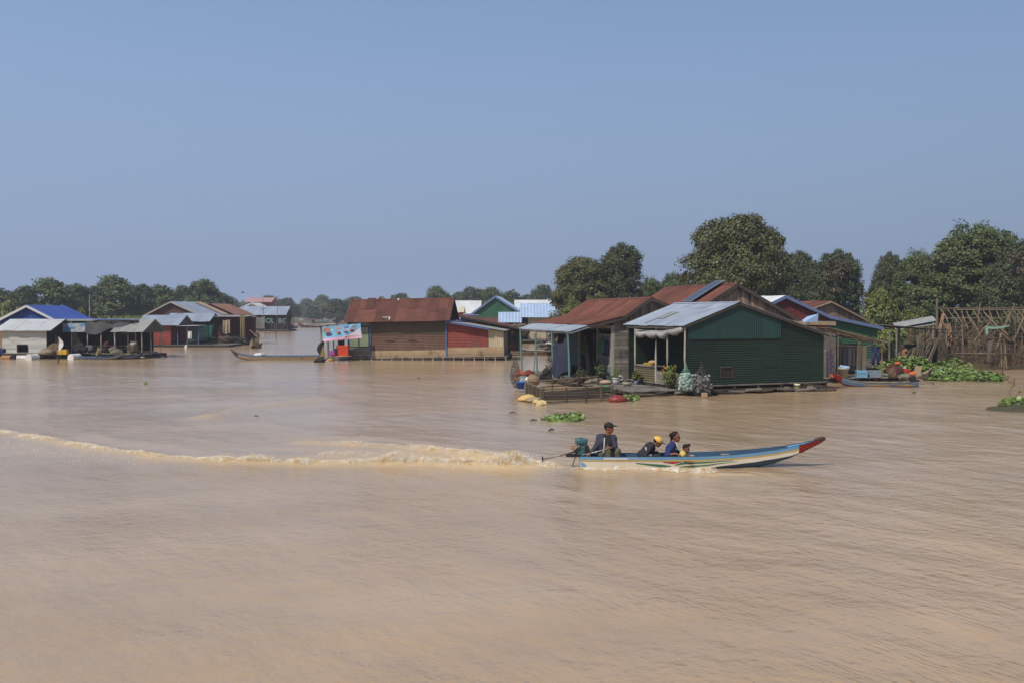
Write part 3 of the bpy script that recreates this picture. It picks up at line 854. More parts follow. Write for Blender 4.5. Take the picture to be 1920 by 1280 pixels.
# ---------------------------------------------------------------- the long brown house in mid-stream
def house_brown():
    h = House('floating_house', 'long brown floating house with rust red roof and red lean-to', (-5.22, 79.9, 0), R(86), [(-0.62, 3.12), (2.6, 4.95), (5.8, 3.1)], rx=R(-1.0), seed=21)
    L = 8.0
    h.roof(0, -0.36, L + 0.25, RUST, period=0.13, sl=2.1); h.roof(1, -0.36, L + 0.25, RUST, period=0.13)
    h.ridge_cap(1, -0.36, L + 0.25, RUST)
    h.verge(L + 0.26, WOODY, h=0.1); h.verge(-0.36, WOODD, h=0.12)
    a, b = Vector((-0.62, 0, 3.12)), Vector((2.6, 0, 4.95)); sl = (b - a).normalized(); nn = Vector((-sl.z, 0, sl.x)); rot = Matrix((sl, Vector((0, 1, 0)), nn)).transposed()
    for f, y, d in ((0.12, 4.55, (.42, .09, .012)), (0.17, 4.85, (.07, .55, .012)), (0.97, 4.3, (.3, .1, .012))):
        mb = MB(); mb.box(a + (b - a) * f + Vector((0, y, 0)) + nn * 0.085, d, rot); mb.build('roof_scrap', TINWH, h.o)
    for f, y, d, m in ((0.55, 6.9, (1.9, .7, .01), RUST2), (0.4, 1.6, (1.5, .75, .01), RUST2)):
        mb = MB(); sheets(mb, a + (b - a) * f + Vector((0, y, 0)) + nn * 0.082, (0, -1, 0), sl, 0, d[1], lambda q: (0, d[0]), 'c', 0.13, 0.014, .9, 3, (), h.rg); mb.build('roof_patch', m, h.o)
    h.wx(0, 0, 5.2, 0.3, None, DARKIN, 'pv', 'gable', face=-1)  # near-black boards stand for the dark inside of the open gable
    h.wx(L, 0, 5.2, 0.3, None, DARKIN, 'pv', 'gable', face=1)
    h.wy(5.2, 0, L, 0.3, None, WOODD, 'pv', 'back_wall', face=1)
    h.wy(0, 0.08, 6.15, 0.82, 2.15, BROWN, 'ch', 'front_wall', period=0.13)
    h.wy(0, 0.08, 6.15, 2.1, 3.4, mat('eave_shaded_sheet', C(78, 72, 50), C(96, 80, 60), 0.7, rough=0.75, tint=0.12), 'ch', 'upper_wall', off=0.03, period=0.13)  # upper sheets coloured greenish brown to paint in the shade below the eave
    h.wy(0, 0.08, 6.15, 0.28, 0.84, WOODY, 'ph', 'skirting', off=0.03, plank=0.19)
    for y in (3.2, 5.0): h.bars('dark_strip', [((-0.03, y, 1.62), (-0.03, y - 0.8, 1.58), 0.012, 0.05)], DARKIN)  # thin dark strips laid flat on the sheet
    h.wy(0, 6.25, L, 1.15, 3.2, mat('pale_green_boards', C(124, 136, 112), C(142, 152, 126), 2, rough=0.8, tint=0.12), 'ph', 'side_wall', plank=0.12)
    h.wy(0, 6.25, L, 0.28, 1.16, WOODG, 'ph', 'side_skirting', off=0.02, plank=0.2)
    f = h.window('x', -0.02, 6.35, 7.95, 1.22, 2.75, mat('dark_green_frame', C(44, 60, 52), rough=0.7), w=0.07, name='shutter_window')
    h.bars('mullion', [((-0.05, 7.15, 1.2), (-0.05, 7.15, 2.75), 0.06)], MATS['dark_green_frame'], f)
    for y in (0.02, 6.2, L): h.bars('corner_post', [((-0.05, y, 0.2), (-0.05, y, 3.1), 0.1, 0.09)], BLUEPOST)
    # red lean-to on the right with its cream end
    top = lambda y: 3.05 + 0.185 * y
    h.wy(0, -3.35, -0.05, 1.0, top, REDP, 'ch', 'lean_to_wall', period=0.13)
    h.wy(0, -4.6, -3.38, 0.85, top, CREAM, 'cv', 'cream_panel', period=0.16)
    h.wy(0, -4.6, -0.05, 0.26, 1.0, WOODY, 'ph', 'lean_to_skirting', off=0.03, plank=0.24)
    mb = MB()
    sheets(mb, (4.4, -4.75, top(-4.75) + 0.1), (-1, 0, 0), (0, 4.8, 0.185 * 4.8), 0, 4.85, lambda q: (0, 4.87), 'c', 0.13, 0.014, 0.82, 2.4, (), h.rg)
    mb.build('lean_to_roof', TINOLD, h.o)
    h.bars('lean_to_fascia', [((-0.47, -3.5, top(-3.5) + 0.03), (-0.47, 0, 3.08), 0.03, 0.15)], BLUEPOST)
    h.wx(-4.6, 0, 4.2, 0.26, 2.1, WOODG, 'pv', 'end_wall', top=lambda x: 2.15)
    mb = MB(); sheets(mb, (-0.06, 0, 0), (0, -1, 0.03), (0.05, 0.03, 1), 1.85, 2.58, lambda q: (0.80, 1.50), 'c', 0.12, 0.012, 2, 3, (), h.rg); mb.build('shutter', BROWN, h.o)
    h.deck(-0.1, 5.3, -4.9, L + 2.4, 0.28, WOODG, WOODD, along='y')
    mb = MB()
    for i in range(16): h.bars('stilt', [((-0.15, -4.7 + i * 0.83, 0.22), (-0.15, -4.7 + i * 0.83 + h.rg.uniform(-.1, .1), -0.2), 0.06)], POSTW)
    h.floats(0.1, 5.0, -4.7, L + 2.2, BAMBD, 0.16, 'y', n=5)
    # porch on the left
    h.bars('porch_roof', [((0.9, L + 0.1, 3.1), (0.9, L + 2.55, 2.88), 3.4, 0.03)], TINOLD)
    for y, m in ((L + 2.25, WOODG), (L + 1.75, WOODG), (L + 1.25, WOODD), (L + 0.85, WOODD)): h.bars('porch_post', [((0.1, y, 0.25), (0.1, y, 2.9), 0.09)], m)
    h.bars('porch_post', [((2.5, L + 2.3, 0.25), (2.5, L + 2.3, 2.9), 0.09)], WOODG)
    mb = MB(); mb.grid(lambda u, v: (0.02 + 0.06 * math.sin(u * 9), L + 2.0 + 0.45 * u * (0.35 + math.sin(v * 3.0)), 0.35 + 1.3 * v), 8, 10)
    mb.build('porch_curtain', mat('black_cloth', C(36, 34, 38), rough=0.95), h.o, True)
    return h
HI = house_brown()

# ---------------------------------------------------------------- houses behind, between the brown and the rusty ones
def shed(name, label, loc, yaw, L, prof, roofm, wallm, kind='cv', z0=0.3, gm=None, cat='house', seed=1, vm=None, period=0.16, ov=0.3, split=None, group=None, gkind='cv', wx0=0.0, wx1=None, doors=()):
    h = House(name, label, loc, yaw, prof, cat=cat, seed=seed, group=group)
    n = len(prof)
    for i in range(n - 1): h.roof(i, -ov, L + ov, roofm[i % len(roofm)] if isinstance(roofm, list) else roofm, period=period)
    x1 = (prof[-1][0] - 0.3) if wx1 is None else wx1
    g = gm or wallm
    h.wx(0, wx0, x1, z0, None, g, gkind, 'gable_wall', period=period)
    h.wx(L, wx0, x1, z0, None, g, gkind, 'gable_wall', face=1, period=period)
    h.wy(wx0, 0, L, z0, None, wallm, kind, 'front_wall', holes=doors, period=period)
    h.wy(x1, 0, L, z0, None, wallm, kind, 'back_wall', face=1, period=period)
    h.verge(-ov, vm or WOODD, h=0.12); h.verge(L + ov, vm or WOODD, h=0.12)
    h.deck(wx0 - 0.2, x1 + 0.2, -0.3, L + 0.3, z0, WOODG, WOODD); h.floats(wx0, x1, 0, L, BAMBD, 0.16)
    return h
h = House('floating_house', 'green gabled house with pale blue roof edge behind the brown house', (-5.35, 135, 0), R(-4), [(-0.3, 3.45), (3.1, 5.95), (7.1, 3.4)], seed=31)
h.roof(0, -0.4, 9, TINLB); h.roof(1, -0.4, 9, TINLB); h.verge(-0.4, TRIMB, h=0.25)
h.wx(0, 0, 6.8, 3.1, None, GREEN2, 'cv', 'gable', off=0.04); h.wx(0, 0, 6.8, 0.4, 3.15, mat('pink_brown_boards', C(112, 74, 66), C(126, 84, 74), 1.5, rough=0.8, tint=0.1), 'ph', 'front_wall', holes=[(2.3, 1.7, 4.2, 2.4)])
h.window('y', 0, 2.3, 4.2, 1.7, 2.4, CREAM); h.wy(6.8, 0, 9, 0.4, None, GREEN2, 'cv', 'side_wall', face=1); h.wy(0, 0, 9, 0.4, None, GREEN2, 'cv', 'side_wall')
h.wx(9, 0, 6.8, 0.4, None, GREEN2, 'cv', 'back_wall', face=1); h.deck(-0.2, 7, -2, 9, 0.4, WOODG, WOODD); h.bars('pole', [((5.0, -1.9, 0), (5.0, -1.9, 3.3), 0.06)], POSTW, round_=True)
h.bars('awning', [((3.0, -1.0, 2.0), (7.0, -1.0, 2.05), 1.6, 0.04)], mat('green_tarp', C(44, 110, 84), rough=0.7))

h = House('floating_house', 'cream walled house with bright pale blue metal roof', (6.6, 124, 0), R(90), [(-0.5, 3.15), (2.6, 4.88), (5.7, 3.15)], seed=32)
h.roof(0, -0.4, 5.6, TINLB, period=0.4, amp=0.03); h.roof(1, -0.4, 5.6, TINLB, period=0.4, amp=0.03)
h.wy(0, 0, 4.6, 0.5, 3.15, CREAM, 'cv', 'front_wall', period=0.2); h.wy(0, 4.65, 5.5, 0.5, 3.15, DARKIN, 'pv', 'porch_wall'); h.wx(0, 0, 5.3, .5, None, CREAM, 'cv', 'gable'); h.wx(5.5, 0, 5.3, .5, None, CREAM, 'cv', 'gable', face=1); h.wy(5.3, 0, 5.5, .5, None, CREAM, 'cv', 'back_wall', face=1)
mb = MB(); sheets(mb, (-1.3, 8.3, 2.55), (0, -1, 0), (2.0, 0, 1.35), 0, 2.9, lambda q: (0, 2.3), 'c', 0.4, 0.03, 0.82, 4, (), h.rg); mb.build('porch_roof', TINLB, h.o)
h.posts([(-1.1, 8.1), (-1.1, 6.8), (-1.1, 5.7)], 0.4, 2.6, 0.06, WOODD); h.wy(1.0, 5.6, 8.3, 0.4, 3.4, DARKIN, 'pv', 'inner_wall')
h.deck(-1.6, 5.4, -0.3, 8.6, 0.4, WOODG, WOODD, along='y'); h.floats(-1.4, 5, 0, 8.4, BAMBD, 0.2)
mb = MB()
for i in range(60):
    y = 5.6 + i * 0.05
    mb.tube([(-1.5, y, 2.3 + 0.05 * math.sin(i)), (-1.5 + 0.05 * math.sin(i * 3), y, 1.85 + 0.15 * math.sin(i * 2.1))], 0.03, 4)
mb.build('thatch_fringe', THATCH, h.o)

shed('floating_house', 'long white roofed house left of the green gable', (-5.6, 170, 0), R(90), 4.6, [(-0.4, 3.5), (2.6, 5.75), (5.5, 3.5)], TINWH, DRED, seed=33)
shed('floating_house', 'white roofed house with dark gable right of the green gable', (6.9, 172, 0), R(90), 6.2, [(-0.4, 3.9), (2.6, 5.9), (5.5, 3.9)], TINWH, DARKIN, seed=34)
shed('floating_house', 'low house with cream roof and red wall beside the rusty roof end', (-7.5, 150, 0), R(90), 3.4, [(-0.3, 3.75), (2.0, 4.6), (4.3, 3.6)], mat('cream_sheet', C(196, 186, 160), C(206, 196, 172), 1, rough=0.6, tint=0.06), REDP, seed=35)
shed('floating_house', 'far house with dull red roof left of the tall bushy tree', (16.5, 205, 0), R(90), 9, [(-0.4, 4.6), (3.6, 6.4), (7.5, 4.6)], mat('dull_red_sheet', C(124, 82, 80), C(138, 96, 92), 1, rough=0.7, tint=0.1), DRED, seed=36)
shed('floating_house', 'far house with pale green grey roof', (10.6, 195, 0), R(90), 4.5, [(-0.4, 4.0), (2.6, 5.9), (5.5, 4.0)], mat('pale_green_sheet', C(132, 146, 138), rough=0.6, tint=0.06), TINOLD, seed=37)
shed('floating_house', 'small brown roofed house peeping over the rust red ridge', (-21.3, 150, 0), R(4), 5.5, [(-0.4, 4.6), (1.5, 6.2), (3.4, 4.6)], mat('brown_tile_roof', C(104, 66, 56), rough=0.8, tint=0.1), WOODG, seed=38, vm=POSTW)

def sign_house():
    h = House('porch_shelter', 'white and blue printed sign shelter beside the green gable house', (-6.9, 118, 0), R(-4), [(0, 3.3), (3, 3.1)], cat='shelter', seed=40)
    h.bars('roof', [((1.3, -0.2, 3.45), (1.3, 2.5, 3.5), 3.2, 0.05)], mat('violet_tarp', C(120, 116, 158), rough=0.7))
    h.bars('signboard', [((1.3, -0.1, 2.75), (1.3, -0.08, 2.75), 2.8, 1.0)], mat('white_blue_print', C(190, 196, 210), C(70, 90, 160), 3.2, (1, 1, 2), 0.6, contrast=0.06))
    h.posts([(0.1, 0), (2.7, 0), (0.1, 2.3), (2.7, 2.3)], -0.2, 3.4, 0.06, POSTW); h.deck(-0.1, 2.9, -0.2, 2.6, 0.4, WOODG, WOODD)
sign_house()

def rust_leanto():
    h = House('porch_shelter', 'low rusty lean-to roof with ragged edge behind the red wall', (-3.9, 90, 0), R(-3), [(-1.2, 3.55), (4.9, 2.35)], cat='shelter', seed=41)
    h.roof(0, -0.6, 4.2, RUST2); h.verge(-0.62, WOODD, h=0.16)
    h.posts([(-0.9, -0.4), (1.8, -0.4), (4.6, -0.4), (-0.9, 4), (4.6, 4)], -0.1, lambda x, y: 3.3 - 0.197 * (x + 1.2), 0.07, WOODD)
    h.wx(1.5, -0.9, 4.5, 0.4, None, DARKIN, 'pv', 'back_wall'); h.deck(-1, 5, -0.7, 4, 0.3, WOODG, WOODD); h.floats(-1, 5, -.5, 4, BAMBD)
    mb = MB()
    for i in range(40): mb.ell((4.0 + 1.3 * h.rg.random(), -0.5 + h.rg.random(), 2.52 + 0.2 * h.rg.random()), (0.16, 0.12, 0.08), 5, t=h.rg.random())
    mb.build('thatch_pile', THATCH, h.o)
rust_leanto()

def net_shelter():
    h = House('net_shelter', 'dark netting shelter on a raft behind the teal porch posts', (3.4, 88.5, 0), R(6), [(0, 2.9), (4.4, 2.9)], cat='shelter', seed=42)
    h.posts([(0.1, 0), (1.6, -.1), (3.0, 0), (4.2, 0), (0.1, 3), (4.2, 3)], -0.1, 2.7, 0.05, WOODD)
    mb = MB(); mb.grid(lambda u, v: (0.1 + 4.1 * u, -0.05 + 0.15 * math.sin(u * 11) * (1 - v), 0.5 + 2.2 * v - 0.2 * math.sin(u * 7) * v), 24, 10); mb.build('netting', NETD, h.o, True)
    mb = MB(); mb.grid(lambda u, v: (0.1 + 0.05 * math.sin(9 * v), 3 * u, 0.5 + 2.2 * v), 10, 10); mb.build('netting', NETD, h.o, True)
    h.bars('roof', [((2.2, -0.3, 2.75), (2.2, 3.2, 2.8), 4.7, 0.04)], TINOLD)
    h.deck(-0.2, 4.6, -0.4, 3.2, 0.35, WOODG, WOODD); h.floats(-0.2, 4.5, -0.2, 3, BAMBD)
net_shelter()

# ---------------------------------------------------------------- houses along the left bank
h = House('floating_house', 'bright blue roofed house with deep blue gable', (-45.2, 88, 0), R(0), [(-0.3, 3.0), (2.45, 4.4), (4.85, 3.2), (7.2, 3.05)], seed=51)
h.roof(0, -0.35, 7.3, TINBLUE); h.roof(1, -0.35, 7.3, TINBLUE); h.roof(2, 0.5, 7.0, TINBLUE, 'porch_roof'); h.verge(-0.36, TINWH, 0, 2, h=0.2)
h.wx(0, 0, 4.6, 2.6, None, BLUEP, 'cv', 'gable', period=0.3); h.wx(0, 0, 4.6, 0.5, 2.62, mat('orange_brown_boards', C(150, 92, 60), C(168, 106, 72), 1.4, rough=0.8, tint=0.15), 'ph', 'front_wall'); h.wy(4.6, 0, 7, 0.5, None, DARKIN, 'pv', 'side_wall', face=1); h.wx(7, 0, 4.6, .5, None, BLUEP, 'cv', 'back_wall', face=1); h.wy(0, 0, 7, .5, None, BLUEP, 'cv', 'side_wall')
h.deck(-0.2, 7.4, -0.3, 7.2, 0.5, WOODG, WOODD); h.floats(0, 7.2, 0, 7, BAMBD, 0.2); h.posts([(7.0, 0.7), (7.0, 3.5), (7.0, 6.8)], 0.4, 3.05, 0.06, WOODD)

h = House('floating_shed', 'whitewashed board shed with pale corrugated roof', (-38.35, 82, 0), R(90), [(-0.35, 2.28), (2.45, 3.2), (5.1, 2.25)], cat='shed', seed=52)
h.roof(0, -0.5, 4.2, TINWH, period=0.2, amp=0.025); h.roof(1, -0.5, 4.2, TINOLD, period=0.2, amp=0.025); h.verge(-0.5, WOODD, h=0.08)
h.wy(0, 0, 3.65, 0.5, 2.32, WHITEPL, 'ph', 'front_wall', holes=[(1.55, 0.6, 2.4, 1.12)], plank=0.3); h.wx(0, 0, 4.8, 0.5, 2.1, DARKIN, 'pv', 'side_wall', holes=[(1.5, .5, 3.5, 2.0)]); h.wx(0, 0, 4.8, 2.1, None, DARKIN, 'pv', 'gable')
h.wx(3.65, 0, 4.8, 0.5, None, mat('orange_brown_boards', C(150, 92, 60)), 'ph', 'side_wall', face=1); h.wy(4.8, 0, 3.65, .5, None, DARKIN, 'pv', 'back_wall', face=1); h.window('x', 0, 1.55, 2.4, 0.6, 1.12, WOODD)
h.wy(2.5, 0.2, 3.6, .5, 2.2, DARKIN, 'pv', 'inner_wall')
h.deck(-0.25, 5.0, -0.3, 3.9, 0.5, WOODG, WOODD, along='y')

def left_porch():
    h = House('porch_shelter', 'open dark porch with ragged grey tarp beside the blue roof', (-39.3, 84.6, 0), R(0), [(0, 3.05), (7.6, 3.15)], cat='porch', seed=53)
    h.bars('roof', [((3.8, -0.1, 3.1), (3.8, 3.6, 3.2), 7.4, 0.05)], TINOLD)
    h.bars('blue_roof_sheet', [((5.6, -0.3, 3.18), (5.6, 1.6, 3.2), 3.8, 0.03)], TINBLUE)
    h.posts([(0.6, -0.2), (1.9, -0.1), (3.2, 0), (4.4, -0.1), (5.5, 0), (6.7, -0.1), (7.3, 0)], 0.3, 3.05, 0.05, POSTW)
    h.wx(3.4, 0, 7.6, 0.4, 3.0, DARKIN, 'pv', 'back_wall', top=lambda x: 3.0)
    mb = MB(); mb.grid(lambda u, v: (3.1 + 4.0 * u, -0.15 + 0.08 * math.sin(u * 14), 3.0 - (0.95 + 0.12 * math.sin(u * 9) - 0.3 * math.exp(-((u - 0.55) / 0.15) ** 2)) * v), 24, 6); mb.build('tarp', mat('grey_tarp', C(74, 76, 78), C(92, 92, 92), 1.2, rough=0.9), h.o, True)
    mb = MB(); mb.grid(lambda u, v: (1.2 + 1.9 * u, -0.2 + 0.03 * math.sin(u * 8), 2.15 + 0.75 * v), 8, 4); mb.build('poster', mat('faded_print', C(168, 170, 172), C(80, 130, 170), 1.8, (1, 1, 1.6), 0.7, contrast=0.05), h.o)
    h.bars('rail', [((0.6, -0.15, 1.0), (7.3, -0.1, 1.0), 0.05), ((3.2, -0.1, 0.75), (7.3, -0.1, 0.75), 0.04)], WOODD)
    h.deck(-0.2, 7.9, -0.6, 3.6, 0.36, WOODG, WOODD); h.floats(0, 7.8, -0.3, 3.4, BAMBD, 0.16)
left_porch()
h = House('floating_shed', 'small grey gabled shed hung with gear at the end of the porch', (-30.9, 83.6, 0), R(72), [(-0.5, 2.15), (1.1, 3.2), (2.7, 2.15)], cat='shed', seed=54)
h.roof(0, -0.3, 3.0, TINOLD, period=.2); h.roof(1, -0.3, 3.0, TINOLD, period=.2)
h.wx(0, -0.4, 2.6, 2.12, None, mat('slate_sheet', C(84, 86, 88), C(98, 98, 98), 1.2, rough=0.8, tint=0.1), 'cv', 'gable'); h.posts([(-0.2, 0.1), (2.3, 0.1), (-0.2, 2.8), (2.3, 2.8), (1.0, .1)], 0.2, 2.2, 0.05, POSTW); h.wx(2.8, -0.2, 2.4, 0.4, 2.1, DARKIN, 'pv', 'back_wall', top=lambda x: 2.1)
h.bars('rail', [((-0.2, .1, 1.0), (2.3, .1, 1.0), .05)], WOODD); h.deck(-0.4, 2.6, -0.3, 3.2, 0.35, WOODG, WOODD); h.floats(-.3, 2.5, 0, 3, BAMBD)

h = House('floating_shed', 'brick red boarded shed with grey roof and barred window', (-37.7, 110, 0), R(90), [(-0.4, 2.35), (2.5, 3.45), (5.2, 2.3)], cat='shed', seed=55)
h.roof(0, -1.0, 3.8, TIN, period=.2); h.roof(1, -1.0, 3.8, TIN, period=.2); h.wy(0, 0, 3.6, 0.3, 2.35, REDP, 'ph', 'front_wall', holes=[(2.1, 1.0, 3.2, 1.65)], plank=.22); h.window('x', 0, 2.1, 3.2, 1.0, 1.65, DRED, bars=3)
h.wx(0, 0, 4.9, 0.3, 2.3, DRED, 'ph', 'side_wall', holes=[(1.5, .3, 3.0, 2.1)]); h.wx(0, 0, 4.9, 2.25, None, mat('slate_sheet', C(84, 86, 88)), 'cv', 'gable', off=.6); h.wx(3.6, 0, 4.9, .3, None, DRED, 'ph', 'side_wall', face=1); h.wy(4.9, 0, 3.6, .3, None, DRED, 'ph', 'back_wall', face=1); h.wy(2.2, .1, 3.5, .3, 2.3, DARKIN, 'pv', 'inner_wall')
h.bars('awning', [((1.0, -0.7, 2.3), (1.0, -3.2, 2.35), 2.6, .04)], TINWH); h.posts([(-0.1, -0.8), (-0.1, -1.9), (-0.1, -3.1)], 0.1, 2.3, .06, BLUEPOST); h.deck(-0.3, 5, -6.5, 4.2, 0.25, WOODG, WOODD, along='y'); h.floats(-.2, 4.8, -6, 4, BAMBD, .18, 'y')
shed('floating_shed', 'low grey roofed shed between the red shed and the brown gable', (-35.7, 117, 0), R(90), 4.8, [(-0.4, 2.7), (2.0, 3.65), (4.2, 2.7)], TIN, DARKIN, cat='shed', seed=56, period=.2)
h = House('floating_house', 'wide grey roofed house with dark brown gable', (-44.9, 122, 0), R(0), [(-0.3, 3.3), (3.2, 5.1), (7.0, 3.4)], seed=57)
h.roof(0, -.4, 11, TIN, period=.2); h.roof(1, -.4, 11, TIN, period=.2); h.verge(-.4, POSTW, h=.18); h.wx(0, 0, 6.7, .4, None, mat('dark_brown_sheet', C(78, 56, 50), C(92, 66, 58), 1, rough=.8, tint=.1), 'cv', 'gable_wall', period=.2); h.wy(6.7, 0, 11, .4, None, DRED, 'ph', 'side_wall', face=1); h.wy(0, 0, 11, .4, None, DRED, 'ph', 'side_wall'); h.wx(11, 0, 6.7, .4, None, DRED, 'ph', 'back_wall', face=1); h.deck(-.2, 7, -.3, 11, .4, WOODG, WOODD); h.floats(0, 6.8, 0, 10.8, BAMBD)
mb = MB()
sheets(mb, (7.1, 11.4, 3.44), (0, -1, 0), (-3.8, 0, 1.7), 0.3, 3.2, lambda q: (0.1, 4.1), 'c', .2, .02, .82, 2.4, (), h.rg); mb.build('roof_patch', mat('tan_sheet', C(150, 130, 108), C(166, 146, 124), 1, rough=.7), h.o).location = (0.03, 0, 0.07)
def left_long_porch():
    h = House('porch_shelter', 'long flat roofed porch crowded with hanging laundry and nets', (-37.2, 119, 0), R(0), [(0, 3.3), (5.5, 3.2)], cat='porch', seed=58)
    h.bars('roof', [((2.8, -1, 3.3), (2.8, 4.5, 3.45), 5.8, .05)], TINOLD); h.posts([(0.2, -.8), (1.8, -.8), (3.4, -.8), (5.3, -.8), (5.3, 4)], -.1, 3.2, .06, WOODD)
    h.wx(4.3, 0, 5.5, .3, 3.2, DRED, 'ph', 'back_wall', top=lambda x: 3.2); h.deck(-.2, 5.8, -1.3, 4.6, .3, WOODG, WOODD); h.floats(0, 5.6, -1, 4.4, BAMBD)
    h.bars('rail', [((0, -.9, 1.0), (5.3, -.9, 1.0), .05)], WOODD)
left_long_porch()
h = House('floating_house', 'rusty brown roofed house behind the long porch', (-42.9, 138, 0), R(-3), [(-0.3, 4.6), (1.2, 4.95), (4.7, 3.45)], seed=59)
h.roof(0, -.4, 8, TIN); h.roof(1, -.4, 8, mat('brown_rust_sheet', C(124, 88, 72), C(140, 102, 86), 1, rough=.8, tint=.12), period=.2); h.wx(0, 0, 4.5, .4, None, DRED, 'cv', 'gable_wall'); h.wy(4.5, 0, 8, .4, None, DRED, 'cv', 'side_wall', face=1); h.wy(0, 0, 8, .4, None, DRED, 'cv', 'side_wall'); h.wx(8, 0, 4.5, .4, None, DRED, 'cv', 'back_wall', face=1); h.deck(-.2, 4.7, -.3, 8, .4, WOODG, WOODD)

h = House('floating_house', 'far grey roofed house with dark net walls and pale green lettering', (-45.6, 200, 0), R(90), [(-0.6, 3.2), (3.2, 4.95), (7, 3.2)], seed=60)
h.roof(0, -.4, 9.5, TIN, period=.3); h.roof(1, -.4, 9.5, TIN, period=.3); h.wx(0, 0, 6.6, .3, None, DARKIN, 'cv', 'gable_wall'); h.wx(9.3, 0, 6.6, .3, None, DARKIN, 'cv', 'gable_wall', face=1); h.wy(6.6, 0, 9.3, .3, None, DARKIN, 'cv', 'back_wall', face=1); h.wy(.3, 0, 9.3, .3, None, DARKIN, 'cv', 'front_wall'); h.deck(-1.0, 7, -.8, 10.5, .3, WOODG, WOODD, along='y'); h.floats(-.8, 6.8, -.6, 10.3, BAMBD, .2, 'y')
mb = MB(); mb.grid(lambda u, v: (-.5 - .35 * (1 - v) + .1 * math.sin(u * 13), 3.9 + 5.6 * u, .5 + 2.5 * v - .25 * v * math.sin(u * 8) ** 2), 30, 8); mb.build('netting', mat('grey_netting', C(90, 88, 82), C(118, 112, 102), .6, rough=.9), h.o, True)
def text_mesh(txt, size, m, parent, loc, rot, name='lettering', ext=0.004):
    cu = bpy.data.curves.new(name, 'FONT'); cu.body = txt; cu.size = size; cu.extrude = ext; cu.align_x = 'CENTER'
    t = bpy.data.objects.new(name, cu); COL.objects.link(t)
    bpy.context.view_layer.update()
    me = bpy.data.meshes.new_from_object(t.evaluated_get(bpy.context.evaluated_depsgraph_get()))
    COL.objects.unlink(t); bpy.data.objects.remove(t)
    o = bpy.data.objects.new(name, me); COL.objects.link(o); me.materials.clear(); me.materials.append(m)
    o.parent = parent; o.location = loc; o.rotation_euler = rot
    return o
text_mesh('BOL  BC', 1.35, mat('pale_green_paint', C(120, 150, 146), rough=.8), h.o, (-.62, 2.0, 1.65), (R(90), 0, R(-90)))
h.bars('hanging_mat', [((-.7, -.1, 2.6), (-.7, -.1, 1.1), .9, .05), ((-.7, -1.5, 2.4), (-.7, -1.5, 1.2), 1.2, .05)], mat('straw', C(150, 138, 112), C(120, 108, 86), 2, rough=.9)); h.posts([(-.6, -1.9), (-.6, -.6), (-.6, 2.6)], -.2, 2.8, .09, WOODD)
h = House('floating_house', 'far white hip roofed house', (-62, 225, 0), R(0), [(-.3, 4.2), (3.3, 5.9), (6.9, 4.2)], seed=61)
h.roof(0, -.4, 7, TINWH, period=.3); h.roof(1, -.4, 7, TINWH, period=.3); h.verge(-.4, TINWH, h=.3); h.wx(0, 0, 6.6, .3, None, TINWH, 'cv', 'gable_wall'); h.wy(6.6, 0, 7, .3, None, TINOLD, 'cv', 'side_wall', face=1); h.wy(0, 0, 7, .3, None, TINOLD, 'cv', 'side_wall'); h.wx(7, 0, 6.6, .3, None, TINOLD, 'cv', 'back_wall', face=1); h.deck(-.2, 6.8, -.3, 7, .3, WOODD, WOODD)
h = House('stilt_house', 'far two storey red house with faded pink roof above the grey roofs', (-62.0, 255, 0), R(90), [(-1.2, 6.3), (2.5, 7.5), (6, 6.3)], seed=62)
h.roof(0, -.8, 6.2, mat('pink_sheet', C(164, 112, 112), C(172, 146, 146), .4, rough=.7), period=.3); h.roof(1, -.8, 6.2, MATS['pink_sheet'], period=.3); h.wy(0, 0, 5.6, 2.2, 6.3, mat('red_far_wall', C(122, 62, 64), rough=.8), 'f', 'front_wall', holes=[(2.2, 3.6, 4.8, 5.8)]); h.wx(0, 0, 5, 2.2, None, MATS['red_far_wall'], 'f', 'gable_wall'); h.wx(5.6, 0, 5, 2.2, None, MATS['red_far_wall'], 'f', 'gable_wall', face=1); h.wy(5, 0, 5.6, 2.2, None, MATS['red_far_wall'], 'f', 'back_wall', face=1); h.posts([(0.2, .2), (0.2, 5.4), (4.8, .2), (4.8, 5.4)], -.5, 2.3, .15, WOODD); h.wy(1.5, 0, 5.6, 2.2, 6, DARKIN, 'f', 'inner_wall')
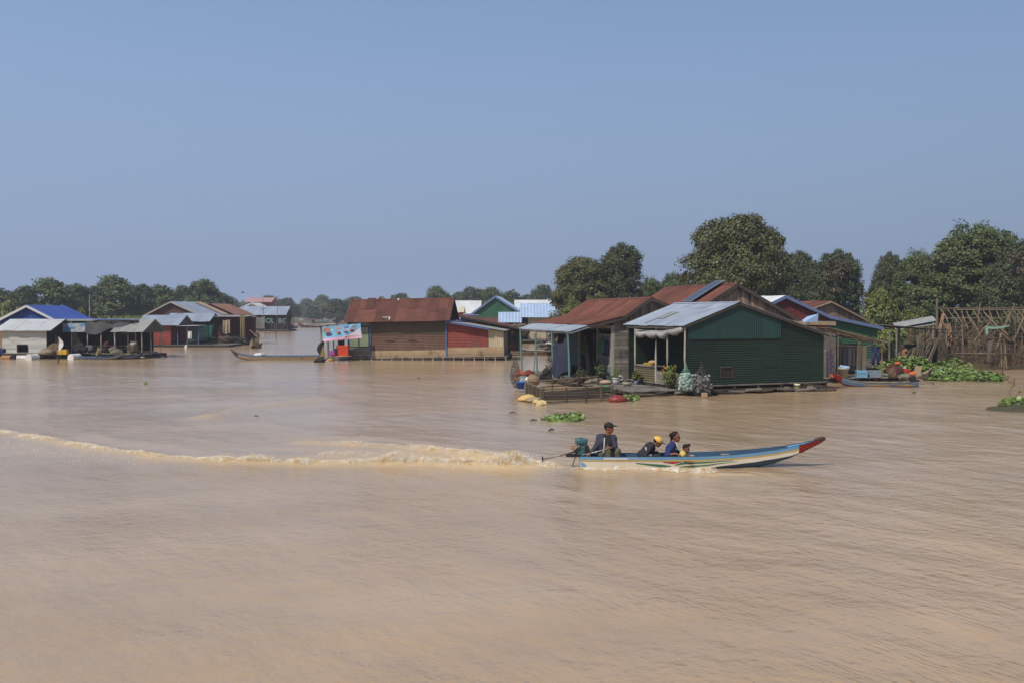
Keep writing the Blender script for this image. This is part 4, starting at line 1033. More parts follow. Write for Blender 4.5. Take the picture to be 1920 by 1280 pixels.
# ---------------------------------------------------------------- bodies: smooth blended volumes meshed with surface nets
def surface_net(f, lo, hi, h):
    n = [int((hi[i] - lo[i]) / h) + 2 for i in range(3)]
    ax = [lo[i] + h * np.arange(n[i]) for i in range(3)]
    G = np.stack(np.meshgrid(*ax, indexing='ij'), -1)
    D = f(G.reshape(-1, 3)).reshape(n)
    S = D < 0
    acc = np.zeros([k - 1 for k in n] + [3]); cnt = np.zeros([k - 1 for k in n])
    cs = [(a, b, c) for a in (0, 1) for b in (0, 1) for c in (0, 1)]
    sl = lambda o: tuple(slice(o[i], n[i] - 1 + o[i]) for i in range(3))
    for p in cs:
        for q in cs:
            if sum(q) != sum(p) + 1 or any(q[i] < p[i] for i in range(3)): continue
            dp, dq = D[sl(p)], D[sl(q)]
            m = S[sl(p)] != S[sl(q)]
            t = np.where(m, dp / np.where(m, dp - dq, 1), 0)
            pt = np.array(p)[None, None, None] + t[..., None] * (np.array(q) - np.array(p))
            acc += np.where(m[..., None], pt, 0); cnt += m
    act = cnt > 0
    idx = -np.ones(cnt.shape, int); idx[act] = np.arange(act.sum())
    I = np.argwhere(act)
    V = (I + acc[act] / cnt[act][:, None]) * h + np.array(lo)
    F = []
    for a in range(3):
        b, c = (a + 1) % 3, (a + 2) % 3
        s0 = [slice(1, n[i] - 1) for i in range(3)]; s1 = list(s0)
        s0[a] = slice(0, n[a] - 1); s1[a] = slice(1, n[a])
        A, B = S[tuple(s0)], S[tuple(s1)]
        off = np.array([1, 1, 1]); off[a] = 0
        for cond, flip in ((A & ~B, False), (~A & B, True)):
            K = np.argwhere(cond) + off
            if not len(K): continue
            def g(db, dc):
                k = K.copy(); k[:, b] -= db; k[:, c] -= dc
                return idx[k[:, 0], k[:, 1], k[:, 2]]
            q = np.stack([g(1, 1), g(0, 1), g(0, 0), g(1, 0)], 1)
            F.append(q[:, ::-1] if flip else q)
    F = np.concatenate(F)
    return V, F[(F >= 0).all(1)]
def sd_cap(P, a, b, ra, rb):
    a, b = np.array(a, float), np.array(b, float)
    d = b - a
    t = np.clip(((P - a) @ d) / max(d @ d, 1e-9), 0, 1)
    return np.linalg.norm(P - a - t[:, None] * d, axis=1) - (ra + (rb - ra) * t)
def sd_ell(P, c, r, M=None):
    q = P - np.array(c, float)
    if M is not None: q = q @ np.array(M)
    r = np.array(r, float)
    k0 = np.linalg.norm(q / r, axis=1); k1 = np.linalg.norm(q / (r * r), axis=1)
    return k0 * (k0 - 1) / np.maximum(k1, 1e-6)
def smin(a, b, k):
    h = np.clip(0.5 + 0.5 * (b - a) / k, 0, 1)
    return b + (a - b) * h - k * h * (1 - h)
def field(prims, k=0.03, grow=0.0, wr=0.0):
    def f(P):
        d = None
        for p in prims:
            e = sd_cap(P, *p[1:]) if p[0] == 'c' else sd_ell(P, *p[1:])
            d = e if d is None else smin(d, e, p[-1] if False else k)
        if wr: d = d + wr * (np.sin(P[:, 0] * 37 + 3 * np.sin(P[:, 2] * 21)) * np.sin(P[:, 2] * 31 + 2 * np.sin(P[:, 1] * 26)))
        return d - grow
    return f
def blob(name, prims, m, parent, h=0.012, k=0.03, grow=0.0, wr=0.0, loc=None, cut=None, extra=()):
    pts = []
    for p in prims:
        if p[0] == 'c': pts += [np.array(p[1]) + s * max(p[3], p[4]) for s in (-1, 1)] + [np.array(p[2]) + s * max(p[3], p[4]) for s in (-1, 1)]
        else: pts += [np.array(p[1]) + s * max(p[2]) for s in (-1, 1)]
    pts = np.array(pts); e = grow + 2.5 * h + wr
    f0 = field(prims, k, grow, wr)
    f = f0 if cut is None else (lambda P: np.maximum(f0(P), cut(P)))
    V, F = surface_net(f, pts.min(0) - e, pts.max(0) + e, h)
    for (V2, F2) in extra:
        F = np.vstack([F, F2 + len(V)]); V = np.vstack([V, V2])
    return np_mesh(name, V, F, m, parent=parent, smooth=True)
def frame(fwd, up=(0, 0, 1)):
    f = Vector(fwd).normalized(); s = f.cross(Vector(up)).normalized(); u = s.cross(f)
    return np.array(Matrix((f, s, u)).transposed())      # columns: forward, right, up
def head_prims(c, M, k=1.0):
    c = np.array(c); w = lambda x, y, z: tuple(c + M @ (np.array([x, y, z]) * k))
    r = lambda a, b, d: (a * k, b * k, d * k)
    return [('e', w(-0.012, 0, 0.03), r(0.098, 0.078, 0.092), M), ('e', w(0.028, 0, -0.035), r(0.066, 0.062, 0.082), M), ('e', w(0.055, 0, -0.085), r(0.03, 0.034, 0.028), M),
            ('c', w(0.085, 0, 0.012), w(0.108, 0, -0.026), 0.010 * k, 0.014 * k), ('e', w(-0.006, 0.08, -0.01), r(0.022, 0.011, 0.032), M), ('e', w(-0.006, -0.08, -0.01), r(0.022, 0.011, 0.032), M),
            ('e', w(0.082, 0, -0.056), r(0.016, 0.026, 0.007), M), ('e', w(0.082, 0, -0.068), r(0.016, 0.022, 0.008), M), ('c', w(0.078, 0.045, 0.022), w(0.088, 0.015, 0.022), 0.010 * k, 0.010 * k), ('c', w(0.078, -0.045, 0.022), w(0.088, -0.015, 0.022), 0.010 * k, 0.010 * k)]
def hand_net(wrist, palm_dir, palm_nrm, curl, side, k=1.0):
    """palm, four unequal fingers bent at their joints, and a thumb from the side of the palm"""
    d = Vector(palm_dir).normalized(); n = Vector(palm_nrm); n = (n - d * n.dot(d)).normalized(); s = d.cross(n) * side
    W = Vector(wrist); pr = []
    P = lambda a, b, c: tuple(W + d * a * k + s * b * k + n * c * k)
    pr += [('c', P(-0.02, 0, 0), P(0.03, 0, 0), 0.024 * k, 0.022 * k), ('c', P(0.03, 0.025, 0), P(0.08, 0.03, 0), 0.015 * k, 0.014 * k), ('c', P(0.03, -0.025, 0), P(0.078, -0.028, 0), 0.015 * k, 0.012 * k), ('c', P(0.03, 0, 0), P(0.085, 0, 0), 0.016 * k, 0.014 * k)]
    for i, (b, L) in enumerate(((0.032, 0.072), (0.011, 0.080), (-0.010, 0.074), (-0.030, 0.058))):
        a0 = Vector((0.085 - 0.004 * abs(i - 1), b, 0)); an = 0.0; pt = a0
        for j, fr in enumerate((0.45, 0.31, 0.24)):
            an += curl * (0.7 + 0.12 * i) * (1.0, 0.9, 0.7)[j]
            q = pt + Vector((math.cos(an), 0.06 * (b / 0.03), math.sin(an))) * L * fr
            pr.append(('c', P(*pt), P(*q), 0.0095 * k - 0.0007 * j, 0.0088 * k - 0.0007 * j)); pt = q
    t0, t1, t2 = Vector((0.02, 0.03, 0.004)), Vector((0.055, 0.055, 0.02)), Vector((0.082, 0.05, 0.036))
    pr += [('c', P(*t0), P(*t1), 0.013 * k, 0.011 * k), ('c', P(*t1), P(*t2), 0.011 * k, 0.009 * k)]
    pts = np.array([p[1] for p in pr] + [p[2] for p in pr])
    return surface_net(field(pr, 0.007), pts.min(0) - 0.03, pts.max(0) + 0.03, 0.0055)

SKIN = mat('brown_skin', C(122, 76, 54), C(134, 86, 62), 14, rough=0.55, spec=0.4)
HAIR = mat('black_hair', C(16, 14, 13), C(24, 20, 19), 40, (6, 6, 1), 0.6, spec=0.2)
EYE = mat('dark_eye', C(18, 14, 12), rough=0.2)
CAPM = mat('black_cap_cloth', C(30, 30, 30), C(40, 40, 40), 12, rough=0.85)
def face_bits(o, c, M, k=1.0):
    c = np.array(c)
    for sgn in (-1, 1):
        mb = MB(); mb.ell(c + M @ (np.array([0.085, 0.033 * sgn, 0.004]) * k), (0.011 * k, 0.016 * k, 0.008 * k), 6, Matrix(M.tolist()))
        mb.build('eye', EYE, o, True)
def torso_prims(pel, chest, shL, shR, neck, w=0.11, r=0.115):
    p, c = np.array(pel, float), np.array(chest, float)
    sx = np.array(shR, float) - np.array(shL, float); sx /= np.linalg.norm(sx)
    return [('c', tuple(p - sx * w * .75), tuple(p + sx * w * .75), r * 1.05, r * 1.05), ('c', tuple(p - sx * w * .6), tuple(c - sx * w * .75), r * 0.92, r), ('c', tuple(p + sx * w * .6), tuple(c + sx * w * .75), r * 0.92, r),
            ('c', tuple(c - sx * w * .7), tuple(c + sx * w * .7), r, r), ('c', shL, shR, 0.068, 0.068), ('c', tuple(c), tuple((np.array(shL) + np.array(shR)) / 2), r * .85, 0.075), ('c', tuple((np.array(shL) + np.array(shR)) / 2), neck, 0.06, 0.05)]
def limb(a, b, c, ra, rb, rc): return [('c', a, b, ra, rb), ('c', b, c, rb, rc)]

def build_person(label, loc, J, shirt_m, trouser_m, face, up, hands, hair=None, k=1.0, sleeves='long', group=None, w=0.11, r=0.115, yaw=0, neckline=True):
    o = thing('person', label, 'person', loc, yaw, group)
    M = frame(face, up)
    hp = head_prims(J['head'], M, k)
    A = [limb(J['sL'], J['eL'], J['hL'], .05 * k, .04 * k, .028 * k), limb(J['sR'], J['eR'], J['hR'], .05 * k, .04 * k, .028 * k)]
    Lg = [limb(J['pL'], J['kL'], J['fL'], .085 * k, .06 * k, .04 * k), limb(J['pR'], J['kR'], J['fR'], .085 * k, .06 * k, .04 * k)]
    T = torso_prims(J['pel'], J['chest'], J['sL'], J['sR'], J['neck'], w * k, r * k)
    nk = [('c', J['neck'], tuple(np.array(J['head']) + M @ np.array([-0.02, 0, -0.05]) * k), .052 * k, .05 * k)]
    feet = [('e', tuple(np.array(J['f' + s]) + np.array([0.05, -0.03, -0.02])), (.11 * k, .045 * k, .035 * k)) for s in 'LR']
    ex = [hand_net(J['h' + s], *hands[s], k) for s in 'LR']
    body = blob('body', T + nk + hp + A[0] + A[1] + Lg[0] + Lg[1] + feet, SKIN, o, 0.0115, 0.022, extra=ex)
    face_bits(body, J['head'], M, k)
    def shorten(l, f):
        a, b = np.array(l[1][1]), np.array(l[1][2])
        return [l[0], ('c', l[1][1], tuple(a + (b - a) * f), l[1][3], l[1][3] + (l[1][4] - l[1][3]) * f)]
    sl = [shorten(x, .9) if sleeves == 'long' else ([('c', x[0][1], tuple((np.array(x[0][1]) + np.array(x[0][2])) / 2), x[0][3], x[0][4])] if sleeves == 'short' else shorten(x, .35)) for x in A]
    sh = blob('shirt', T[:-1] + [('c', T[-1][1], tuple(np.array(T[-1][1]) * .4 + np.array(T[-1][2]) * .6), .06 * k, .048 * k)] + sl[0] + sl[1], shirt_m, o, 0.012, 0.025, 0.014 * k, 0.0035)
    if trouser_m: blob('trousers', [T[0]] + shorten(Lg[0], .85) + shorten(Lg[1], .85), trouser_m, o, 0.013, 0.025, 0.016 * k, 0.004)
    return o, body, sh, M
def head_shell(name, c, M, k, m, parent, parts, cutf, h=0.009):
    """hair or hat shells over the skull: parts in head axes (forward, right, up)"""
    c = np.array(c); pr = []
    for p in parts:
        if p[0] == 'e': pr.append(('e', tuple(c + M @ (np.array(p[1]) * k)), tuple(np.array(p[2]) * k), M))
        else: pr.append(('c', tuple(c + M @ (np.array(p[1]) * k)), tuple(c + M @ (np.array(p[2]) * k)), p[3] * k, p[4] * k))
    def cut(P):
        q = (P - c) @ M / k
        return cutf(q) * k
    return blob(name, pr, m, parent, h, 0.012, cut=cut if cutf else None)

# ---------------------------------------------------------------- boats
def lerp_tab(tab, t):
    for (a, *va), (b, *vb) in zip(tab[:-1], tab[1:]):
        if t <= b:
            f = 0 if b == a else (t - a) / (b - a)
            f = f * f * (3 - 2 * f) * 0.35 + f * 0.65
            return [x + (y - x) * f for x, y in zip(va, vb)]
    return list(tab[-1][1:])
def boat(name, label, cat, loc, yaw, L, tab, mats, strake=0.1, rail=0.03, tip_t=0.89, thwarts=(0.25, 0.5), deckz=-0.02, group=None, bow_deck=0.84, n=48, roll=0.0, tip=True):
    """tab rows: t, gunwale z, keel z, half beam, top of bottom paint z.  +x is the bow.
    mats: side, bottom, strake, rail, inside, tip"""
    o = thing(name, label, cat, loc, yaw, group)
    o.rotation_euler = (roll, 0, yaw)
    S = [(i / n * L,) + tuple(lerp_tab(tab, i / n)) for i in range(n + 1)]
    def prof(s):
        x, g, kz, hb, bz = s
        H = g - kz
        w = lambda z: hb * (0.62 + 0.38 * max(0.0, min(1.0, (z - kz) / H)) ** 0.6) if z > kz + 0.03 * H else hb * 0.55
        z1, z2, z3 = max(bz, kz + 0.12 * H), max(g - strake - rail, kz + 0.5 * H), max(g - strake, kz + 0.55 * H)
        return [(0, kz), (hb * 0.5, kz + 0.02), (w(z1), z1), (w((z1 + z2) / 2), (z1 + z2) / 2), (w(z2), z2), (w(z3), z3), (hb, g)]
    P = [prof(s) for s in S]
    it = int(tip_t * n)
    def strip(nm, ks, m, par, i0=0, i1=n, off=0.0):
        mb = MB()
        for sg in (-1, 1):
            vs = [(S[i][0], sg * (P[i][k][0] + off), P[i][k][1]) for i in range(i0, i1 + 1) for k in ks]
            q = len(ks); fs = []
            for i in range(i1 - i0):
                for j in range(q - 1):
                    a = i * q + j
                    fs.append((a, a + q, a + q + 1, a + 1) if sg < 0 else (a, a + 1, a + q + 1, a + q))
            mb.add(vs, fs, 0.5)
        return mb.build(nm, m, par, True)
    e = it if tip else n
    hull = strip('hull', (2, 3, 4), mats['side'], o, 0, e)
    strip('bottom', (0, 1, 2), mats['bottom'], o, 0, e)
    strip('strake', (5, 6), mats['strake'], o, 0, e)
    strip('rub_rail', (4, 5), mats['rail'], o, 0, e, 0.008)
    if tip: strip('bow_tip', (0, 1, 2, 3, 4, 5, 6), mats['tip'], o, it, n)
    mb = MB()                                              # inner planking, gunwale cap and transom
    for sg in (-1, 1):
        vs = [(S[i][0], sg * max(P[i][6][0] - 0.025, 0.004), P[i][6][1]) for i in range(n + 1)] + [(S[i][0], sg * max(P[i][2][0] - 0.035, 0.003), max(P[i][2][1] + 0.01, min(P[i][6][1] - 0.02, deckz))) for i in range(n + 1)]
        mb.add(vs, [((i, i + n + 1, i + n + 2, i + 1) if sg < 0 else (i, i + 1, i + n + 2, i + n + 1)) for i in range(n)], 0.5)
        vs = [(S[i][0], sg * (P[i][6][0] + 0.006), P[i][6][1] + 0.004) for i in range(n + 1)] + [(S[i][0], sg * max(P[i][6][0] - 0.03, 0.002), P[i][6][1] + 0.004) for i in range(n + 1)]
        mb.add(vs, [((i, i + n + 1, i + n + 2, i + 1) if sg > 0 else (i, i + 1, i + n + 2, i + n + 1)) for i in range(n)], 0.7)
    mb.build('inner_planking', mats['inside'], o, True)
    mb = MB()
    vs = []
    for i in range(n + 1):
        hw = max(P[i][2][0] - 0.033, 0.003); z = max(P[i][2][1] + 0.01, min(P[i][6][1] - 0.02, deckz)); vs += [(S[i][0], -hw, z), (S[i][0], hw, z)]
    mb.add(vs, [(2 * i, 2 * i + 2, 2 * i + 3, 2 * i + 1) for i in range(n)], 0.4)
    mb.build('floorboards', mats.get('floor', WOODD), o)
    mb = MB(); q = P[0]
    mb.add([(0, -y, z) for y, z in q] + [(0, y, z) for y, z in q[::-1]], [tuple(range(14))], 0.5); mb.add([(0.02, y, z) for y, z in q] + [(0.02, -y, z) for y, z in q[::-1]], [tuple(range(14))], 0.5)
    mb.build('transom', mats.get('transom', mats['side']), o)
    for t in thwarts:
        i = int(t * n); mb = MB(); mb.box((S[i][0], 0, P[i][6][1] - 0.07), (0.2, 2 * P[i][5][0] - 0.06, 0.03)); mb.build('thwart', mats.get('thwart', mats['inside']), o)
    if bow_deck:
        mb = MB(); i0 = int(bow_deck * n)
        vs = []
        for i in range(i0, n + 1): vs += [(S[i][0], -max(P[i][6][0] - 0.03, .003), P[i][6][1] - 0.012), (S[i][0], max(P[i][6][0] - 0.03, .003), P[i][6][1] - 0.012)]
        mb.add(vs, [(2 * i, 2 * i + 2, 2 * i + 3, 2 * i + 1) for i in range(n - i0)], 0.5); mb.build('bow_deck', mats.get('deck', mats['strake']), o)
    o['L'] = L
    return o, S, P, hull
def side_decal(name, S, P, L, poly, m, par, side=-1, off=0.004):
    """painted shape on the hull side: poly in (t along, 0..1 between bottom paint and rail)"""
    n = len(S) - 1
    def pt(t, v):
        i = max(0, min(n - 1, int(t * n))); f = t * n - i
        def on(k): return tuple(P[i][k][q] + (P[i + 1][k][q] - P[i][k][q]) * f for q in (0, 1))
        a, b, c = on(2), on(3), on(4)
        y, z = [(a[q] + (b[q] - a[q]) * v * 2) if v < .5 else (b[q] + (c[q] - b[q]) * (v * 2 - 1)) for q in (0, 1)]
        return (t * L, side * (y + off), z)
    mb = MB()
    for quad in poly:
        (t0, a0, b0), (t1, a1, b1) = quad
        k = max(1, int((t1 - t0) * 60))
        for i in range(k):
            u, v = i / k, (i + 1) / k
            ta, tb = t0 + (t1 - t0) * u, t0 + (t1 - t0) * v
            mb.add([pt(ta, a0 + (a1 - a0) * u), pt(tb, a0 + (a1 - a0) * v), pt(tb, b0 + (b1 - b0) * v), pt(ta, b0 + (b1 - b0) * u)], [(0, 1, 2, 3)], .5)
    return mb.build(name, m, par)
PWHITE = mat('cream_boat_paint', C(222, 212, 190), C(232, 224, 206), 2.0, (1, 1, 1), 0.45, spec=0.5, rust=C(196, 176, 142), rust_amt=0.3, rust_scale=3, rust_stretch=(0.6, 1, 3))
PBLUE = mat('sky_blue_boat_paint', C(98, 150, 190), C(122, 168, 202), 2.0, rough=0.45, spec=0.5, rust=C(64, 112, 150), rust_amt=0.3, rust_scale=4)
PNAVY = mat('deep_blue_bottom_paint', C(26, 68, 104), C(34, 80, 118), 3.0, rough=0.35, spec=0.5)
PYEL = mat('yellow_boat_paint', C(206, 170, 62), C(214, 180, 78), 3, rough=0.5)
PRED = mat('dark_red_boat_paint', C(116, 28, 26), C(132, 38, 32), 3, rough=0.45)
PGREEN = mat('green_boat_paint', C(66, 116, 88), rough=0.5)
TABM = [(t, g, kz, hb * .78, bz) for t, g, kz, hb, bz in [(0, .285, -.12, .40, -.06), (.15, .285, -.13, .45, -.06), (.35, .295, -.13, .48, -.05), (.5, .31, -.12, .48, -.005), (.6, .335, -.10, .45, .08), (.7, .385, -.035, .39, .145), (.78, .44, .06, .32, .215), (.85, .505, .19, .24, .28), (.91, .575, .345, .155, .37), (.96, .65, .50, .085, .51), (.985, .70, .57, .06, .575), (1, .725, .635, .04, .64)]]
BY = 24.85
BX = xat(1088, BY)
mb_, SM, PM, hullM = boat('longtail_boat', 'blue and cream longtail boat speeding with four people aboard', 'boat', (BX, BY, 0), R(-1.0), 6.06, TABM,
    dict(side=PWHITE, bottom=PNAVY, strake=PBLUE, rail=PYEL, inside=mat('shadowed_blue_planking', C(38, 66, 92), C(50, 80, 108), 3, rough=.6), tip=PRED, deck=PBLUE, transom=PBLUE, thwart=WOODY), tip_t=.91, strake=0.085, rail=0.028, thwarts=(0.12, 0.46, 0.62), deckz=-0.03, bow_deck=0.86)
side_decal('green_flash', SM, PM, 6.06, [((.225, .74, .84), (.335, .30, .62)), ((.335, .3, .62), (.37, .40, .46))], PGREEN, hullM)
side_decal('green_flash', SM, PM, 6.06, [((.395, .30, .32), (.42, .15, .42)), ((.42, .15, .42), (.64, .52, .56))], PGREEN, hullM)
side_decal('green_flash', SM, PM, 6.06, [((.385, .5, .62), (.42, .62, .88)), ((.42, .62, .88), (.62, .74, .82))], PGREEN, hullM)
RFL = mat('red_flash_paint', C(170, 52, 42), rough=.5)
side_decal('red_flash', SM, PM, 6.06, [((.335, .86, .93), (.375, .70, .93)), ((.375, .7, .93), (.41, .86, .93))], RFL, hullM)
side_decal('red_flash', SM, PM, 6.06, [((.36, .1, .18), (.38, .1, .38)), ((.38, .1, .38), (.40, .1, .18))], RFL, hullM)
side_decal('stern_flash', SM, PM, 6.06, [((.002, -.2, .95), (.022, -.2, .6)), ((.022, -.2, .6), (.032, -.2, .0))], PBLUE, hullM)
# name strip on the blue strake, white ground with dark blue letters
def strake_pt(t, v, off):
    n = len(SM) - 1; i = int(t * n); f = t * n - i
    q = lambda k, c: PM[i][k][c] + (PM[i + 1][k][c] - PM[i][k][c]) * f
    y, z = q(5, 0) + (q(6, 0) - q(5, 0)) * v, q(5, 1) + (q(6, 1) - q(5, 1)) * v
    return Vector((t * 6.06, -(y + off), z))
mb = MB(); mb.grid(lambda u, v: strake_pt(.093 + .135 * u, .12 + .62 * v, .004), 14, 1); ns = mb.build('name_strip', mat('white_lettering_ground', C(206, 210, 214), rough=.5), mb_)
for i, ch in enumerate('SOROCK'):
    p = strake_pt(.103 + .0145 * i, .22, .007); text_mesh(ch, 0.058, mat('navy_lettering', C(36, 48, 90), rough=.5), mb_, p, (R(82), 0, R(-2)), 'letter', .001)
mb = MB(); mb.grid(lambda u, v: strake_pt(.19 + .036 * u, .2 + .45 * v, .0055), 6, 1); mb.build('name_patch', PBLUE, mb_)

mb = MB(); mb.tube([(5.86, 0, .665), (6.0, 0, .70), (6.1, 0, .715)], [.05, .055, .045], 10); mb.build('bow_cap', mat('dark_worn_tip', C(58, 46, 42), C(84, 62, 54), 8, rough=.8), mb_, True)
# engine on the stern
ENG_G = mat('blue_green_engine_paint', C(44, 82, 84), C(60, 98, 100), 6, rough=0.4, spec=0.5)
ENG_D = mat('greasy_black_metal', C(28, 27, 26), C(44, 40, 36), 8, rough=0.5)
STEEL = mat('worn_steel', C(128, 118, 106), C(150, 140, 128), 6, rough=0.45, metal=0.5)
def bev_box(mb, c, d, r=0.02, rot=None, t=.5):
    """box with rounded long edges"""
    x, y, z = d[0] / 2, d[1] / 2, d[2] / 2
    prof = []
    for (sy, sz, a0) in ((1, 1, 0), (-1, 1, 90), (-1, -1, 180), (1, -1, 270)):
        for k in range(4):
            a = R(a0 + 30 * k); prof.append((sy * (y - r) + r * math.cos(a), sz * (z - r) + r * math.sin(a)))
    n = len(prof); vs = []
    for sx, sh in ((-x, .86), (-x + r, 1), (x - r, 1), (x, .86)):
        vs += [Vector((sx, p * sh, q * sh)) for p, q in prof]
    if rot is not None: vs = [rot @ v for v in vs]
    fs = [(i * n + k, (i + 1) * n + k, (i + 1) * n + (k + 1) % n, i * n + (k + 1) % n) for i in range(3) for k in range(n)]
    fs += [tuple(range(n)), tuple(range(3 * n, 4 * n))[::-1]]
    mb.add([v + Vector(c) for v in vs], [f[::-1] for f in fs], t)
def engine(label, loc, yaw, tankm, blockm, tail=1.05, tilt=-9, group=None, tiller=True):
    o = thing('longtail_engine', label, 'engine', loc, yaw, group)
    mb = MB(); bev_box(mb, (0.0, 0, 0.12), (0.24, 0.22, 0.24), .03); mb.build('engine_block', blockm, o, False)
    mb = MB(); bev_box(mb, (0.02, 0, 0.335), (0.30, 0.24, 0.15), .05, Matrix.Rotation(R(4), 3, 'Y')); mb.tube([(0.02, 0, .40), (0.02, 0, .435)], .03, 10); mb.build('fuel_tank', tankm, o, True)
    mb = MB(); mb.tube([(0.13, -.02, .12), (0.2, -.02, .12)], [.13, .12], 16); mb.tube([(0.2, -.02, .12), (0.225, -.02, .12)], [.07, .06], 12); mb.build('flywheel', ENG_D, o)
    mb = MB(); bev_box(mb, (-0.19, -.04, 0.19), (0.13, 0.14, 0.12), .02, Matrix.Rotation(R(15), 3, 'Y')); mb.build('air_filter', mat('tan_box', C(150, 122, 92), rough=.7), o)
    mb = MB(); mb.tube([(-.02, -.13, .2), (-.1, -.17, .22), (-.2, -.15, .08)], .022, 8); mb.ell((-.05, -.12, .2), (.04, .02, .05), 6); mb.build('exhaust', STEEL, o, True)
    mb = MB(); mb.bar((-.36, -.1, -.02), (.2, -.1, -.02), .035, .05); mb.bar((-.36, .1, -.02), (.2, .1, -.02), .035, .05); mb.bar((-.34, -.12, -.02), (-.34, .12, -.02), .05, .05); mb.bar((-.12, -.1, .0), (-.2, -.1, -.25), .04, .02); mb.bar((-.12, -.1, -.02), (-.12, -.1, .2), .03); mb.bar((.1, -.1, -.02), (.1, -.1, .06), .05)
    mb.build('engine_frame', ENG_D, o)
    a = R(tilt); e = Vector((-.1 - math.cos(a) * tail, 0, .06 + math.sin(a) * tail))
    sh = MB(); sh.tube([(-.1, 0, .08), e], [.026, .02], 9); sh.tube([Vector((-.1, 0, .08)).lerp(e, .45), Vector((-.1, 0, .08)).lerp(e, .5)], .036, 9); s = sh.build('propeller_shaft', STEEL, o, True)
    pb = MB()
    for k in range(3): pb.box(e + Vector((-.01, .05 * math.cos(k * 2.09), .05 * math.sin(k * 2.09))), (.012, .05, .085), Matrix.Rotation(k * 2.09, 3, 'X') @ Matrix.Rotation(.5, 3, 'Z'))
    pb.build('propeller', ENG_D, s)
    return o
ex = xat(1089, BY)
eng = engine('dark teal engine with a long shaft trailing in the foam', (ex, BY, .29), R(-1), ENG_G, ENG_G, tail=0.86, tilt=-12)
til = MB(); hx = xat(1141, BY) - ex; til.tube([(.02, -.1, .0), (.25, -.17, .06), (hx - .0, -.31, .205)], [.016, .013, .012], 8); til.tube([(.30, -.225, .07), (.31, -.23, .10)], .03, 8)
til.build('tiller', mat('bright_tube', C(176, 172, 166), rough=.35, metal=.4), eng, True)

# ---------------------------------------------------------------- the four people in the boat
JACK = mat('navy_grey_jacket', C(44, 44, 58), C(56, 54, 70), 10, rough=.75)
BLK = mat('black_tshirt', C(24, 24, 28), C(34, 33, 38), 10, rough=.85)
OLIVE = mat('olive_trousers', C(82, 80, 66), C(100, 96, 80), 8, rough=.85)
drv = dict(pel=(0, 0.02, .02), chest=(.015, -.015, .30), neck=(.05, -.03, .485), head=(.075, -.045, .635), sR=(-.125, .03, .415), sL=(.172, -.06, .40), eR=(-.225, -.03, .19), hR=(-.365, -.13, .055), eL=(.215, -.18, .17), hL=(.085, -.30, .215),
           pR=(-.02, -.06, .02), pL=(.12, -.07, .02), kR=(.05, -.215, .16), kL=(.25, -.205, .13), fR=(.08, -.20, -.24), fL=(.28, -.20, -.24))
hx0 = xat(1136, BY)
o, body, sh, M = build_person('man in a black cap and open navy jacket steering the longtail boat', (hx0, BY, .27), drv, BLK, OLIVE, (.93, -.36, -.06), (0, 0, 1), {'R': ((-.75, -.5, -.35), (.2, -.3, -.9), .55, 1), 'L': ((-.75, .45, -.1), (-.1, -.5, -.85), 1.05, -1)}, w=.105, r=.112)
o.scale = (1.09, 1.09, 1.09)
T = torso_prims(drv['pel'], drv['chest'], drv['sL'], drv['sR'], drv['neck'], .105, .112)
fwd = np.array([.25, -.97, 0])
def open_front(P):                                        # the jacket hangs open down the front
    q = P - np.array([.03, -.02, 0]); lat = q @ np.array([.97, .25, 0]); fr = q @ fwd
    return np.where(fr > 0.0, 0.078 - np.abs(lat + .01) + np.clip(P[:, 2] - .40, 0, 1) * 0.0, -1.0)
Ar = limb(drv['sR'], drv['eR'], drv['hR'], .05, .042, .034); Al = limb(drv['sL'], drv['eL'], drv['hL'], .05, .042, .034)
sht = lambda l: [l[0], ('c', l[1][1], tuple(np.array(l[1][1]) * .15 + np.array(l[1][2]) * .85), l[1][3], l[1][4])]
jk = blob('jacket', T[1:6] + sht(Ar) + sht(Al), JACK, o, .012, .025, .022, .004, cut=open_front)
for sg in (-1, 1):                                        # white bands beside the zip
    mb = MB()
    def band(u, v, sg=sg):
        x = sg * (.085 + .028 * u) - .01; z = .07 + .36 * v
        lat = np.array([.97, .25, 0]) * x
        rr = (.160 if sg > 0 else .170) - .35 * x * x - .03 * v * v
        p = np.array([.03, -.02, 0]) * v + lat + fwd * rr
        return (p[0], p[1], z)
    mb.grid(band, 2, 10); mb.build('jacket_band', WHITEP, jk, True)
mb = MB(); mb.grid(lambda u, v: (.02 + .15 * (u - .5) * .97 + .25 * .146, -.163 + .15 * (u - .5) * .25 + .02 * abs(u - .5), .185 + .12 * v), 4, 4); mb.build('shirt_print', mat('faded_shirt_print', C(40, 38, 40), C(122, 108, 96), 26, rough=.9, contrast=.12), sh)
HM, HC_ = M, drv['head']
head_shell('hair', HC_, HM, 1.0, HAIR, o, [('e', (-.016, 0, .028), (.106, .086, .098))], lambda q: np.maximum(q[:, 0] - .035 - .3 * (q[:, 2] - .03), -.055 - q[:, 2] - .25 * q[:, 0]))
cap = head_shell('cap', HC_, HM, 1.0, CAPM, o, [('e', (-.008, 0, .05), (.116, .096, .088))], lambda q: .038 - .22 * q[:, 0] - q[:, 2])
head_shell('visor', HC_, HM, 1.0, CAPM, cap, [('e', (.125, 0, .062), (.075, .075, .014))], None)

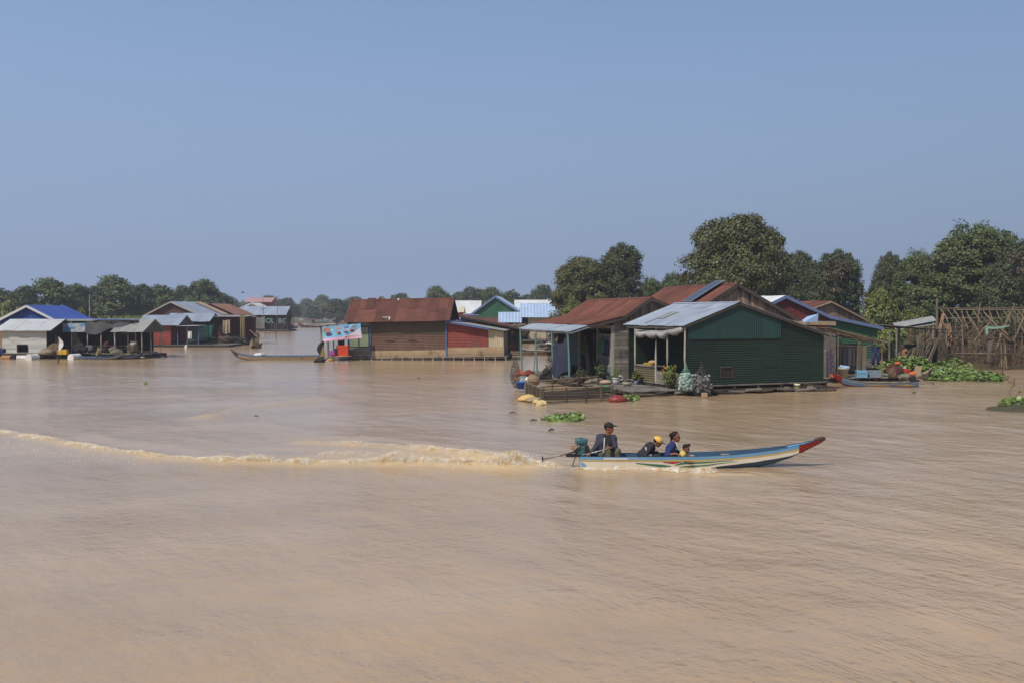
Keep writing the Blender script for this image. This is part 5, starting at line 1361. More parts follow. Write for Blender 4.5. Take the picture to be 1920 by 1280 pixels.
BROWNT = mat('dark_plum_shirt', C(38, 32, 38), C(50, 42, 48), 10, rough=.85)
p2 = dict(pel=(0, 0, 0), chest=(.17, -.01, .18), neck=(.28, -.02, .275), head=(.365, -.025, .335), sR=(.20, .13, .24), sL=(.185, -.18, .235), eR=(.16, .22, .0), hR=(.32, .12, -.08), eL=(.03, -.24, .03), hL=(.2, -.26, -.12),
          pR=(.03, .08, -.02), pL=(.03, -.08, -.02), kR=(.36, .14, .0), kL=(.36, -.14, -.02), fR=(.5, .12, -.22), fL=(.5, -.12, -.22))
o, body, sh, M = build_person('bent passenger in a yellow cap and plum shirt with white patches', (xat(1207, BY), BY + .05, .27), p2, BROWNT, mat('dark_trousers', C(40, 40, 46), rough=.85), (.86, -.28, -.42), (.4, 0, .9), {'R': ((.8, -.3, -.4), (0, 0, -1), .5, 1), 'L': ((.9, .1, -.4), (0, 0, -1), .5, -1)}, sleeves='mid', w=.115)
mb = MB()
mb.grid(lambda u, v: (.045 + .05 * u - .03 * v, -.198 - .025 * math.sin(3.1 * u), .135 + .11 * v - .02 * u), 5, 5); mb.build('shoulder_patch', WHITEP, sh, True)
mb = MB(); mb.grid(lambda u, v: (-.005 + .20 * u, -.226 - .02 * math.sin(3.1 * u), -.03 + .09 * v), 8, 3); mb.build('shirt_print', mat('white_grey_print', C(176, 172, 164), C(70, 70, 68), 16, rough=.9, contrast=.1), sh, True)
YCAP = mat('yellow_cap_cloth', C(206, 160, 66), C(222, 182, 92), 9, rough=.85)
head_shell('hair', p2['head'], M, 1, HAIR, o, [('e', (-.016, 0, .025), (.104, .085, .097))], lambda q: np.maximum(q[:, 0] - .02 - .3 * (q[:, 2] - .03), -.06 - q[:, 2]))
cap = head_shell('cap', p2['head'], M, 1, YCAP, o, [('e', (-.012, 0, .048), (.124, .106, .095))], lambda q: .008 - .30 * q[:, 0] - q[:, 2])
head_shell('visor', p2['head'], M, 1, CAPM, cap, [('e', (.135, 0, .035), (.07, .075, .013))], None)

NAVY = mat('navy_blouse', C(28, 40, 84), C(36, 52, 102), 10, rough=.8)
p3 = dict(pel=(0, 0, 0), chest=(.04, -.01, .235), neck=(.085, -.02, .405), head=(.135, -.035, .535), sR=(.10, .12, .35), sL=(.045, -.17, .34), eR=(.2, .2, .14), hR=(.36, .06, .10), eL=(-.11, -.26, .13), hL=(.07, -.37, .185),
          pR=(.04, .08, -.02), pL=(.04, -.08, -.02), kR=(.4, .13, .02), kL=(.4, -.13, .02), fR=(.6, .12, -.12), fL=(.6, -.12, -.12))
o, body, sh, M = build_person('woman in a navy blouse resting her hand on the gunwale', (xat(1257, BY), BY + .04, .165), p3, NAVY, mat('dark_skirt', C(48, 42, 50), rough=.85), (.90, -.42, -.04), (0, 0, 1), {'R': ((.9, -.3, 0), (0, 0, -1), .5, 1), 'L': ((.93, -.28, -.05), (-.1, -.2, -1), .55, -1)}, sleeves='mid', w=.11, r=.118)
o.scale = (1.07, 1.07, 1.07)
mb = MB(); mb.tube([(.03, -.135, .415), (.075, -.178, .34), (.135, -.176, .25), (.15, -.155, .27), (.15, -.12, .36), (.12, -.08, .42)], [.010, .012, .013, .012, .011, .010], 8); mb.build('collar', WHITEP, sh, True)
head_shell('hair', p3['head'], M, 1, HAIR, o, [('e', (-.016, 0, .028), (.108, .088, .100)), ('c', (-.07, 0, .0), (-.085, 0, -.12), .055, .035), ('e', (-.11, 0, .03), (.05, .05, .05))], lambda q: q[:, 0] - (.004 + .40 * q[:, 2]))

YEL = mat('yellow_child_shirt', C(190, 166, 76), C(204, 182, 96), 8, rough=.85)
kk = .82
p4 = dict(pel=(0, 0, 0), chest=(.02, -.02, .15), neck=(.055, -.03, .25), head=(.105, -.05, .35), sR=(.06, .09, .21), sL=(.01, -.12, .205), eR=(.14, .12, .08), hR=(.25, .05, .02), eL=(-.01, -.18, .07), hL=(.13, -.22, .04),
          pR=(.02, .06, 0), pL=(.02, -.06, 0), kR=(.25, .08, .03), kL=(.25, -.08, .03), fR=(.38, .08, -.08), fL=(.38, -.08, -.08))
o, body, sh, M = build_person('small child in a yellow shirt with a black bun of hair', (xat(1277, BY), BY - .18, .13), p4, YEL, mat('child_trousers', C(70, 80, 120), rough=.85), (.86, -.36, -.32), (.3, 0, 1), {'R': ((.9, -.2, 0), (0, 0, -1), .5, 1), 'L': ((.9, .1, 0), (0, 0, -1), .5, -1)}, k=kk, sleeves='short', w=.085, r=.095)
head_shell('hair', p4['head'], M, kk, HAIR, o, [('e', (-.016, 0, .03), (.11, .09, .1)), ('e', (.05, .03, .12), (.055, .055, .05)), ('c', (-.04, -.05, -.02), (-.05, -.06, -.12), .05, .035)], lambda q: np.where(q[:, 2] > .105, -1.0, q[:, 0] - (.008 + .42 * q[:, 2])))

# ---------------------------------------------------------------- foam thrown up behind and beside the boat
FOAM = mat('silty_foam', C(226, 194, 132), C(255, 252, 242), 7.0, rough=0.5, spec=0.4, tint=0.16, contrast=0.14)
def resample(pts, step):
    out = [Vector((*pts[0], 0))]
    for a, b in zip(pts[:-1], pts[1:]):
        a, b = Vector((*a, 0)), Vector((*b, 0)); k = max(1, int((b - a).length / step))
        out += [a.lerp(b, (i + 1) / k) for i in range(k)]
    return out
def foam_line(name, pts, spec, seed, n_per):
    """spray: thousands of small clots tumbling along a wave crest; spec(s) -> (width, height, density, size)"""
    rg = np.random.default_rng(seed)
    P = np.array([tuple(p) for p in resample(pts, 0.05)])
    D = np.diff(P, axis=0); D /= np.linalg.norm(D, axis=1)[:, None]; N = np.stack([-D[:, 1], D[:, 0], 0 * D[:, 0]], 1)
    n = len(D); s = np.arange(n) * 0.05
    sp = np.array([spec(x) for x in s])
    cl = rg.uniform(.1, 1.9, n)
    for k in (2, 5): cl = np.convolve(np.pad(cl, k, 'edge'), np.ones(2 * k + 1) / (2 * k + 1), 'valid')
    cl = np.clip(1 + (cl - 1) * 3.2, .05, 2.2)
    m = rg.poisson(sp[:, 2] * n_per * 0.05 * np.maximum(.03, cl * (.65 + .45 * np.sin(s * 7 + 2 * np.sin(s * 2.3)))))
    i = np.repeat(np.arange(n), m); M = len(i)
    u = rg.normal(0, .5, M)
    Q = P[i] + N[i] * (u * sp[i, 0])[:, None] + D[i] * rg.normal(0, .09, M)[:, None]
    Q[:, 2] = sp[i, 1] * np.exp(-u * u * 1.6) * cl[i] * rg.uniform(.5, 1.35, M) * rg.random(M) ** .8
    Q[:, 2] += np.maximum(water_z(Q[:, 0], Q[:, 1]), -.02) + .004
    oct_ = np.array([(1, 0, 0), (0, 1, 0), (-1, 0, 0), (0, -1, 0), (0, 0, 1), (0, 0, -1)], float)
    of = np.array([(0, 1, 4), (1, 2, 4), (2, 3, 4), (3, 0, 4), (1, 0, 5), (2, 1, 5), (3, 2, 5), (0, 3, 5)])
    k = sp[i, 3] * rg.uniform(.35, 1.6, M)
    sc = np.stack([k * rg.uniform(.8, 2.6, M), k * rg.uniform(.6, 1.2, M), k * rg.uniform(.5, 1.3, M)], 1)
    A = oct_[None] * sc[:, None] * (1 + rg.uniform(-.25, .25, (M, 6, 1)))
    an = rg.uniform(0, 3.14, M); c_, s_ = np.cos(an)[:, None], np.sin(an)[:, None]
    A = np.stack([A[..., 0] * c_ - A[..., 1] * s_, A[..., 0] * s_ + A[..., 1] * c_, A[..., 2]], -1) + Q[:, None]
    F = (of[None] + 6 * np.arange(M)[:, None, None]).reshape(-1, 3)
    return tag(np_mesh(name, A.reshape(-1, 3), F, FOAM, tint=np.repeat(rg.random(M), 8)), kind='stuff')
def spec_main(s):
    if s < 1.0: return (.2, .05 + .14 * s, .85, .0075)
    if s < 2.4: return (.25, .19 - .07 * (s - 1.0), .75, .0075)
    if s < 9.5: return (.18, .07 + .025 * math.sin(s * 2), .5, .0065)
    if s < 12: return (.16, .04, .32, .006)
    return (.28, .012, .15 if s < 20 else .10, .006)
foam_line('wake_foam', WAKE, spec_main, 5, 9000)
foam_line('wake_foam', WAKE2, lambda s: (.30, .04, .26 if s < 4.5 else .10, .006), 6, 5000)
foam_line('drift_foam', [((a[0] + b[0]) / 2, (a[1] + b[1]) / 2) for a, b in zip(WAKE[:6], WAKE2[:6])], lambda s: (.8, .012, .16, .006), 9, 3500)
foam_line('hull_spray', BOWW[1:], lambda s: (.08, .07 if s < 2.2 else .03, .8 if s < 2.2 else .3, .006), 7, 8000)
foam_line('drift_foam', [tuple(wat(*p).xy) for p in ((0, 830), (120, 850), (240, 858), (330, 860))], lambda s: (1.0, .008, .10, .006), 8, 1800)
# ---------------------------------------------------------------- land and vegetation
BANK = mat('river_mud', C(96, 78, 58), C(112, 98, 66), 0.4, rough=.95, rust=C(74, 82, 46), rust_amt=.5, rust_scale=.15)
def land(name, poly, z=0.35):
    mb = MB(); n = len(poly); c = Vector((sum(p[0] for p in poly) / n, sum(p[1] for p in poly) / n, 0))
    inner = [(Vector((*p, 0)) + (c - Vector((*p, 0))).normalized() * 2.5) for p in poly]
    vs = [(p[0], p[1], -0.4) for p in poly] + [(p.x, p.y, z) for p in inner]
    mb.add(vs, [tuple(range(n, 2 * n))] + [(i, (i + 1) % n, (i + 1) % n + n, i + n) for i in range(n)])
    return tag(mb.build(name, BANK), kind='structure')
land('riverbank', [(13.5, 84), (27, 82.5), (29, 100), (31.5, 100), (32, 83), (70, 76), (260, 60), (260, 420), (60, 420), (26, 150), (15, 108)])
land('riverbank', [(4.5, 107), (13, 106), (15, 118), (5, 117)], .25)
land('riverbank', [(-400, 150), (-52, 146), (-62, 175), (-66, 300), (-110, 520), (-500, 520)])
land('riverbank', [(-160, 610), (-70, 560), (30, 520), (300, 500), (900, 900), (-900, 900)])
land('riverbank', [(-30, 230), (30, 222), (36, 260), (-34, 262)], .25)
land('riverbank', [(-105, 330), (-52, 345), (-58, 400), (-110, 400)], .3)

LEAF = {}
for nm, a, b in (('olive_leaves', (72, 76, 40), (98, 98, 58)), ('dark_green_leaves', (60, 68, 40), (80, 86, 54)), ('mid_green_leaves', (70, 80, 42), (94, 104, 58)), ('yellow_green_leaves', (88, 98, 44), (112, 116, 56)), ('brown_dead_leaves', (70, 60, 46), (88, 76, 58))):
    LEAF[nm] = mat(nm, C(*a), C(*b), 0.8, rough=.55, spec=.35, tint=.42)
BARK = mat('grey_bark', C(74, 64, 54), C(94, 84, 72), 3, (1, 1, .3), .9)
def leaf_cloud(blobs, nclump, per, leaf, seed, clump_r=.55, up=.35, inner=.12):
    """leaf-sized faces gathered in clumps over overlapping lobes"""
    rg = np.random.default_rng(seed)
    B = np.array([b for b in blobs], float)          # x y z rx ry rz
    wgt = (B[:, 3] * B[:, 5]); wgt /= wgt.sum()
    bi = rg.choice(len(B), nclump, p=wgt)
    d = rg.normal(size=(nclump, 3)); d[:, 2] = d[:, 2] * .9 + .18; d /= np.linalg.norm(d, axis=1)[:, None]
    rad = rg.uniform(.80, 1.06, nclump); deep = rg.random(nclump) < inner; rad = np.where(deep, rg.uniform(.3, .7, nclump), rad)
    cen = B[bi, :3] + d * B[bi, 3:6] * rad[:, None]
    # drop clumps buried in another lobe
    keep = np.ones(nclump, bool)
    for b in B:
        q = np.linalg.norm((cen - b[:3]) / b[3:6], axis=1)
        keep &= ~((q < .62) & ~deep)
    cen, d, deep = cen[keep], d[keep], deep[keep]
    n = len(cen)
    csz = clump_r * rg.uniform(.6, 1.35, n); ctint = rg.uniform(0, 1, n)
    N = n * per
    ci = np.repeat(np.arange(n), per)
    off = rg.normal(size=(N, 3)); off /= np.linalg.norm(off, axis=1)[:, None]; off *= (rg.random(N) ** .45)[:, None]; off[:, 2] *= .75
    pos = cen[ci] + off * csz[ci][:, None]
    nor = d[ci] * .45 + off * .45 + rg.normal(size=(N, 3)) * .55 + np.array([0, 0, up]); nor /= np.linalg.norm(nor, axis=1)[:, None]
    t = rg.normal(size=(N, 3)); t -= nor * (t * nor).sum(1)[:, None]; t /= np.linalg.norm(t, axis=1)[:, None]
    b = np.cross(nor, t)
    sz = leaf * rg.uniform(.6, 1.4, N)[:, None] * np.where(deep[ci], 1.6, 1.0)[:, None]
    q = np.stack([pos - t * sz, pos + b * sz * .48 - nor * sz * .12, pos + t * sz, pos - b * sz * .48 - nor * sz * .12], 1).reshape(-1, 3)
    F = np.arange(N * 4, dtype=np.int32).reshape(N, 4)
    tint = np.clip(ctint[ci] * .6 + rg.uniform(0, .4, N), 0, 1)
    return q, F, tint
CROWNS = {}
def crown_mesh(key, blobs, nclump, per, leaf, m, seed, **kw):
    q, F, t = leaf_cloud(blobs, nclump, per, leaf, seed, **kw)
    o = np_mesh('crown', q, F, m, t)
    CROWNS[key] = o.data
    COL.objects.unlink(o); bpy.data.objects.remove(o)
TRUNKS = {}
def trunk_mesh(key, H, spread, r, seed, n=6):
    rg = random.Random(seed); mb = MB()
    p0, p1, p2 = Vector((0, 0, -.3)), Vector((rg.uniform(-.2, .2), 0, H * .3)), Vector((rg.uniform(-.3, .3), 0, H * .6))
    mb.tube([p0, p1, p2], [r * 1.25, r, r * .6], 8, cap=False)
    for i in range(n):
        a = 6.28 * i / n + rg.uniform(-.3, .3); s = p0.lerp(p2, rg.uniform(.35, .95)); e = Vector((math.cos(a) * spread * rg.uniform(.6, 1), math.sin(a) * spread * rg.uniform(.6, 1), H * rg.uniform(.55, .92)))
        mb.tube([s, s.lerp(e, .5) + Vector((0, 0, .3)), e], [r * .45, r * .3, r * .1], 6, cap=False)
    o = mb.build('trunk', BARK); TRUNKS[key] = o.data; COL.objects.unlink(o); bpy.data.objects.remove(o)
def lobes(seed, n, W, H, z0, flat=1.0):
    """lobes of a crown of half width W between z0 and H (unit tree)"""
    rg = random.Random(seed); out = [(0, 0, (z0 + H) / 2, W * .72, W * .72, (H - z0) * .46)]
    for i in range(n):
        a = 6.28 * i / n * 1.0 + rg.uniform(-.5, .5); v = rg.random()
        rr = W * (.62 - .34 * v * v); r = W * rg.uniform(.28, .45)
        z = z0 + (H - z0) * (.18 + .68 * v)
        out.append((math.cos(a) * rr, math.sin(a) * rr, z, r, r, r * rg.uniform(.7, .95) * flat))
    out.append((rg.uniform(-.15, .15) * W, 0, H - W * .3, W * .42, W * .42, W * .34))
    return out
# unit trees are 10 m tall with a crown 8 m wide
for key, seed, n, W, z0, nc, per, leaf, mm in (('round', 1, 11, 4.2, 1.2, 900, 80, .115, 'olive_leaves'), ('dense', 2, 9, 4.0, 1.0, 780, 80, .12, 'dark_green_leaves'), ('broad', 3, 12, 4.4, .8, 860, 80, .12, 'mid_green_leaves'),
                                             ('far_a', 4, 8, 4.2, .4, 420, 36, .22, 'mid_green_leaves'), ('far_b', 5, 9, 4.4, .4, 420, 36, .22, 'dark_green_leaves'), ('far_c', 6, 7, 4.0, .5, 400, 36, .22, 'mid_green_leaves')):
    crown_mesh(key, lobes(seed, n, W, 10.0, z0), nc, per, leaf, LEAF[mm], seed, clump_r=.62 if per > 50 else .8)
    trunk_mesh(key, 10.0, 2.6, .34, seed)
crown_mesh('bush', lobes(7, 7, 1.6, 3.4, .1), 170, 55, .12, LEAF['yellow_green_leaves'], 7, clump_r=.4)
crown_mesh('far_bush', lobes(8, 6, 1.8, 3.4, .1), 120, 34, .20, LEAF['yellow_green_leaves'], 8, clump_r=.5)
trunk_mesh('bush', 3.2, .8, .07, 9)
def tree(label, px, top, wpx, Y, key, kind='leafy_tree', cat='tree', group='trees along the river', rz=None, depth=1.0):
    x = xat(px, Y); H = zat(top, Y); W = wpx * Y / FPX
    rgl = random.Random(int(px * 7 + Y)); base = 3.4 if 'bush' in key else 10.0; wid = {'bush': 3.5, 'far_bush': 3.8}.get(key, 7.9)
    t = thing(kind, label, cat, (x, Y, 0.2), rgl.uniform(0, 6.28) if rz is None else rz, group)
    t.scale = (W / wid, W / wid * depth, H / base)
    for nm, me in (('crown', CROWNS[key]), ('trunk', TRUNKS['bush' if 'bush' in key else key])):
        o = bpy.data.objects.new(nm, me); COL.objects.link(o); o.parent = t
    return t
NEAR = 'big trees behind the floating houses'
tree('tallest olive green tree, domed, behind the solar panel roof', 1384, 413, 205, 88, 'round', group=NEAR, rz=.6)
tree('darker tree leaning against the right side of the tallest domed tree', 1500, 482, 110, 97, 'dense', group=NEAR, rz=2.0)
tt = tree('bushy tree draped with dead brown vines behind the small plank gable house', 1566, 480, 125, 92, 'dense', group=NEAR, rz=1.1)
def vines(t, seed, c, r, n=60):
    q, F, tn = leaf_cloud([(c[0], c[1], c[2], r[0], r[1], r[2])], n, 50, .15, seed, clump_r=.5, inner=0); np_mesh('vines', q, F, LEAF['brown_dead_leaves'], tn, parent=t)
_q = Matrix.Rotation(-1.1, 3, 'Z')
vines(tt, 21, tuple(_q @ Vector((-.8, -2.6, 7.4))), (1.4, 1.4, 1.8), 26)
tree('tall dark tree, right one of the pair behind the low rusty roof', 1158, 467, 118, 110, 'dense', group=NEAR, rz=.2)
tree('lower spreading tree, left one of the pair behind the low rusty roof', 1092, 489, 122, 109, 'round', group=NEAR, rz=3.0)
tree('small rounded tree in the gap left of the tallest domed tree', 1262, 518, 80, 125, 'broad', group=NEAR)
tree('short tree rising just right of the dark pair', 1218, 526, 60, 118, 'broad', group=NEAR)
tree('lone round tree far behind the pale blue roof', 1016, 538, 58, 235, 'far_b', group=NEAR)
tree('slim dark tree at the left end of the right hand grove', 1662, 484, 74, 101, 'dense', group=NEAR, rz=.4)
tree('leafy mid green tree above the grey walkway roof', 1718, 478, 100, 97, 'broad', group=NEAR, rz=1.4)
tree('broad tall tree behind the bare pole frame', 1822, 428, 185, 94, 'broad', group=NEAR, rz=2.2)
t2 = tree('tree hung with brown vines at the right edge behind the pole frame', 1915, 463, 150, 86, 'dense', group=NEAR, rz=.9)
_q = Matrix.Rotation(-.9, 3, 'Z')
vines(t2, 22, tuple(_q @ Vector((-1.2, -2.8, 8.0))), (1.6, 1.2, 1.2), 30)
tree('tree rising past the frame edge behind the vine hung tree', 1985, 450, 150, 92, 'round', group=NEAR)
tree('yellowish loose bush at the water edge right of the plank gable house', 1652, 548, 88, 80, 'bush', 'bush', 'bush', 'bushes on the bank', depth=.9)
tree('low dark bush between the yellowish bush and the pole frame', 1715, 585, 70, 92, 'bush', 'bush', 'bush', 'bushes on the bank')
tree('small sunlit bush at the left foot of the low rusty roof', 1072, 566, 46, 100, 'bush', 'bush', 'bush', 'bushes on the bank')
FARL = 'trees on the far banks'
for lab, px, top, w, Y, k in (
    ('tree cut by the left frame edge above the blue roof', 2, 546, 78, 172, 'far_a'), ('dark low tree left of the blue gable peak', 46, 541, 66, 176, 'far_b'), ('high crowned tree right above the blue gable peak', 94, 527, 96, 178, 'far_a'),
    ('tree with flat top over the blue roof slope', 146, 537, 76, 184, 'far_c'), ('tree filling the dip left of the tallest left bank tree', 180, 540, 60, 188, 'far_b'), ('tallest rounded tree of the left bank grove', 214, 522, 96, 184, 'far_a'),
    ('tree right of the tallest left bank tree', 262, 538, 74, 188, 'far_b'), ('tree above the grey gabled house ridge on the left bank', 306, 539, 78, 190, 'far_c'), ('smaller tree beside the dome shaped end tree', 345, 540, 56, 192, 'far_b'),
    ('dome shaped brownish tree ending the left bank grove', 382, 529, 82, 188, 'far_a'), ('low tree at the right foot of the dome shaped tree', 416, 552, 44, 200, 'far_b'),
    ('hazy tree left of the pink roofed red house', 432, 558, 40, 330, 'far_c'), ('hazy tree right of the pink roofed red house', 503, 557, 52, 350, 'far_a'), ('hazy low tree over the end of the lettered house', 538, 561, 46, 360, 'far_b'),
    ('small waterside tree standing alone in mid river gap', 588, 577, 30, 340, 'far_b'), ('tall hazy tree at the back of the river gap', 604, 555, 40, 470, 'far_c'), ('hazy tree left of the tall one in the river gap', 577, 562, 40, 480, 'far_a'),
    ('dark green tree touching the left end of the rust red roof', 632, 563, 54, 300, 'far_b'), ('tree behind the left ridge end of the rust red roof', 662, 559, 52, 320, 'far_c'), ('low tree just over the middle of the rust red ridge', 752, 553, 52, 300, 'far_b'),
    ('rounded tree over the right part of the rust red ridge', 820, 541, 58, 235, 'far_a'), ('tree left of the hill shaped grove behind the green gable', 858, 551, 50, 240, 'far_c'), ('highest tree of the grove behind the green gable', 886, 542, 62, 238, 'far_b'),
    ('middle tree of the grove behind the green gable', 922, 543, 66, 236, 'far_a'), ('right sloping tree of the grove behind the green gable', 958, 549, 56, 240, 'far_c'), ('low tree at the right tail of the green gable grove', 985, 556, 40, 245, 'far_b'),
    ('hazy tree behind the lone round tree', 1045, 560, 46, 420, 'far_a')):
    tree(lab, px, top, w, Y, k, group=FARL)
tree('light green bush by the frame edge under the left grove', 20, 572, 60, 150, 'far_bush', 'bush', 'bush', 'bushes on the bank')
tree('yellowish bush right of the blue roof slope', 152, 584, 24, 150, 'far_bush', 'bush', 'bush', 'bushes on the bank')
# the far wood beyond the bend, one hazy mass
def far_wood():
    rg = random.Random(4); B = []
    for i in range(70):
        x = -190 + 5.6 * i + rg.uniform(-2, 2); hh = rg.uniform(6, 10); B.append((x, 610 - max(0, x) * .3 + rg.uniform(-8, 8), hh * .5, rg.uniform(3.5, 6), 3, hh * .55))
    q, F, t = leaf_cloud(B, 5200, 12, 1.0, 31, clump_r=1.6)
    tag(np_mesh('far_wood', q, F, LEAF['mid_green_leaves'], t), kind='stuff')
far_wood()
# reeds and grass
REED = mat('bright_reed', C(104, 122, 58), C(128, 140, 76), 1.0, rough=.7, tint=.25)
def reeds(name, cx, cy, rx, ry, n, h, seed, m=REED, w=.04, z=.2):
    rg = np.random.default_rng(seed)
    a = rg.uniform(0, 6.28, n); r = np.sqrt(rg.random(n)); X = cx + rx * r * np.cos(a); Y = cy + ry * r * np.sin(a)
    H = h * rg.uniform(.5, 1.1, n); ln = rg.normal(0, .22, (n, 2)) * H[:, None]; th = rg.uniform(0, 3.14, n); dx, dy = np.cos(th) * w, np.sin(th) * w
    V = np.stack([np.stack([X - dx, Y - dy, np.full(n, z)], 1), np.stack([X + dx, Y + dy, np.full(n, z)], 1), np.stack([X + ln[:, 0] * .4 + dx * .7, Y + ln[:, 1] * .4 + dy * .7, z + H * .6], 1), np.stack([X + ln[:, 0], Y + ln[:, 1], z + H], 1)], 1).reshape(-1, 3)
    return tag(np_mesh(name, V, np.arange(4 * n).reshape(n, 4), m, rg.random(n)), kind='stuff')
reeds('reeds', xat(262, 150), 150, 5.0, 3.0, 2600, 3.0, 41, w=.07)
reeds('reeds', xat(205, 155), 156, 5.0, 3.0, 1500, 2.0, 42, w=.07)
GRASS = mat('bank_grass', C(78, 96, 46), C(104, 112, 62), .8, rough=.8, tint=.3)
reeds('grass', xat(1690, 104), 106, 9, 5, 6000, .7, 43, GRASS)
reeds('grass', xat(1690, 88), 89, 3.5, 1.2, 2500, .5, 44, GRASS)
# dry thicket on the right bank: bare twigs and dead leaves
TWIG = mat('dry_twigs', C(112, 90, 72), C(136, 112, 92), 2, rough=.9, tint=.3)
def thicket(name, x0, x1, y0, y1, n, h, seed):
    rg = np.random.default_rng(seed); V = []; F = []
    for i in range(n):
        p = np.array([rg.uniform(x0, x1), rg.uniform(y0, y1), .2]); d = rg.normal(size=3) * .6; d[2] = abs(d[2]) + .5; d /= np.linalg.norm(d); L = h * rg.uniform(.4, 1.2)
        for k in range(3):
            e = p + d * L / 3; w = .016; s = np.cross(d, [0.3, 1, .2]); s = s / np.linalg.norm(s) * w; u = np.cross(d, s)
            o = len(V); V += [p + s, p - s * .5 + u, p - s * .5 - u, e + s * .7, e - s * .35 + u * .7, e - s * .35 - u * .7]; F += [(o, o + 1, o + 4, o + 3), (o + 1, o + 2, o + 5, o + 4), (o + 2, o, o + 3, o + 5)]
            p = e; d = d + rg.normal(size=3) * .4; d[2] -= .12; d /= np.linalg.norm(d)
    return tag(np_mesh(name, V, F, TWIG, rg.random(len(F))), kind='stuff')
thicket('dry_undergrowth', 27, 52, 83.5, 90, 2600, 2.6, 51)
q, F, tn = leaf_cloud([(30 + 2.6 * i, 87 + (i % 3), 1.0, 1.8, 1.4, 1.1 + .3 * (i % 2)) for i in range(9)], 420, 40, .12, 52, clump_r=.5)
tag(np_mesh('dead_leaves', q, F, LEAF['brown_dead_leaves'], tn), kind='stuff')
q, F, tn = leaf_cloud([(31 + 3.3 * i, 84.5 + (i % 2), .6, 1.2, 1.0, .8) for i in range(7)], 200, 40, .13, 53, clump_r=.45)
tag(np_mesh('green_undergrowth', q, F, LEAF['mid_green_leaves'], tn), kind='stuff')

# water hyacinth: round glossy leaves on short stalks, floating in rafts
HYA = mat('water_hyacinth_leaf', C(66, 94, 36), C(118, 134, 58), 2.2, rough=.45, spec=.4, tint=.45)
def hyacinth(name, poly, n, seed, leaf=.085, h=.28, z=0.0, label=None):
    rg = np.random.default_rng(seed); P = np.array(poly); lo, hi = P.min(0), P.max(0); pts = []
    while len(pts) < n:
        c = rg.uniform(lo, hi, (n * 2, 2)); ins = np.zeros(len(c), bool)
        for (x0, y0), (x1, y1) in zip(P, np.roll(P, -1, 0)):
            k = ((y0 > c[:, 1]) != (y1 > c[:, 1])) & (c[:, 0] < (x1 - x0) * (c[:, 1] - y0) / (y1 - y0 + 1e-9) + x0); ins ^= k
        pts += list(c[ins])
    c = np.array(pts[:n]); k = 7
    ed = np.full(n, 9.0)
    for (x0, y0), (x1, y1) in zip(P, np.roll(P, -1, 0)):
        t_ = np.clip(((c[:, 0] - x0) * (x1 - x0) + (c[:, 1] - y0) * (y1 - y0)) / ((x1 - x0) ** 2 + (y1 - y0) ** 2 + 1e-9), 0, 1)
        ed = np.minimum(ed, np.hypot(c[:, 0] - x0 - t_ * (x1 - x0), c[:, 1] - y0 - t_ * (y1 - y0)))
    big = n > 1500
    if big:
        c = c + rg.normal(0, .22, c.shape) * (ed < .35)[:, None]
    lump = np.clip(.5 + .4 * np.sin(c[:, 0] * 1.7 + 2 + np.sin(c[:, 1] * 2.1)) * np.sin(c[:, 1] * 1.3) + .3 * np.sin(c[:, 0] * 4.3) * np.sin(c[:, 1] * 3.7 + 1), .05, 1) * (np.clip(ed / (.9 if h > .6 else .45), .15, 1) if big else 1)
    zz = z + h * rg.uniform(.15, 1.0, n) * (.3 + .7 * lump)
    nor = rg.normal(0, .55, (n, 3)); nor[:, 2] = np.abs(nor[:, 2]) + .55; nor[:, 1] -= .25; nor /= np.linalg.norm(nor, axis=1)[:, None]
    t = np.cross(nor, rg.normal(size=(n, 3))); t /= np.linalg.norm(t, axis=1)[:, None]; b = np.cross(nor, t); s = leaf * rg.uniform(.55, 1.3, n)
    V = [np.stack([c[:, 0], c[:, 1], zz], 1) - nor * (s * .15)[:, None]]
    for i in range(k):
        a = 6.28 * i / k; rr = s * (1.0 if i else 1.15); V.append(np.stack([c[:, 0], c[:, 1], zz], 1) + (t * math.cos(a) + b * math.sin(a) * .9) * rr[:, None])
    V = np.stack(V, 1).reshape(-1, 3); F = [(j * (k + 1), j * (k + 1) + 1 + i, j * (k + 1) + 1 + (i + 1) % k) for j in range(n) for i in range(k)]
    tn = np.repeat(rg.random(n), k)
    st = np.stack([np.stack([c[:, 0] - .008, c[:, 1], np.full(n, z - .03)], 1), np.stack([c[:, 0] + .008, c[:, 1], np.full(n, z - .03)], 1), np.stack([c[:, 0], c[:, 1], zz], 1)], 1).reshape(-1, 3)
    F += [(len(V) + 3 * j, len(V) + 3 * j + 1, len(V) + 3 * j + 2) for j in range(n)]; V = np.vstack([V, st]); tn = np.concatenate([tn, np.full(n, .3)])
    o = np_mesh(name, V, F, HYA, tn)
    if label: tag(o, label, 'plant', 'floating clumps of water hyacinth')
    else: tag(o, kind='stuff')
    return o
W2 = lambda *pts: [tuple(wat(*p).xy) for p in pts]
hyacinth('water_hyacinth', W2((1650, 690), (1680, 677), (1760, 662), (1800, 668), (1812, 682), (1760, 694), (1700, 697)), 9500, 61, .095, .55)
hyacinth('water_hyacinth', W2((1728, 710), (1745, 701), (1800, 697), (1850, 702), (1876, 708), (1870, 715), (1800, 714), (1745, 714)), 5200, 62, .09, .45)
hyacinth('water_hyacinth', [(xat(1652, 63.5), 63.5), (xat(1662, 65.3), 65.3), (xat(1812, 65.6), 65.6), (xat(1818, 63.2), 63.2), (xat(1740, 62.6), 62.6)], 6500, 71, .095, 1.15)
hyacinth('hyacinth_clump', W2((1014, 789), (1030, 783), (1060, 780), (1090, 779), (1097, 784), (1080, 791), (1040, 792)), 420, 63, .07, .22, label='leafy water hyacinth clump drifting in open water before the fish pens')
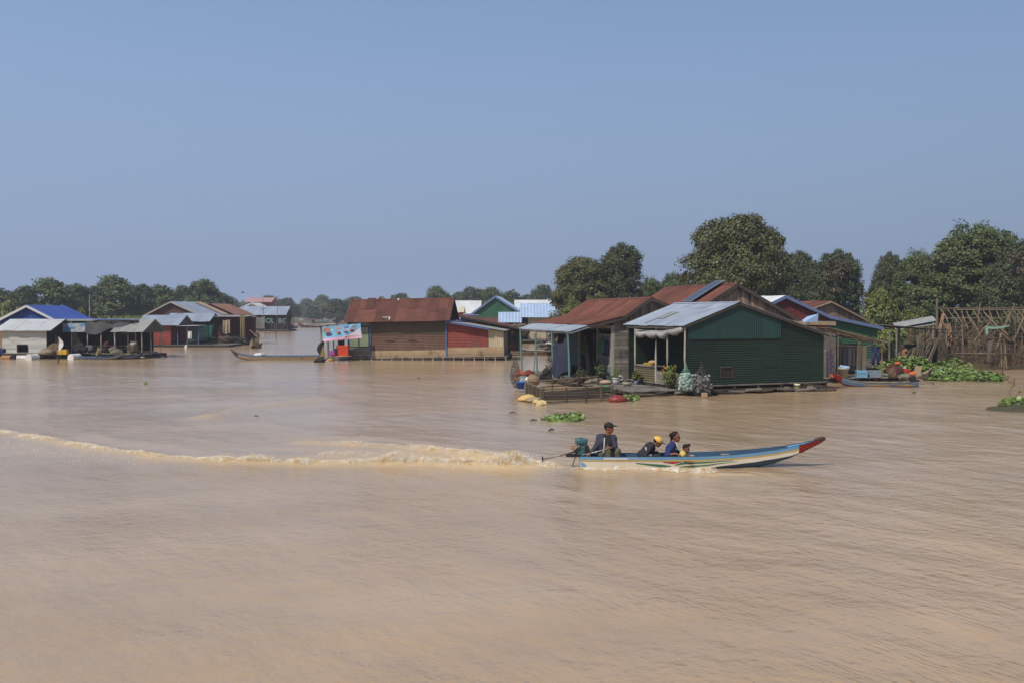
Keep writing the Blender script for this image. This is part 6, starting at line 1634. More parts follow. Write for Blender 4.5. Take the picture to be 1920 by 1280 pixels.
hyacinth('hyacinth_clump', W2((1160, 752), (1170, 746), (1195, 744), (1200, 750), (1185, 755)), 170, 64, .07, .3, label='hyacinth clump caught under the deck beside the red float')
hyacinth('hyacinth_clump', W2((266, 719), (272, 717), (276, 719), (271, 721)), 14, 65, .07, .16, label='tiny green hyacinth sprig alone on the water at left')
hyacinth('hyacinth_clump', W2((865, 672), (872, 669), (884, 669), (880, 672)), 60, 66, .09, .4, label='hyacinth sprig under the skirting of the red lean-to')
hyacinth('hyacinth_clump', W2((1872, 765), (1880, 756), (1905, 752), (1925, 756), (1925, 766), (1895, 768)), 300, 67, .085, .42, label='pale hyacinth clump growing on the mud mound at the right edge')
hyacinth('hyacinth_clump', W2((1708, 737), (1713, 735), (1718, 737), (1713, 740)), 12, 68, .06, .1, label='few hyacinth leaves adrift below the blue canoe stern')
hyacinth('water_hyacinth', W2((975, 642), (985, 636), (1000, 636), (1002, 642)), 600, 69, .2, .6)
hyacinth('water_hyacinth', W2((1648, 627), (1660, 618), (1760, 618), (1760, 630)), 2600, 70, .25, 1.1)
mb = MB(); mb.grid(lambda u, v: tuple(wat(1838 + 150 * u, 772 - 12 * v).xy) + (-.05 + .2 * math.sin(3.14 * v) * min(1, u * 3.5) * (1 + .25 * math.sin(u * 17)),), 30, 8)
tag(mb.build('mud_mound', mat('dark_weedy_mud', C(58, 54, 38), C(78, 74, 50), 3, rough=.95, tint=.2), smooth=True), 'dark weedy mound of mud rising from the river at the right edge', 'mound')
_m = wat(1945, 765); reeds('mound_weeds', _m.x, _m.y, 1.6, .4, 700, .2, 77, mat('brown_green_weed', C(84, 80, 48), C(104, 104, 58), 2, rough=.9, tint=.3), w=.02, z=.10)
# ---------------------------------------------------------------- moored boats
def dk(px, py, z=0.27): return wat(px, py, z)
TABC = [(0, .30, -.08, .30, .0), (.15, .24, -.10, .40, .02), (.4, .22, -.10, .44, .02), (.6, .24, -.10, .42, .02), (.75, .31, -.07, .34, .05), (.88, .46, .08, .2, .16), (.95, .6, .3, .1, .36), (1, .74, .62, .03, .64)]
WB = mat('worn_wood_boat', C(132, 116, 92), C(158, 142, 114), 2, (1, 1, 1), .8, rust=C(96, 80, 62), rust_amt=.4, rust_scale=2, tint=.15)
WBD = mat('tarred_boat_wood', C(56, 46, 42), C(76, 62, 54), 2, rough=.7, tint=.15)
PB2 = mat('faded_blue_boat_paint', C(70, 98, 128), C(86, 114, 142), 2, rough=.6, rust=C(60, 80, 98), rust_amt=.35)
PG2 = mat('turquoise_boat_paint', C(88, 142, 132), C(104, 156, 146), 2, rough=.6, rust=C(120, 130, 110), rust_amt=.3)
a, b_ = wat(590, 675), wat(440, 673)
bo, S, P, hl = boat('canoe', 'long worn wooden canoe with blue gunwale and a white tarp, moored at the brown house', 'boat', (xat(604, 80.4), 80.4, 0), R(180), 7.4, [(0, .40, -.1, .42, .0), (.2, .37, -.1, .46, .0), (.6, .36, -.1, .44, .0), (.78, .37, -.06, .36, .04), (.9, .5, .1, .2, .2), (.96, .68, .36, .1, .42), (1, .9, .8, .03, .82)], dict(side=WB, bottom=WBD, strake=PB2, rail=WB, inside=PB2, tip=WBD, deck=WBD), strake=.07, thwarts=(.3, .5), bow_deck=.9, tip_t=.93)
def white_tarp(label, loc, r, name='tarp_bundle', m=WHITEP, lump=.25, seed=1, cat='bundle', group=None, rz=0):
    mb = MB(); mb.ell((0, 0, 0), r, 12, lump=lump, seed=seed)
    o = mb.build(name, m, smooth=True, loc=loc); o.rotation_euler = (0, 0, rz); return tag(o, label, cat, group)
white_tarp('crumpled white tarp heaped near the bow of the long canoe', (xat(486, 80.4), 80.4, .40), (.42, .3, .16), seed=3)
bo, S, P, hl = boat('motor_canoe', 'blue canoe with yellow painted flash and dark red bow beside the green house', 'boat', (xat(1721, 51.6), 51.6, 0), R(178), 4.35, TABC, dict(side=PB2, bottom=PRED, strake=PB2, rail=PYEL, inside=WB, tip=PRED, deck=WB, transom=PRED), strake=.08, rail=.015, thwarts=(.3, .55), tip_t=.9, bow_deck=.88)
side_decal('yellow_flash', S, P, 4.35, [((.03, .45, .5), (.16, .2, .9)), ((.16, .3, .8), (.3, .45, .6)), ((.34, .4, .65), (.5, .3, .8)), ((.5, .3, .8), (.66, .5, .6))], mat('ochre_boat_paint', C(190, 146, 52), rough=.5), hl, side=1)
ORG = mat('orange_engine_paint', C(206, 84, 34), C(216, 98, 46), 5, rough=.45, spec=.5)
engine('orange engine tipped up on the blue canoe stern', (xat(1713, 51.6), 51.6, .34), R(160), ORG, ENG_D, tail=.9, tilt=-14)
mb = MB(); mb.box((0, 0, .22), (.34, .05, .45), Matrix.Rotation(R(18), 3, 'Y')); tag(mb.build('plank_board', WOODY, loc=(xat(1722, 53), 53, .55)), 'pale upright board leaning behind the orange engine of the blue canoe', 'board')
TABG = [(t, g * .8, k, h * .9, z) for t, g, k, h, z in TABC]
boat('motor_canoe', 'turquoise canoe lying beside the hyacinth mat', 'boat', (xat(1660, 60), 60, 0), R(0), 3.6, TABG, dict(side=PG2, bottom=PG2, strake=PG2, rail=PWHITE, inside=WB, tip=PG2, deck=PG2), strake=.07, thwarts=(.4,), tip_t=.93, bow_deck=.86)
engine('orange topped engine with red fuel can on the turquoise canoe', (xat(1684, 60), 60, .45), R(170), ORG, ENG_D, tail=.8, tilt=-10)
mb = MB(); bev_box(mb, (0, 0, .1), (.5, .3, .2), .04); tag(mb.build('fuel_can', mat('red_plastic', C(190, 44, 36), rough=.5), loc=(xat(1699, 60), 60, .22), smooth=True), 'red plastic fuel can lying in the turquoise canoe', 'can')
for lab, px, Y, yw, L, m1, m2 in (('dark red bowed canoe poking out behind the netting shelter, front one', 1012, 90, 200, 4.4, WB, PRED), ('dark canoe bow just behind the red bowed canoe by the netting shelter', 1018, 92.5, 200, 4.2, WBD, PRED)):
    boat('canoe', lab, 'boat', (xat(px, Y) + .6, Y, 0), R(yw), L, [(t, g * 1.25, k, h, z) for t, g, k, h, z in TABC], dict(side=m1, bottom=WBD, strake=m1, rail=WBD, inside=WB, tip=m2, deck=m2), thwarts=(.4,), tip_t=.85)
boat('canoe', 'slim blue and brown canoe alongside the dark left porch', 'boat', (xat(148, 81.2), 81.2, 0), R(4), 3.5, [(t, g * .95, k, h, z) for t, g, k, h, z in TABC], dict(side=WB, bottom=WBD, strake=PB2, rail=PB2, inside=PB2, tip=WB, deck=PB2), thwarts=(.3, .6), tip_t=.93)
boat('canoe', 'brown wooden canoe half hidden by the orange engine boats', 'boat', (xat(1642, 56), 56, 0), R(6), 3.4, TABC, dict(side=WB, bottom=WBD, strake=WB, rail=WBD, inside=WB, tip=WBD, deck=WB), thwarts=(.5,), tip_t=.93)
# far boats
def canopy_boat():
    o, S, P, hl = boat('canopy_boat', 'far dark passenger boat with a flat canopy crossing the river gap', 'boat', (xat(604, 246), 246, 0), R(182), 5.9, [(t, g * 2.0, k, h * 1.6, z) for t, g, k, h, z in TABC], dict(side=WBD, bottom=WBD, strake=WBD, rail=WBD, inside=WBD, tip=PRED, deck=WBD), thwarts=(.4,), tip_t=.9)
    mb = MB(); mb.grid(lambda u, v: (1.0 + 3.4 * u, -1.0 + 2 * v, 2.15 - .25 * (2 * v - 1) ** 2), 4, 6); mb.grid(lambda u, v: (1.0 + 3.4 * u, 1.0 - 2 * v, 2.1 - .25 * (2 * v - 1) ** 2), 4, 6); mb.build('canopy', mat('dull_brown_canopy', C(92, 74, 70), rough=.8), o)
    for x in (1.1, 2.6, 4.2):
        for y in (-.75, .75): mb = MB(); mb.tube([(x, y, .2), (x, y, 2.05)], .04, 6); mb.build('canopy_post', POSTW, o)
canopy_boat()
boat('canoe', 'far pale blue boat low on the water left of the rust red roof', 'boat', (xat(596, 420), 420, 0), R(0), 5.5, [(t, g * 2, k, h * 1.6, z) for t, g, k, h, z in TABC], dict(side=PB2, bottom=PB2, strake=PB2, rail=PWHITE, inside=PB2, tip=PB2, deck=PB2), thwarts=(), tip_t=.93)
boat('canoe', 'small dark canoe nosing out behind the lettered house', 'boat', (xat(552, 238), 240, 0), R(-94), 4.5, [(t, g * 1.6, k, h * 1.6, z) for t, g, k, h, z in TABC], dict(side=WBD, bottom=WBD, strake=WB, rail=WBD, inside=WBD, tip=WBD, deck=WBD), thwarts=(.5,), tip_t=.93)
boat('canoe', 'small brown canoe seen end on, paddled by a standing figure', 'boat', (xat(481, 109), 109.6, 0), R(-84), 4.0, [(t, g * 1.5, k, h * 1.35, z) for t, g, k, h, z in TABC], dict(side=WB, bottom=WBD, strake=WB, rail=WBD, inside=WBD, tip=WB, deck=WBD), thwarts=(.5,), tip_t=.95)
ps = dict(pel=(0, 0, .82), chest=(.02, -.03, 1.1), neck=(.03, -.04, 1.3), head=(.04, -.05, 1.44), sR=(-.17, 0, 1.24), sL=(.2, -.04, 1.24), eR=(-.3, -.12, 1.04), hR=(-.18, -.28, 1.12), eL=(.3, -.15, 1.0), hL=(.2, -.3, .86), pR=(-.08, 0, .8), pL=(.08, 0, .8), kR=(-.1, -.05, .44), kL=(.1, -.05, .44), fR=(-.1, 0, .1), fL=(.1, 0, .1))
o, body, sh, M = build_person('standing figure in a wide hat paddling the small brown canoe', (xat(482, 109), 109, .15), ps, mat('grey_brown_shirt', C(84, 74, 72), rough=.9), mat('beige_trousers', C(134, 116, 92), rough=.9), (.2, -1, -.1), (0, 0, 1), {'R': ((.4, -.5, .2), (0, 0, -1), .8, 1), 'L': ((-.3, -.6, -.1), (0, 0, -1), .8, -1)})
mb = MB(); mb.lathe((.04, -.05, 1.5), [(.24, -.0), (.23, .02), (.12, .07), (.1, .13), (.02, .15)], 14); mb.build('hat', mat('straw_hat', C(120, 108, 84), rough=.9), o, True)
mb = MB(); mb.tube([(-.75, -.25, 1.75), (.2, -.3, .88), (.75, -.33, .38)], [.035, .035, .03], 7); mb.box((.88, -.34, .26), (.36, .03, .12), Matrix.Rotation(R(42), 3, 'Y')); tag(mb.build('paddle', mat('pale_paddle_wood', C(158, 134, 110), rough=.7), loc=(xat(482, 109), 109, .15)), 'long pale paddle held across the standing figure', 'paddle')

# ---------------------------------------------------------------- small builders
def cloth(name, label, cat, p0, p1, drop, m, folds=4, amp=.06, group=None, taper=1.0, seed=0, sag=.05, thick=True):
    p0, p1 = Vector(p0), Vector(p1); d = p1 - p0; n = Vector((-d.y, d.x, 0)).normalized(); rg = random.Random(seed); ph = rg.uniform(0, 6)
    def fn(u, v):
        uu = .5 + (u - .5) * (1 + (taper - 1) * v)
        return p0 + d * uu + n * amp * (.3 + v) * math.sin(u * folds * 6.28 + ph + v * .7) + Vector((0, 0, -drop * v - sag * math.sin(3.14 * u) - .06 * math.sin(u * 9 + ph) * v))
    mb = MB(); mb.grid(fn, 28, 12); mb.grid(lambda u, v: fn(1 - u, v) + n * .008, 28, 12)
    return tag(mb.build(name, m, smooth=True), label, cat, group)
def sack(name, label, cat, c, r, m, lump=.12, seed=0, neck=0.0, group=None, n=14):
    """soft heap: slumped, creased and flat underneath"""
    rg = random.Random(seed * 31 + 5); W = [(Vector((rg.gauss(0, 1), rg.gauss(0, 1), rg.gauss(0, 1))).normalized(), rg.uniform(2.5, 8), rg.uniform(0, 6.28)) for _ in range(9)]
    mb = MB()
    def fn(u, v):
        th, a = math.pi * v, 2 * math.pi * u; d = Vector((math.sin(th) * math.cos(a), math.sin(th) * math.sin(a), math.cos(th)))
        q = 1 + lump * sum(math.sin(d.dot(w) * k + p) * (2.2 / k) for w, k, p in W) * .9 - lump * .5 * abs(math.sin(d.dot(W[0][0]) * 9 + 3 * d.dot(W[1][0])))
        z = d.z if d.z > -.55 else -.55 - (-.55 - d.z) * .25
        return (d.x * r[0] * q * (1.12 - .12 * d.z), d.y * r[1] * q * (1.12 - .12 * d.z), z * r[2] * q)
    mb.grid(lambda u, v: fn(1 - u, v), 2 * n + 8, n + 4)
    return tag(mb.build(name, m, smooth=True, loc=c), label, cat, group)
def pot_plant(label, c, r, h, potm, leafm, kind, seed=0, lh=.4):
    o = thing('potted_plant', label, 'plant', c)
    mb = MB(); mb.lathe((0, 0, 0), [(r * .75, 0), (r * .95, h * .6), (r, h), (r * 1.08, h), (r * 1.08, h * .9), (r * .88, h * .86), (0.01, h * .84)], 16); mb.build('pot', potm, o, True)
    rg = random.Random(seed); mb = MB()
    if kind == 'blade':
        for i in range(12):
            a = rg.uniform(0, 6.28); L = lh * rg.uniform(.6, 1.1); s = Vector((math.cos(a), math.sin(a), 0)); w = s.cross(Vector((0, 0, 1))) * .028; b0 = s * r * .4 + Vector((0, 0, h * .8))
            mb.add([b0 - w, b0 + w, b0 + s * .04 + w * 1.1 + Vector((0, 0, L * .6)), b0 + s * .10 + Vector((0, 0, L)), b0 + s * .04 - w * 1.1 + Vector((0, 0, L * .6))], [(0, 1, 2, 3, 4)], rg.random())
        mb.build('leaves', leafm, o)
    else:
        q, F, t = leaf_cloud([(0, 0, h + lh * .45, lh * .5, lh * .5, lh * .5)], 34, 24, .045, seed, clump_r=lh * .22); np_mesh('leaves', q, F, leafm, t, parent=o)
    return o
def shrub(label, c, w, h, leafm, seed, leaf=.06, n=60, cat='plant', name='shrub'):
    o = thing(name, label, cat, c); q, F, t = leaf_cloud([(0, 0, h * .55, w / 2, w / 2, h * .48)], n, 26, leaf, seed, clump_r=.16); np_mesh('leaves', q, F, leafm, t, parent=o)
    mb = MB()
    for i in range(4): mb.tube([(0, 0, 0), (w * .2 * math.cos(i * 1.6), w * .2 * math.sin(i * 1.6), h * .6)], .012, 5)
    mb.build('stem', TWIG, o); return o
def lathe_thing(name, label, cat, c, prof, m, group=None, n=18, smooth=True):
    mb = MB(); mb.lathe((0, 0, 0), prof, n); return tag(mb.build(name, m, smooth=smooth, loc=c), label, cat, group)
def crate(name, label, cat, c, d, m, yaw=0, group=None, lid=False):
    o = thing(name, label, cat, c, yaw, group); mb = MB(); t = .03; x, y, z = d
    for k in range(3):
        zz = z * (k + .5) / 3
        mb.box((0, -y / 2, zz), (x, t, z / 3 - .015)); mb.box((0, y / 2, zz), (x, t, z / 3 - .015)); mb.box((-x / 2 + t / 2, 0, zz), (t, y - t, z / 3 - .015)); mb.box((x / 2 - t / 2, 0, zz), (t, y - t, z / 3 - .015))
    mb.box((0, 0, .015), (x - .07, y - .04, .03)); mb.build('crate_body', m, o)
    for sx in (-1, 1):
        mb = MB(); mb.box((sx * (x / 2 - .02), -y / 2 - .025, z / 2), (.05, .02, z)); mb.build('corner_batten', m, o)
    if lid: mb = MB(); mb.box((0, 0, z + .025), (x + .06, y + .06, .045)); mb.box((0, -y / 2 - .03, z - .05), (x * .9, .03, .1)); mb.build('lid', m, o)
    return o
CLAY = mat('clay_jar', C(128, 104, 80), C(146, 122, 98), 3, rough=.8); CLAYD = mat('dark_clay', C(62, 48, 42), rough=.8); PBUCK = mat('blue_plastic', C(36, 92, 178), rough=.45); GREYPL = mat('grey_plastic', C(112, 120, 116), rough=.5); TERRA = mat('orange_mesh_sack', C(166, 96, 66), C(136, 72, 52), 8, rough=.9)
PLANTG = LEAF['mid_green_leaves']; PLANTD = LEAF['dark_green_leaves']; PLANTY = LEAF['yellow_green_leaves']

# ---------------------------------------------------------------- fish pen and clutter before the rusty roofed house
def fish_pen():
    A, B, Cc, D = wat(1019, 756), wat(1147, 752), wat(1122, 731), wat(986, 741)
    o = thing('fish_pen', 'low floating bamboo fish pen with open slatted sides in front of the porch', 'fish pen', A)
    up = Vector((0, 0, 1)); L = lambda p, z: p - A + up * z
    def pole(nm, p, q, r, m=BAMBD): mb = MB(); mb.tube([p, (p + q) / 2 + Vector((0, 0, random.uniform(-.02, .02))), q], [r, r * .95, r * .85], 7); return mb.build(nm, m, o)
    for f in (0, .33, .62, .84, 1): pole('post', L(A.lerp(B, f), -.3), L(A.lerp(B, f), .66), .045)
    for f in (.35, .7): pole('post', L(D.lerp(Cc, f), -.2), L(D.lerp(Cc, f), .75), .04)
    pole('post', L(D, -.2), L(D, .72), .045); pole('post', L(Cc, -.2), L(Cc, .72), .045)
    for z in (.06, .20, .33, .46): pole('slat', L(A, z + random.uniform(-.03, .03)), L(B, z + random.uniform(-.03, .03)), .02)
    pole('top_rail', L(A, .60), L(B, .66), .035, BAMB); pole('top_rail', L(D, .62), L(Cc, .68), .035, BAMB); pole('top_rail', L(D, .64), L(A, .60), .035, BAMB)
    for i in range(11):
        p = D.lerp(A, (i + .3) / 11.5); pole('upright', L(p, -.2), L(p, .56), .045, BAMBD)
    for z in (.1, .35): pole('slat', L(D, z), L(Cc, z), .025)
    mb = MB()
    for i in range(9): mb.bar(L(A.lerp(D, .1 + .1 * i), .12), L(B.lerp(Cc, .1 + .1 * i), .12), .12, .04)
    mb.build('floor', WOODD, o)
    return o
fish_pen()
sack('sack', 'bright yellow bulging float bag at the left corner of the fish pen', 'bag', wat(990, 746, .12), (.36, .26, .2), mat('yellow_sack', C(190, 156, 84), C(210, 182, 116), 5, rough=.7), seed=2)
sack('sack', 'flat tan mat rolled beside the yellow float bag', 'mat', wat(1001, 749, .10), (.34, .14, .13), mat('tan_mat', C(140, 124, 94), C(160, 142, 110), 5, rough=.9), seed=3)
sack('sack', 'pale yellow crumpled bag at the foot of the fish pen uprights', 'bag', wat(1011, 754, .08), (.26, .2, .16), mat('pale_yellow_sack', C(180, 158, 106), C(204, 184, 134), 5, rough=.8), lump=.25, seed=4)
sack('float', 'dark red barrel shaped float at the right end of the fish pen', 'float', wat(1158, 748, .12), (.36, .24, .2), mat('dark_red_plastic', C(116, 40, 40), C(130, 52, 50), 3, rough=.5), lump=.04, seed=5)
pz = .27
lathe_thing('jar', 'round brown clay jar lying among the clutter at the left porch corner', 'jar', dk(1001, 722), [(.16, 0), (.28, .1), (.33, .28), (.28, .45), (.18, .52), (.2, .56), (.15, .56)], CLAY)
lathe_thing('bucket', 'blue plastic bucket at the left porch corner', 'bucket', dk(976, 728, .2), [(.17, 0), (.22, .32), (.235, .32), (.235, .3), (.2, .29), (.15, .03)], PBUCK)
lathe_thing('basin', 'upturned grey basin above the blue bucket', 'basin', dk(981, 716, .35), [(.36, 0), (.34, .08), (.26, .26), (.06, .32)], GREYPL)
sack('sack', 'orange mesh bundle heaped on the left porch corner', 'bundle', dk(974, 706, .55) + Vector((0, .3, 0)), (.34, .3, .3), TERRA, lump=.2, seed=6)
sack('sack', 'dark red mesh bundle beside the orange bundle', 'bundle', dk(991, 702, .58) + Vector((0, .4, 0)), (.3, .26, .2), mat('dark_red_mesh', C(118, 46, 38), C(96, 36, 32), 8, rough=.9), lump=.2, seed=7)
lathe_thing('jar', 'white plastic jar between bucket and clay jar', 'jar', dk(989, 721), [(.11, 0), (.13, .05), (.13, .3), (.06, .36), (.06, .4)], WHITEP)
def fish_trap():
    o = thing('fish_trap', 'grey spindle shaped fish trap hung on the outermost teal post', 'fish trap', dk(966, 727, .2) + Vector((0, .2, 0)))
    mb = MB(); mb.lathe((0, 0, 0), [(.05, .0), (.2, .25), (.26, .6), (.2, 1.0), (.1, 1.35), (.03, 1.55)], 14); mb.build('net', NETD, o, True)
    for z, r in ((.25, .2), (.6, .265), (1.0, .2)):
        mb = MB(); mb.tube([(r * math.cos(i * .45), r * math.sin(i * .45), z) for i in range(15)], .012, 5); mb.build('hoop', BAMBD, o)
fish_trap()
B_ = lambda x, y, z: HB.o.matrix_basis @ Vector((x, y, z))
cloth('blanket', 'large slate blue blanket hanging between the teal porch posts', 'blanket', B_(-2.36, 2.95, 2.35), B_(-2.38, .35, 2.62), 1.75, mat('slate_blanket', C(34, 38, 54), C(56, 60, 80), 1.2, rough=.9), 3, .2, taper=.92, sag=.3, seed=4)
shrub('dark leafless looking shrub in a tub on the porch edge', B_(-2.0, 3.7, .27), .9, 1.3, LEAF['brown_dead_leaves'], 71, .05, 40)
lathe_thing('jar', 'dark squat clay pot under the leafless shrub', 'pot', B_(-2.05, 4.3, .27), [(.2, 0), (.3, .15), (.28, .35), (.2, .42), (.22, .45)], CLAYD)
lathe_thing('jar', 'small dark clay pot right of the squat pot', 'pot', B_(-1.9, 3.2, .27), [(.14, 0), (.22, .12), (.2, .28), (.15, .33), (.16, .36)], CLAYD)
def bamboo_bundle():
    o = thing('bamboo_bundle', 'bundle of leafy canes leaning by the dark doorway', 'bundle', B_(-.75, 1.6, .25))
    for i in range(6): mb = MB(); mb.tube([(.05 * i - .1, 0, 0), (.03 * i - .2, .03, 1.2), (.02 * i - .32, .05, 2.2 + .1 * (i % 3))], [.03, .026, .016], 6); mb.build('cane', BAMB, o)
    q, F, t = leaf_cloud([(-.25, .05, 1.7, .15, .12, .6)], 30, 18, .05, 5, clump_r=.14); np_mesh('leaves', q, F, PLANTY, t, parent=o)
bamboo_bundle()
cloth('hammock', 'dark slung hammock with a pink fold across the doorway', 'hammock', B_(-.9, 3.4, .95), B_(-.5, .55, 1.45), .32, mat('dark_hammock', C(44, 38, 46), C(120, 70, 84), 1.3, rough=.9, contrast=.08), 2, .05, sag=.55, seed=6)
cloth('towel', 'green cloth hung over the window grille', 'towel', B_(-.12, 2.0, 2.35), B_(-.12, 1.1, 2.4), .65, mat('sage_cloth', C(84, 128, 96), rough=.9), 2, .05, seed=7)
cloth('towel', 'navy cloth beside the green cloth on the window', 'towel', B_(-.12, 1.0, 2.4), B_(-.12, .5, 2.42), .8, mat('navy_cloth', C(40, 54, 84), rough=.9), 2, .05, seed=8)
sack('clear_bag', 'bunch of clear plastic bags hung under the tin eave', 'bags', B_(-1.6, 5.6, 2.45), (.2, .18, .24), PLASTIC, lump=.3, seed=9)
pot_plant('bushy dark plant in a pot below the barred window', B_(-.55, .9, .25), .18, .28, CLAYD, PLANTD, 'leaf', 1, .75)
pot_plant('second bushy plant in a pot at the window corner', B_(-.5, .25, .25), .17, .26, CLAYD, PLANTG, 'leaf', 2, .6)
pot_plant('tall bladed snake plant in a round white pot', dk(1155, 720, .27), .19, .33, WHITEP, PLANTY, 'blade', 3, .62)
pot_plant('small flowering plant in a white and blue pot near the counter', dk(1193, 720, .27), .14, .22, mat('white_blue_glaze', C(180, 188, 200), C(70, 96, 150), 9, rough=.4, contrast=.08), PLANTY, 'leaf', 4, .42)
lathe_thing('bowl', 'shallow grey bowl on the deck by the counter', 'bowl', dk(1206, 720, .27), [(.1, 0), (.2, .08), (.24, .1), (.2, .08)], WOODG)
pot_plant('trailing plant in a dark tub inside the fish pen rail', dk(1090, 718, .27), .22, .25, CLAYD, PLANTD, 'leaf', 5, .5)
lathe_thing('basket', 'flat basket heaped with pinkish scraps on the pen rail', 'basket', dk(1136, 722, .3), [(.2, 0), (.3, .12), (.34, .16), (.24, .24), (.05, .28)], mat('pink_scraps', C(176, 128, 104), C(150, 150, 130), 8, rough=.9))
lathe_thing('basin', 'green plastic basin under the pinkish basket', 'basin', dk(1134, 730, .25) - Vector((0, .3, .0)), [(.18, 0), (.26, .2), (.28, .22)], mat('green_plastic', C(60, 120, 86), rough=.5))
lathe_thing('bucket', 'grey metal kettle on the porch boards behind the blanket', 'kettle', B_(-1.6, 1.5, .27), [(.15, 0), (.18, .1), (.15, .26), (.05, .3), (.05, .36)], STEEL)
mb = MB(); mb.tube([(-.6, 0, .05), (.6, .1, .6)], [.03, .02], 6); mb.tube([(-.5, .2, .05), (.5, .1, .5)], [.03, .02], 6); tag(mb.build('pole_pair', BAMBD, loc=B_(-2.2, 4.0, .27)), 'two short dark poles propped on the porch edge', 'poles')

for lab, x, y, z, r, c in (('dark cloth bundle against the porch wall by the canes', -.5, 6.2, .55, (.4, .35, .3), (46, 42, 46)), ('low brown sack between the dark pots and the blanket', -1.7, 2.6, .42, (.32, .28, .18), (92, 78, 62)), ('grey rag heap on the porch edge behind the fish pen', -2.1, 1.0, .40, (.36, .24, .15), (96, 94, 90)), ('black tub upturned by the doorway step', -1.1, 4.5, .42, (.3, .3, .2), (34, 34, 36)), ('faded pink cloth on the boards under the hammock', -1.0, 2.4, .36, (.3, .22, .1), (140, 96, 100)), ('brown coil of net inside the fish pen corner', -2.9, -1.2, .45, (.34, .3, .16), (86, 72, 56)), ('pale scraps heaped in the middle of the fish pen', -1.6, -1.5, .40, (.4, .26, .14), (128, 116, 98)), ('dark green bag at the right side of the fish pen', -.5, -1.3, .46, (.28, .24, .2), (44, 62, 50)), ('charcoal bag behind the round clay jar', -3.0, 2.2, .5, (.34, .3, .3), (44, 40, 40)), ('small white bag on the plank front by the snake plant', .35, -.25, .40, (.14, .12, .12), (178, 174, 166))):
    sack('bundle', lab, 'bundle', B_(x, y, z), r, mat('m_%d_%d_%d' % c, C(*c), C(*[int(v * .75) for v in c]), 6, rough=.9), lump=.28, seed=int(100 * (x + 5) + y), group='clutter on the rusty roofed house porch')
lathe_thing('basket', 'round woven basket beside the hyacinth under the plank wall', 'basket', dk(1176, 723, .27), [(.14, 0), (.22, .1), (.24, .2), (.2, .2)], mat('wicker', C(150, 144, 130)))
mb = MB(); mb.tube([(0, 0, 0), (.1, .02, 1.1), (.05, 0, 2.3)], [.03, .026, .02], 6); tag(mb.build('pole', BAMB, loc=B_(-2.0, 8.0, .25)), 'single bamboo pole propped inside the far end of the teal post porch', 'pole')
# green house porch
A_ = lambda x, y, z: HA.o.matrix_basis @ Vector((x, y, z))
cloth('plastic_roll', 'rolled clear plastic curtain tied up in swags under the porch eave', 'curtain', A_(-.1, 4.6, 3.0), A_(-.1, .15, 3.1), .1, PLASTIC, 3, .04, sag=.1, seed=9)
mb = MB()
mb.tube([A_(-.1, 4.5 - .55 * i * .5, 2.86 - .10 * abs(math.sin(i * .8)) - (.05 if i < 11 else -.12 * (i - 10) * .3)) for i in range(17)], [.1 + .07 * abs(math.sin(i * .8)) for i in range(17)], 10)
tag(mb.build('plastic_roll', PLASTIC, smooth=True), 'clear plastic roll sagging in bulges along the porch eave of the green house', 'plastic roll')
o = thing('banana_pile', 'pile of yellow bananas on the corrugated porch counter', 'fruit', A_(.2, 3.6, 1.225))
YF = mat('banana_yellow', C(206, 164, 48), C(186, 140, 40), 6, rough=.6)
rgf = random.Random(5)
for i in range(5):
    mb = MB()
    for j in range(5):
        a = rgf.uniform(-.5, .5); mb.tube([(0, j * .035, .02), (.09 * math.cos(a), j * .04, .06), (.18 * math.cos(a), j * .035, .03)], [.012, .022, .008], 6)
    b = mb.build('banana_hand', YF, o, True, (rgf.uniform(-.15, .1), -.7 + i * .3 + rgf.uniform(-.05, .05), rgf.uniform(0, .05))); b.rotation_euler = (0, 0, rgf.uniform(0, 3))
sack('loaf', 'brown gourd lying on the bananas', 'gourd', A_(.2, 3.3, 1.38), (.2, .14, .11), mat('gourd_skin', C(152, 112, 74), C(190, 160, 120), 5, rough=.7), lump=.05, seed=3)
o = shrub('tall marigold plant with orange flowers before the low fence', A_(-.25, .95, .27), .42, 1.0, PLANTY, 73, .05, 70)
mb = MB()
for i in range(14): mb.ell((rgf.uniform(-.3, .3), rgf.uniform(-.3, .3), rgf.uniform(.75, 1.12)), (.035, .035, .025), 5)
mb.build('flowers', mat('orange_petal', C(216, 150, 44), rough=.8), o)
mb = MB(); mb.box((0, 0, 0), (.62, .03, .3), Matrix.Rotation(R(-34), 3, 'Y') @ Matrix.Rotation(R(40), 3, 'X')); tp = tag(mb.build('small_solar_panel', MATS['solar_cells'], loc=dk(1249, 716, .42)), 'small dark panel leaning on the deck before the gate', 'panel')
mb = MB(); rt = Matrix.Rotation(R(-34), 3, 'Y') @ Matrix.Rotation(R(40), 3, 'X')
for c, d in (((0, .15, 0), (.66, .02, .04)), ((0, -.15, 0), (.66, .02, .04)), ((.32, 0, 0), (.02, .32, .04)), ((-.32, 0, 0), (.02, .32, .04)), ((0, 0, .017), (.015, .3, .005))): mb.box(rt @ Vector(c), d, rt)
mb.build('frame', POSTW, tp)
CANS = mat('bottles_in_net', C(150, 170, 160), C(206, 206, 196), 9, rough=.4, rust=C(190, 110, 70), rust_amt=.25, rust_scale=7)
CANS2 = mat('cans_in_net', C(64, 62, 62), C(178, 178, 176), 11, rough=.4, rust=C(70, 84, 130), rust_amt=.25, rust_scale=9, contrast=.12)
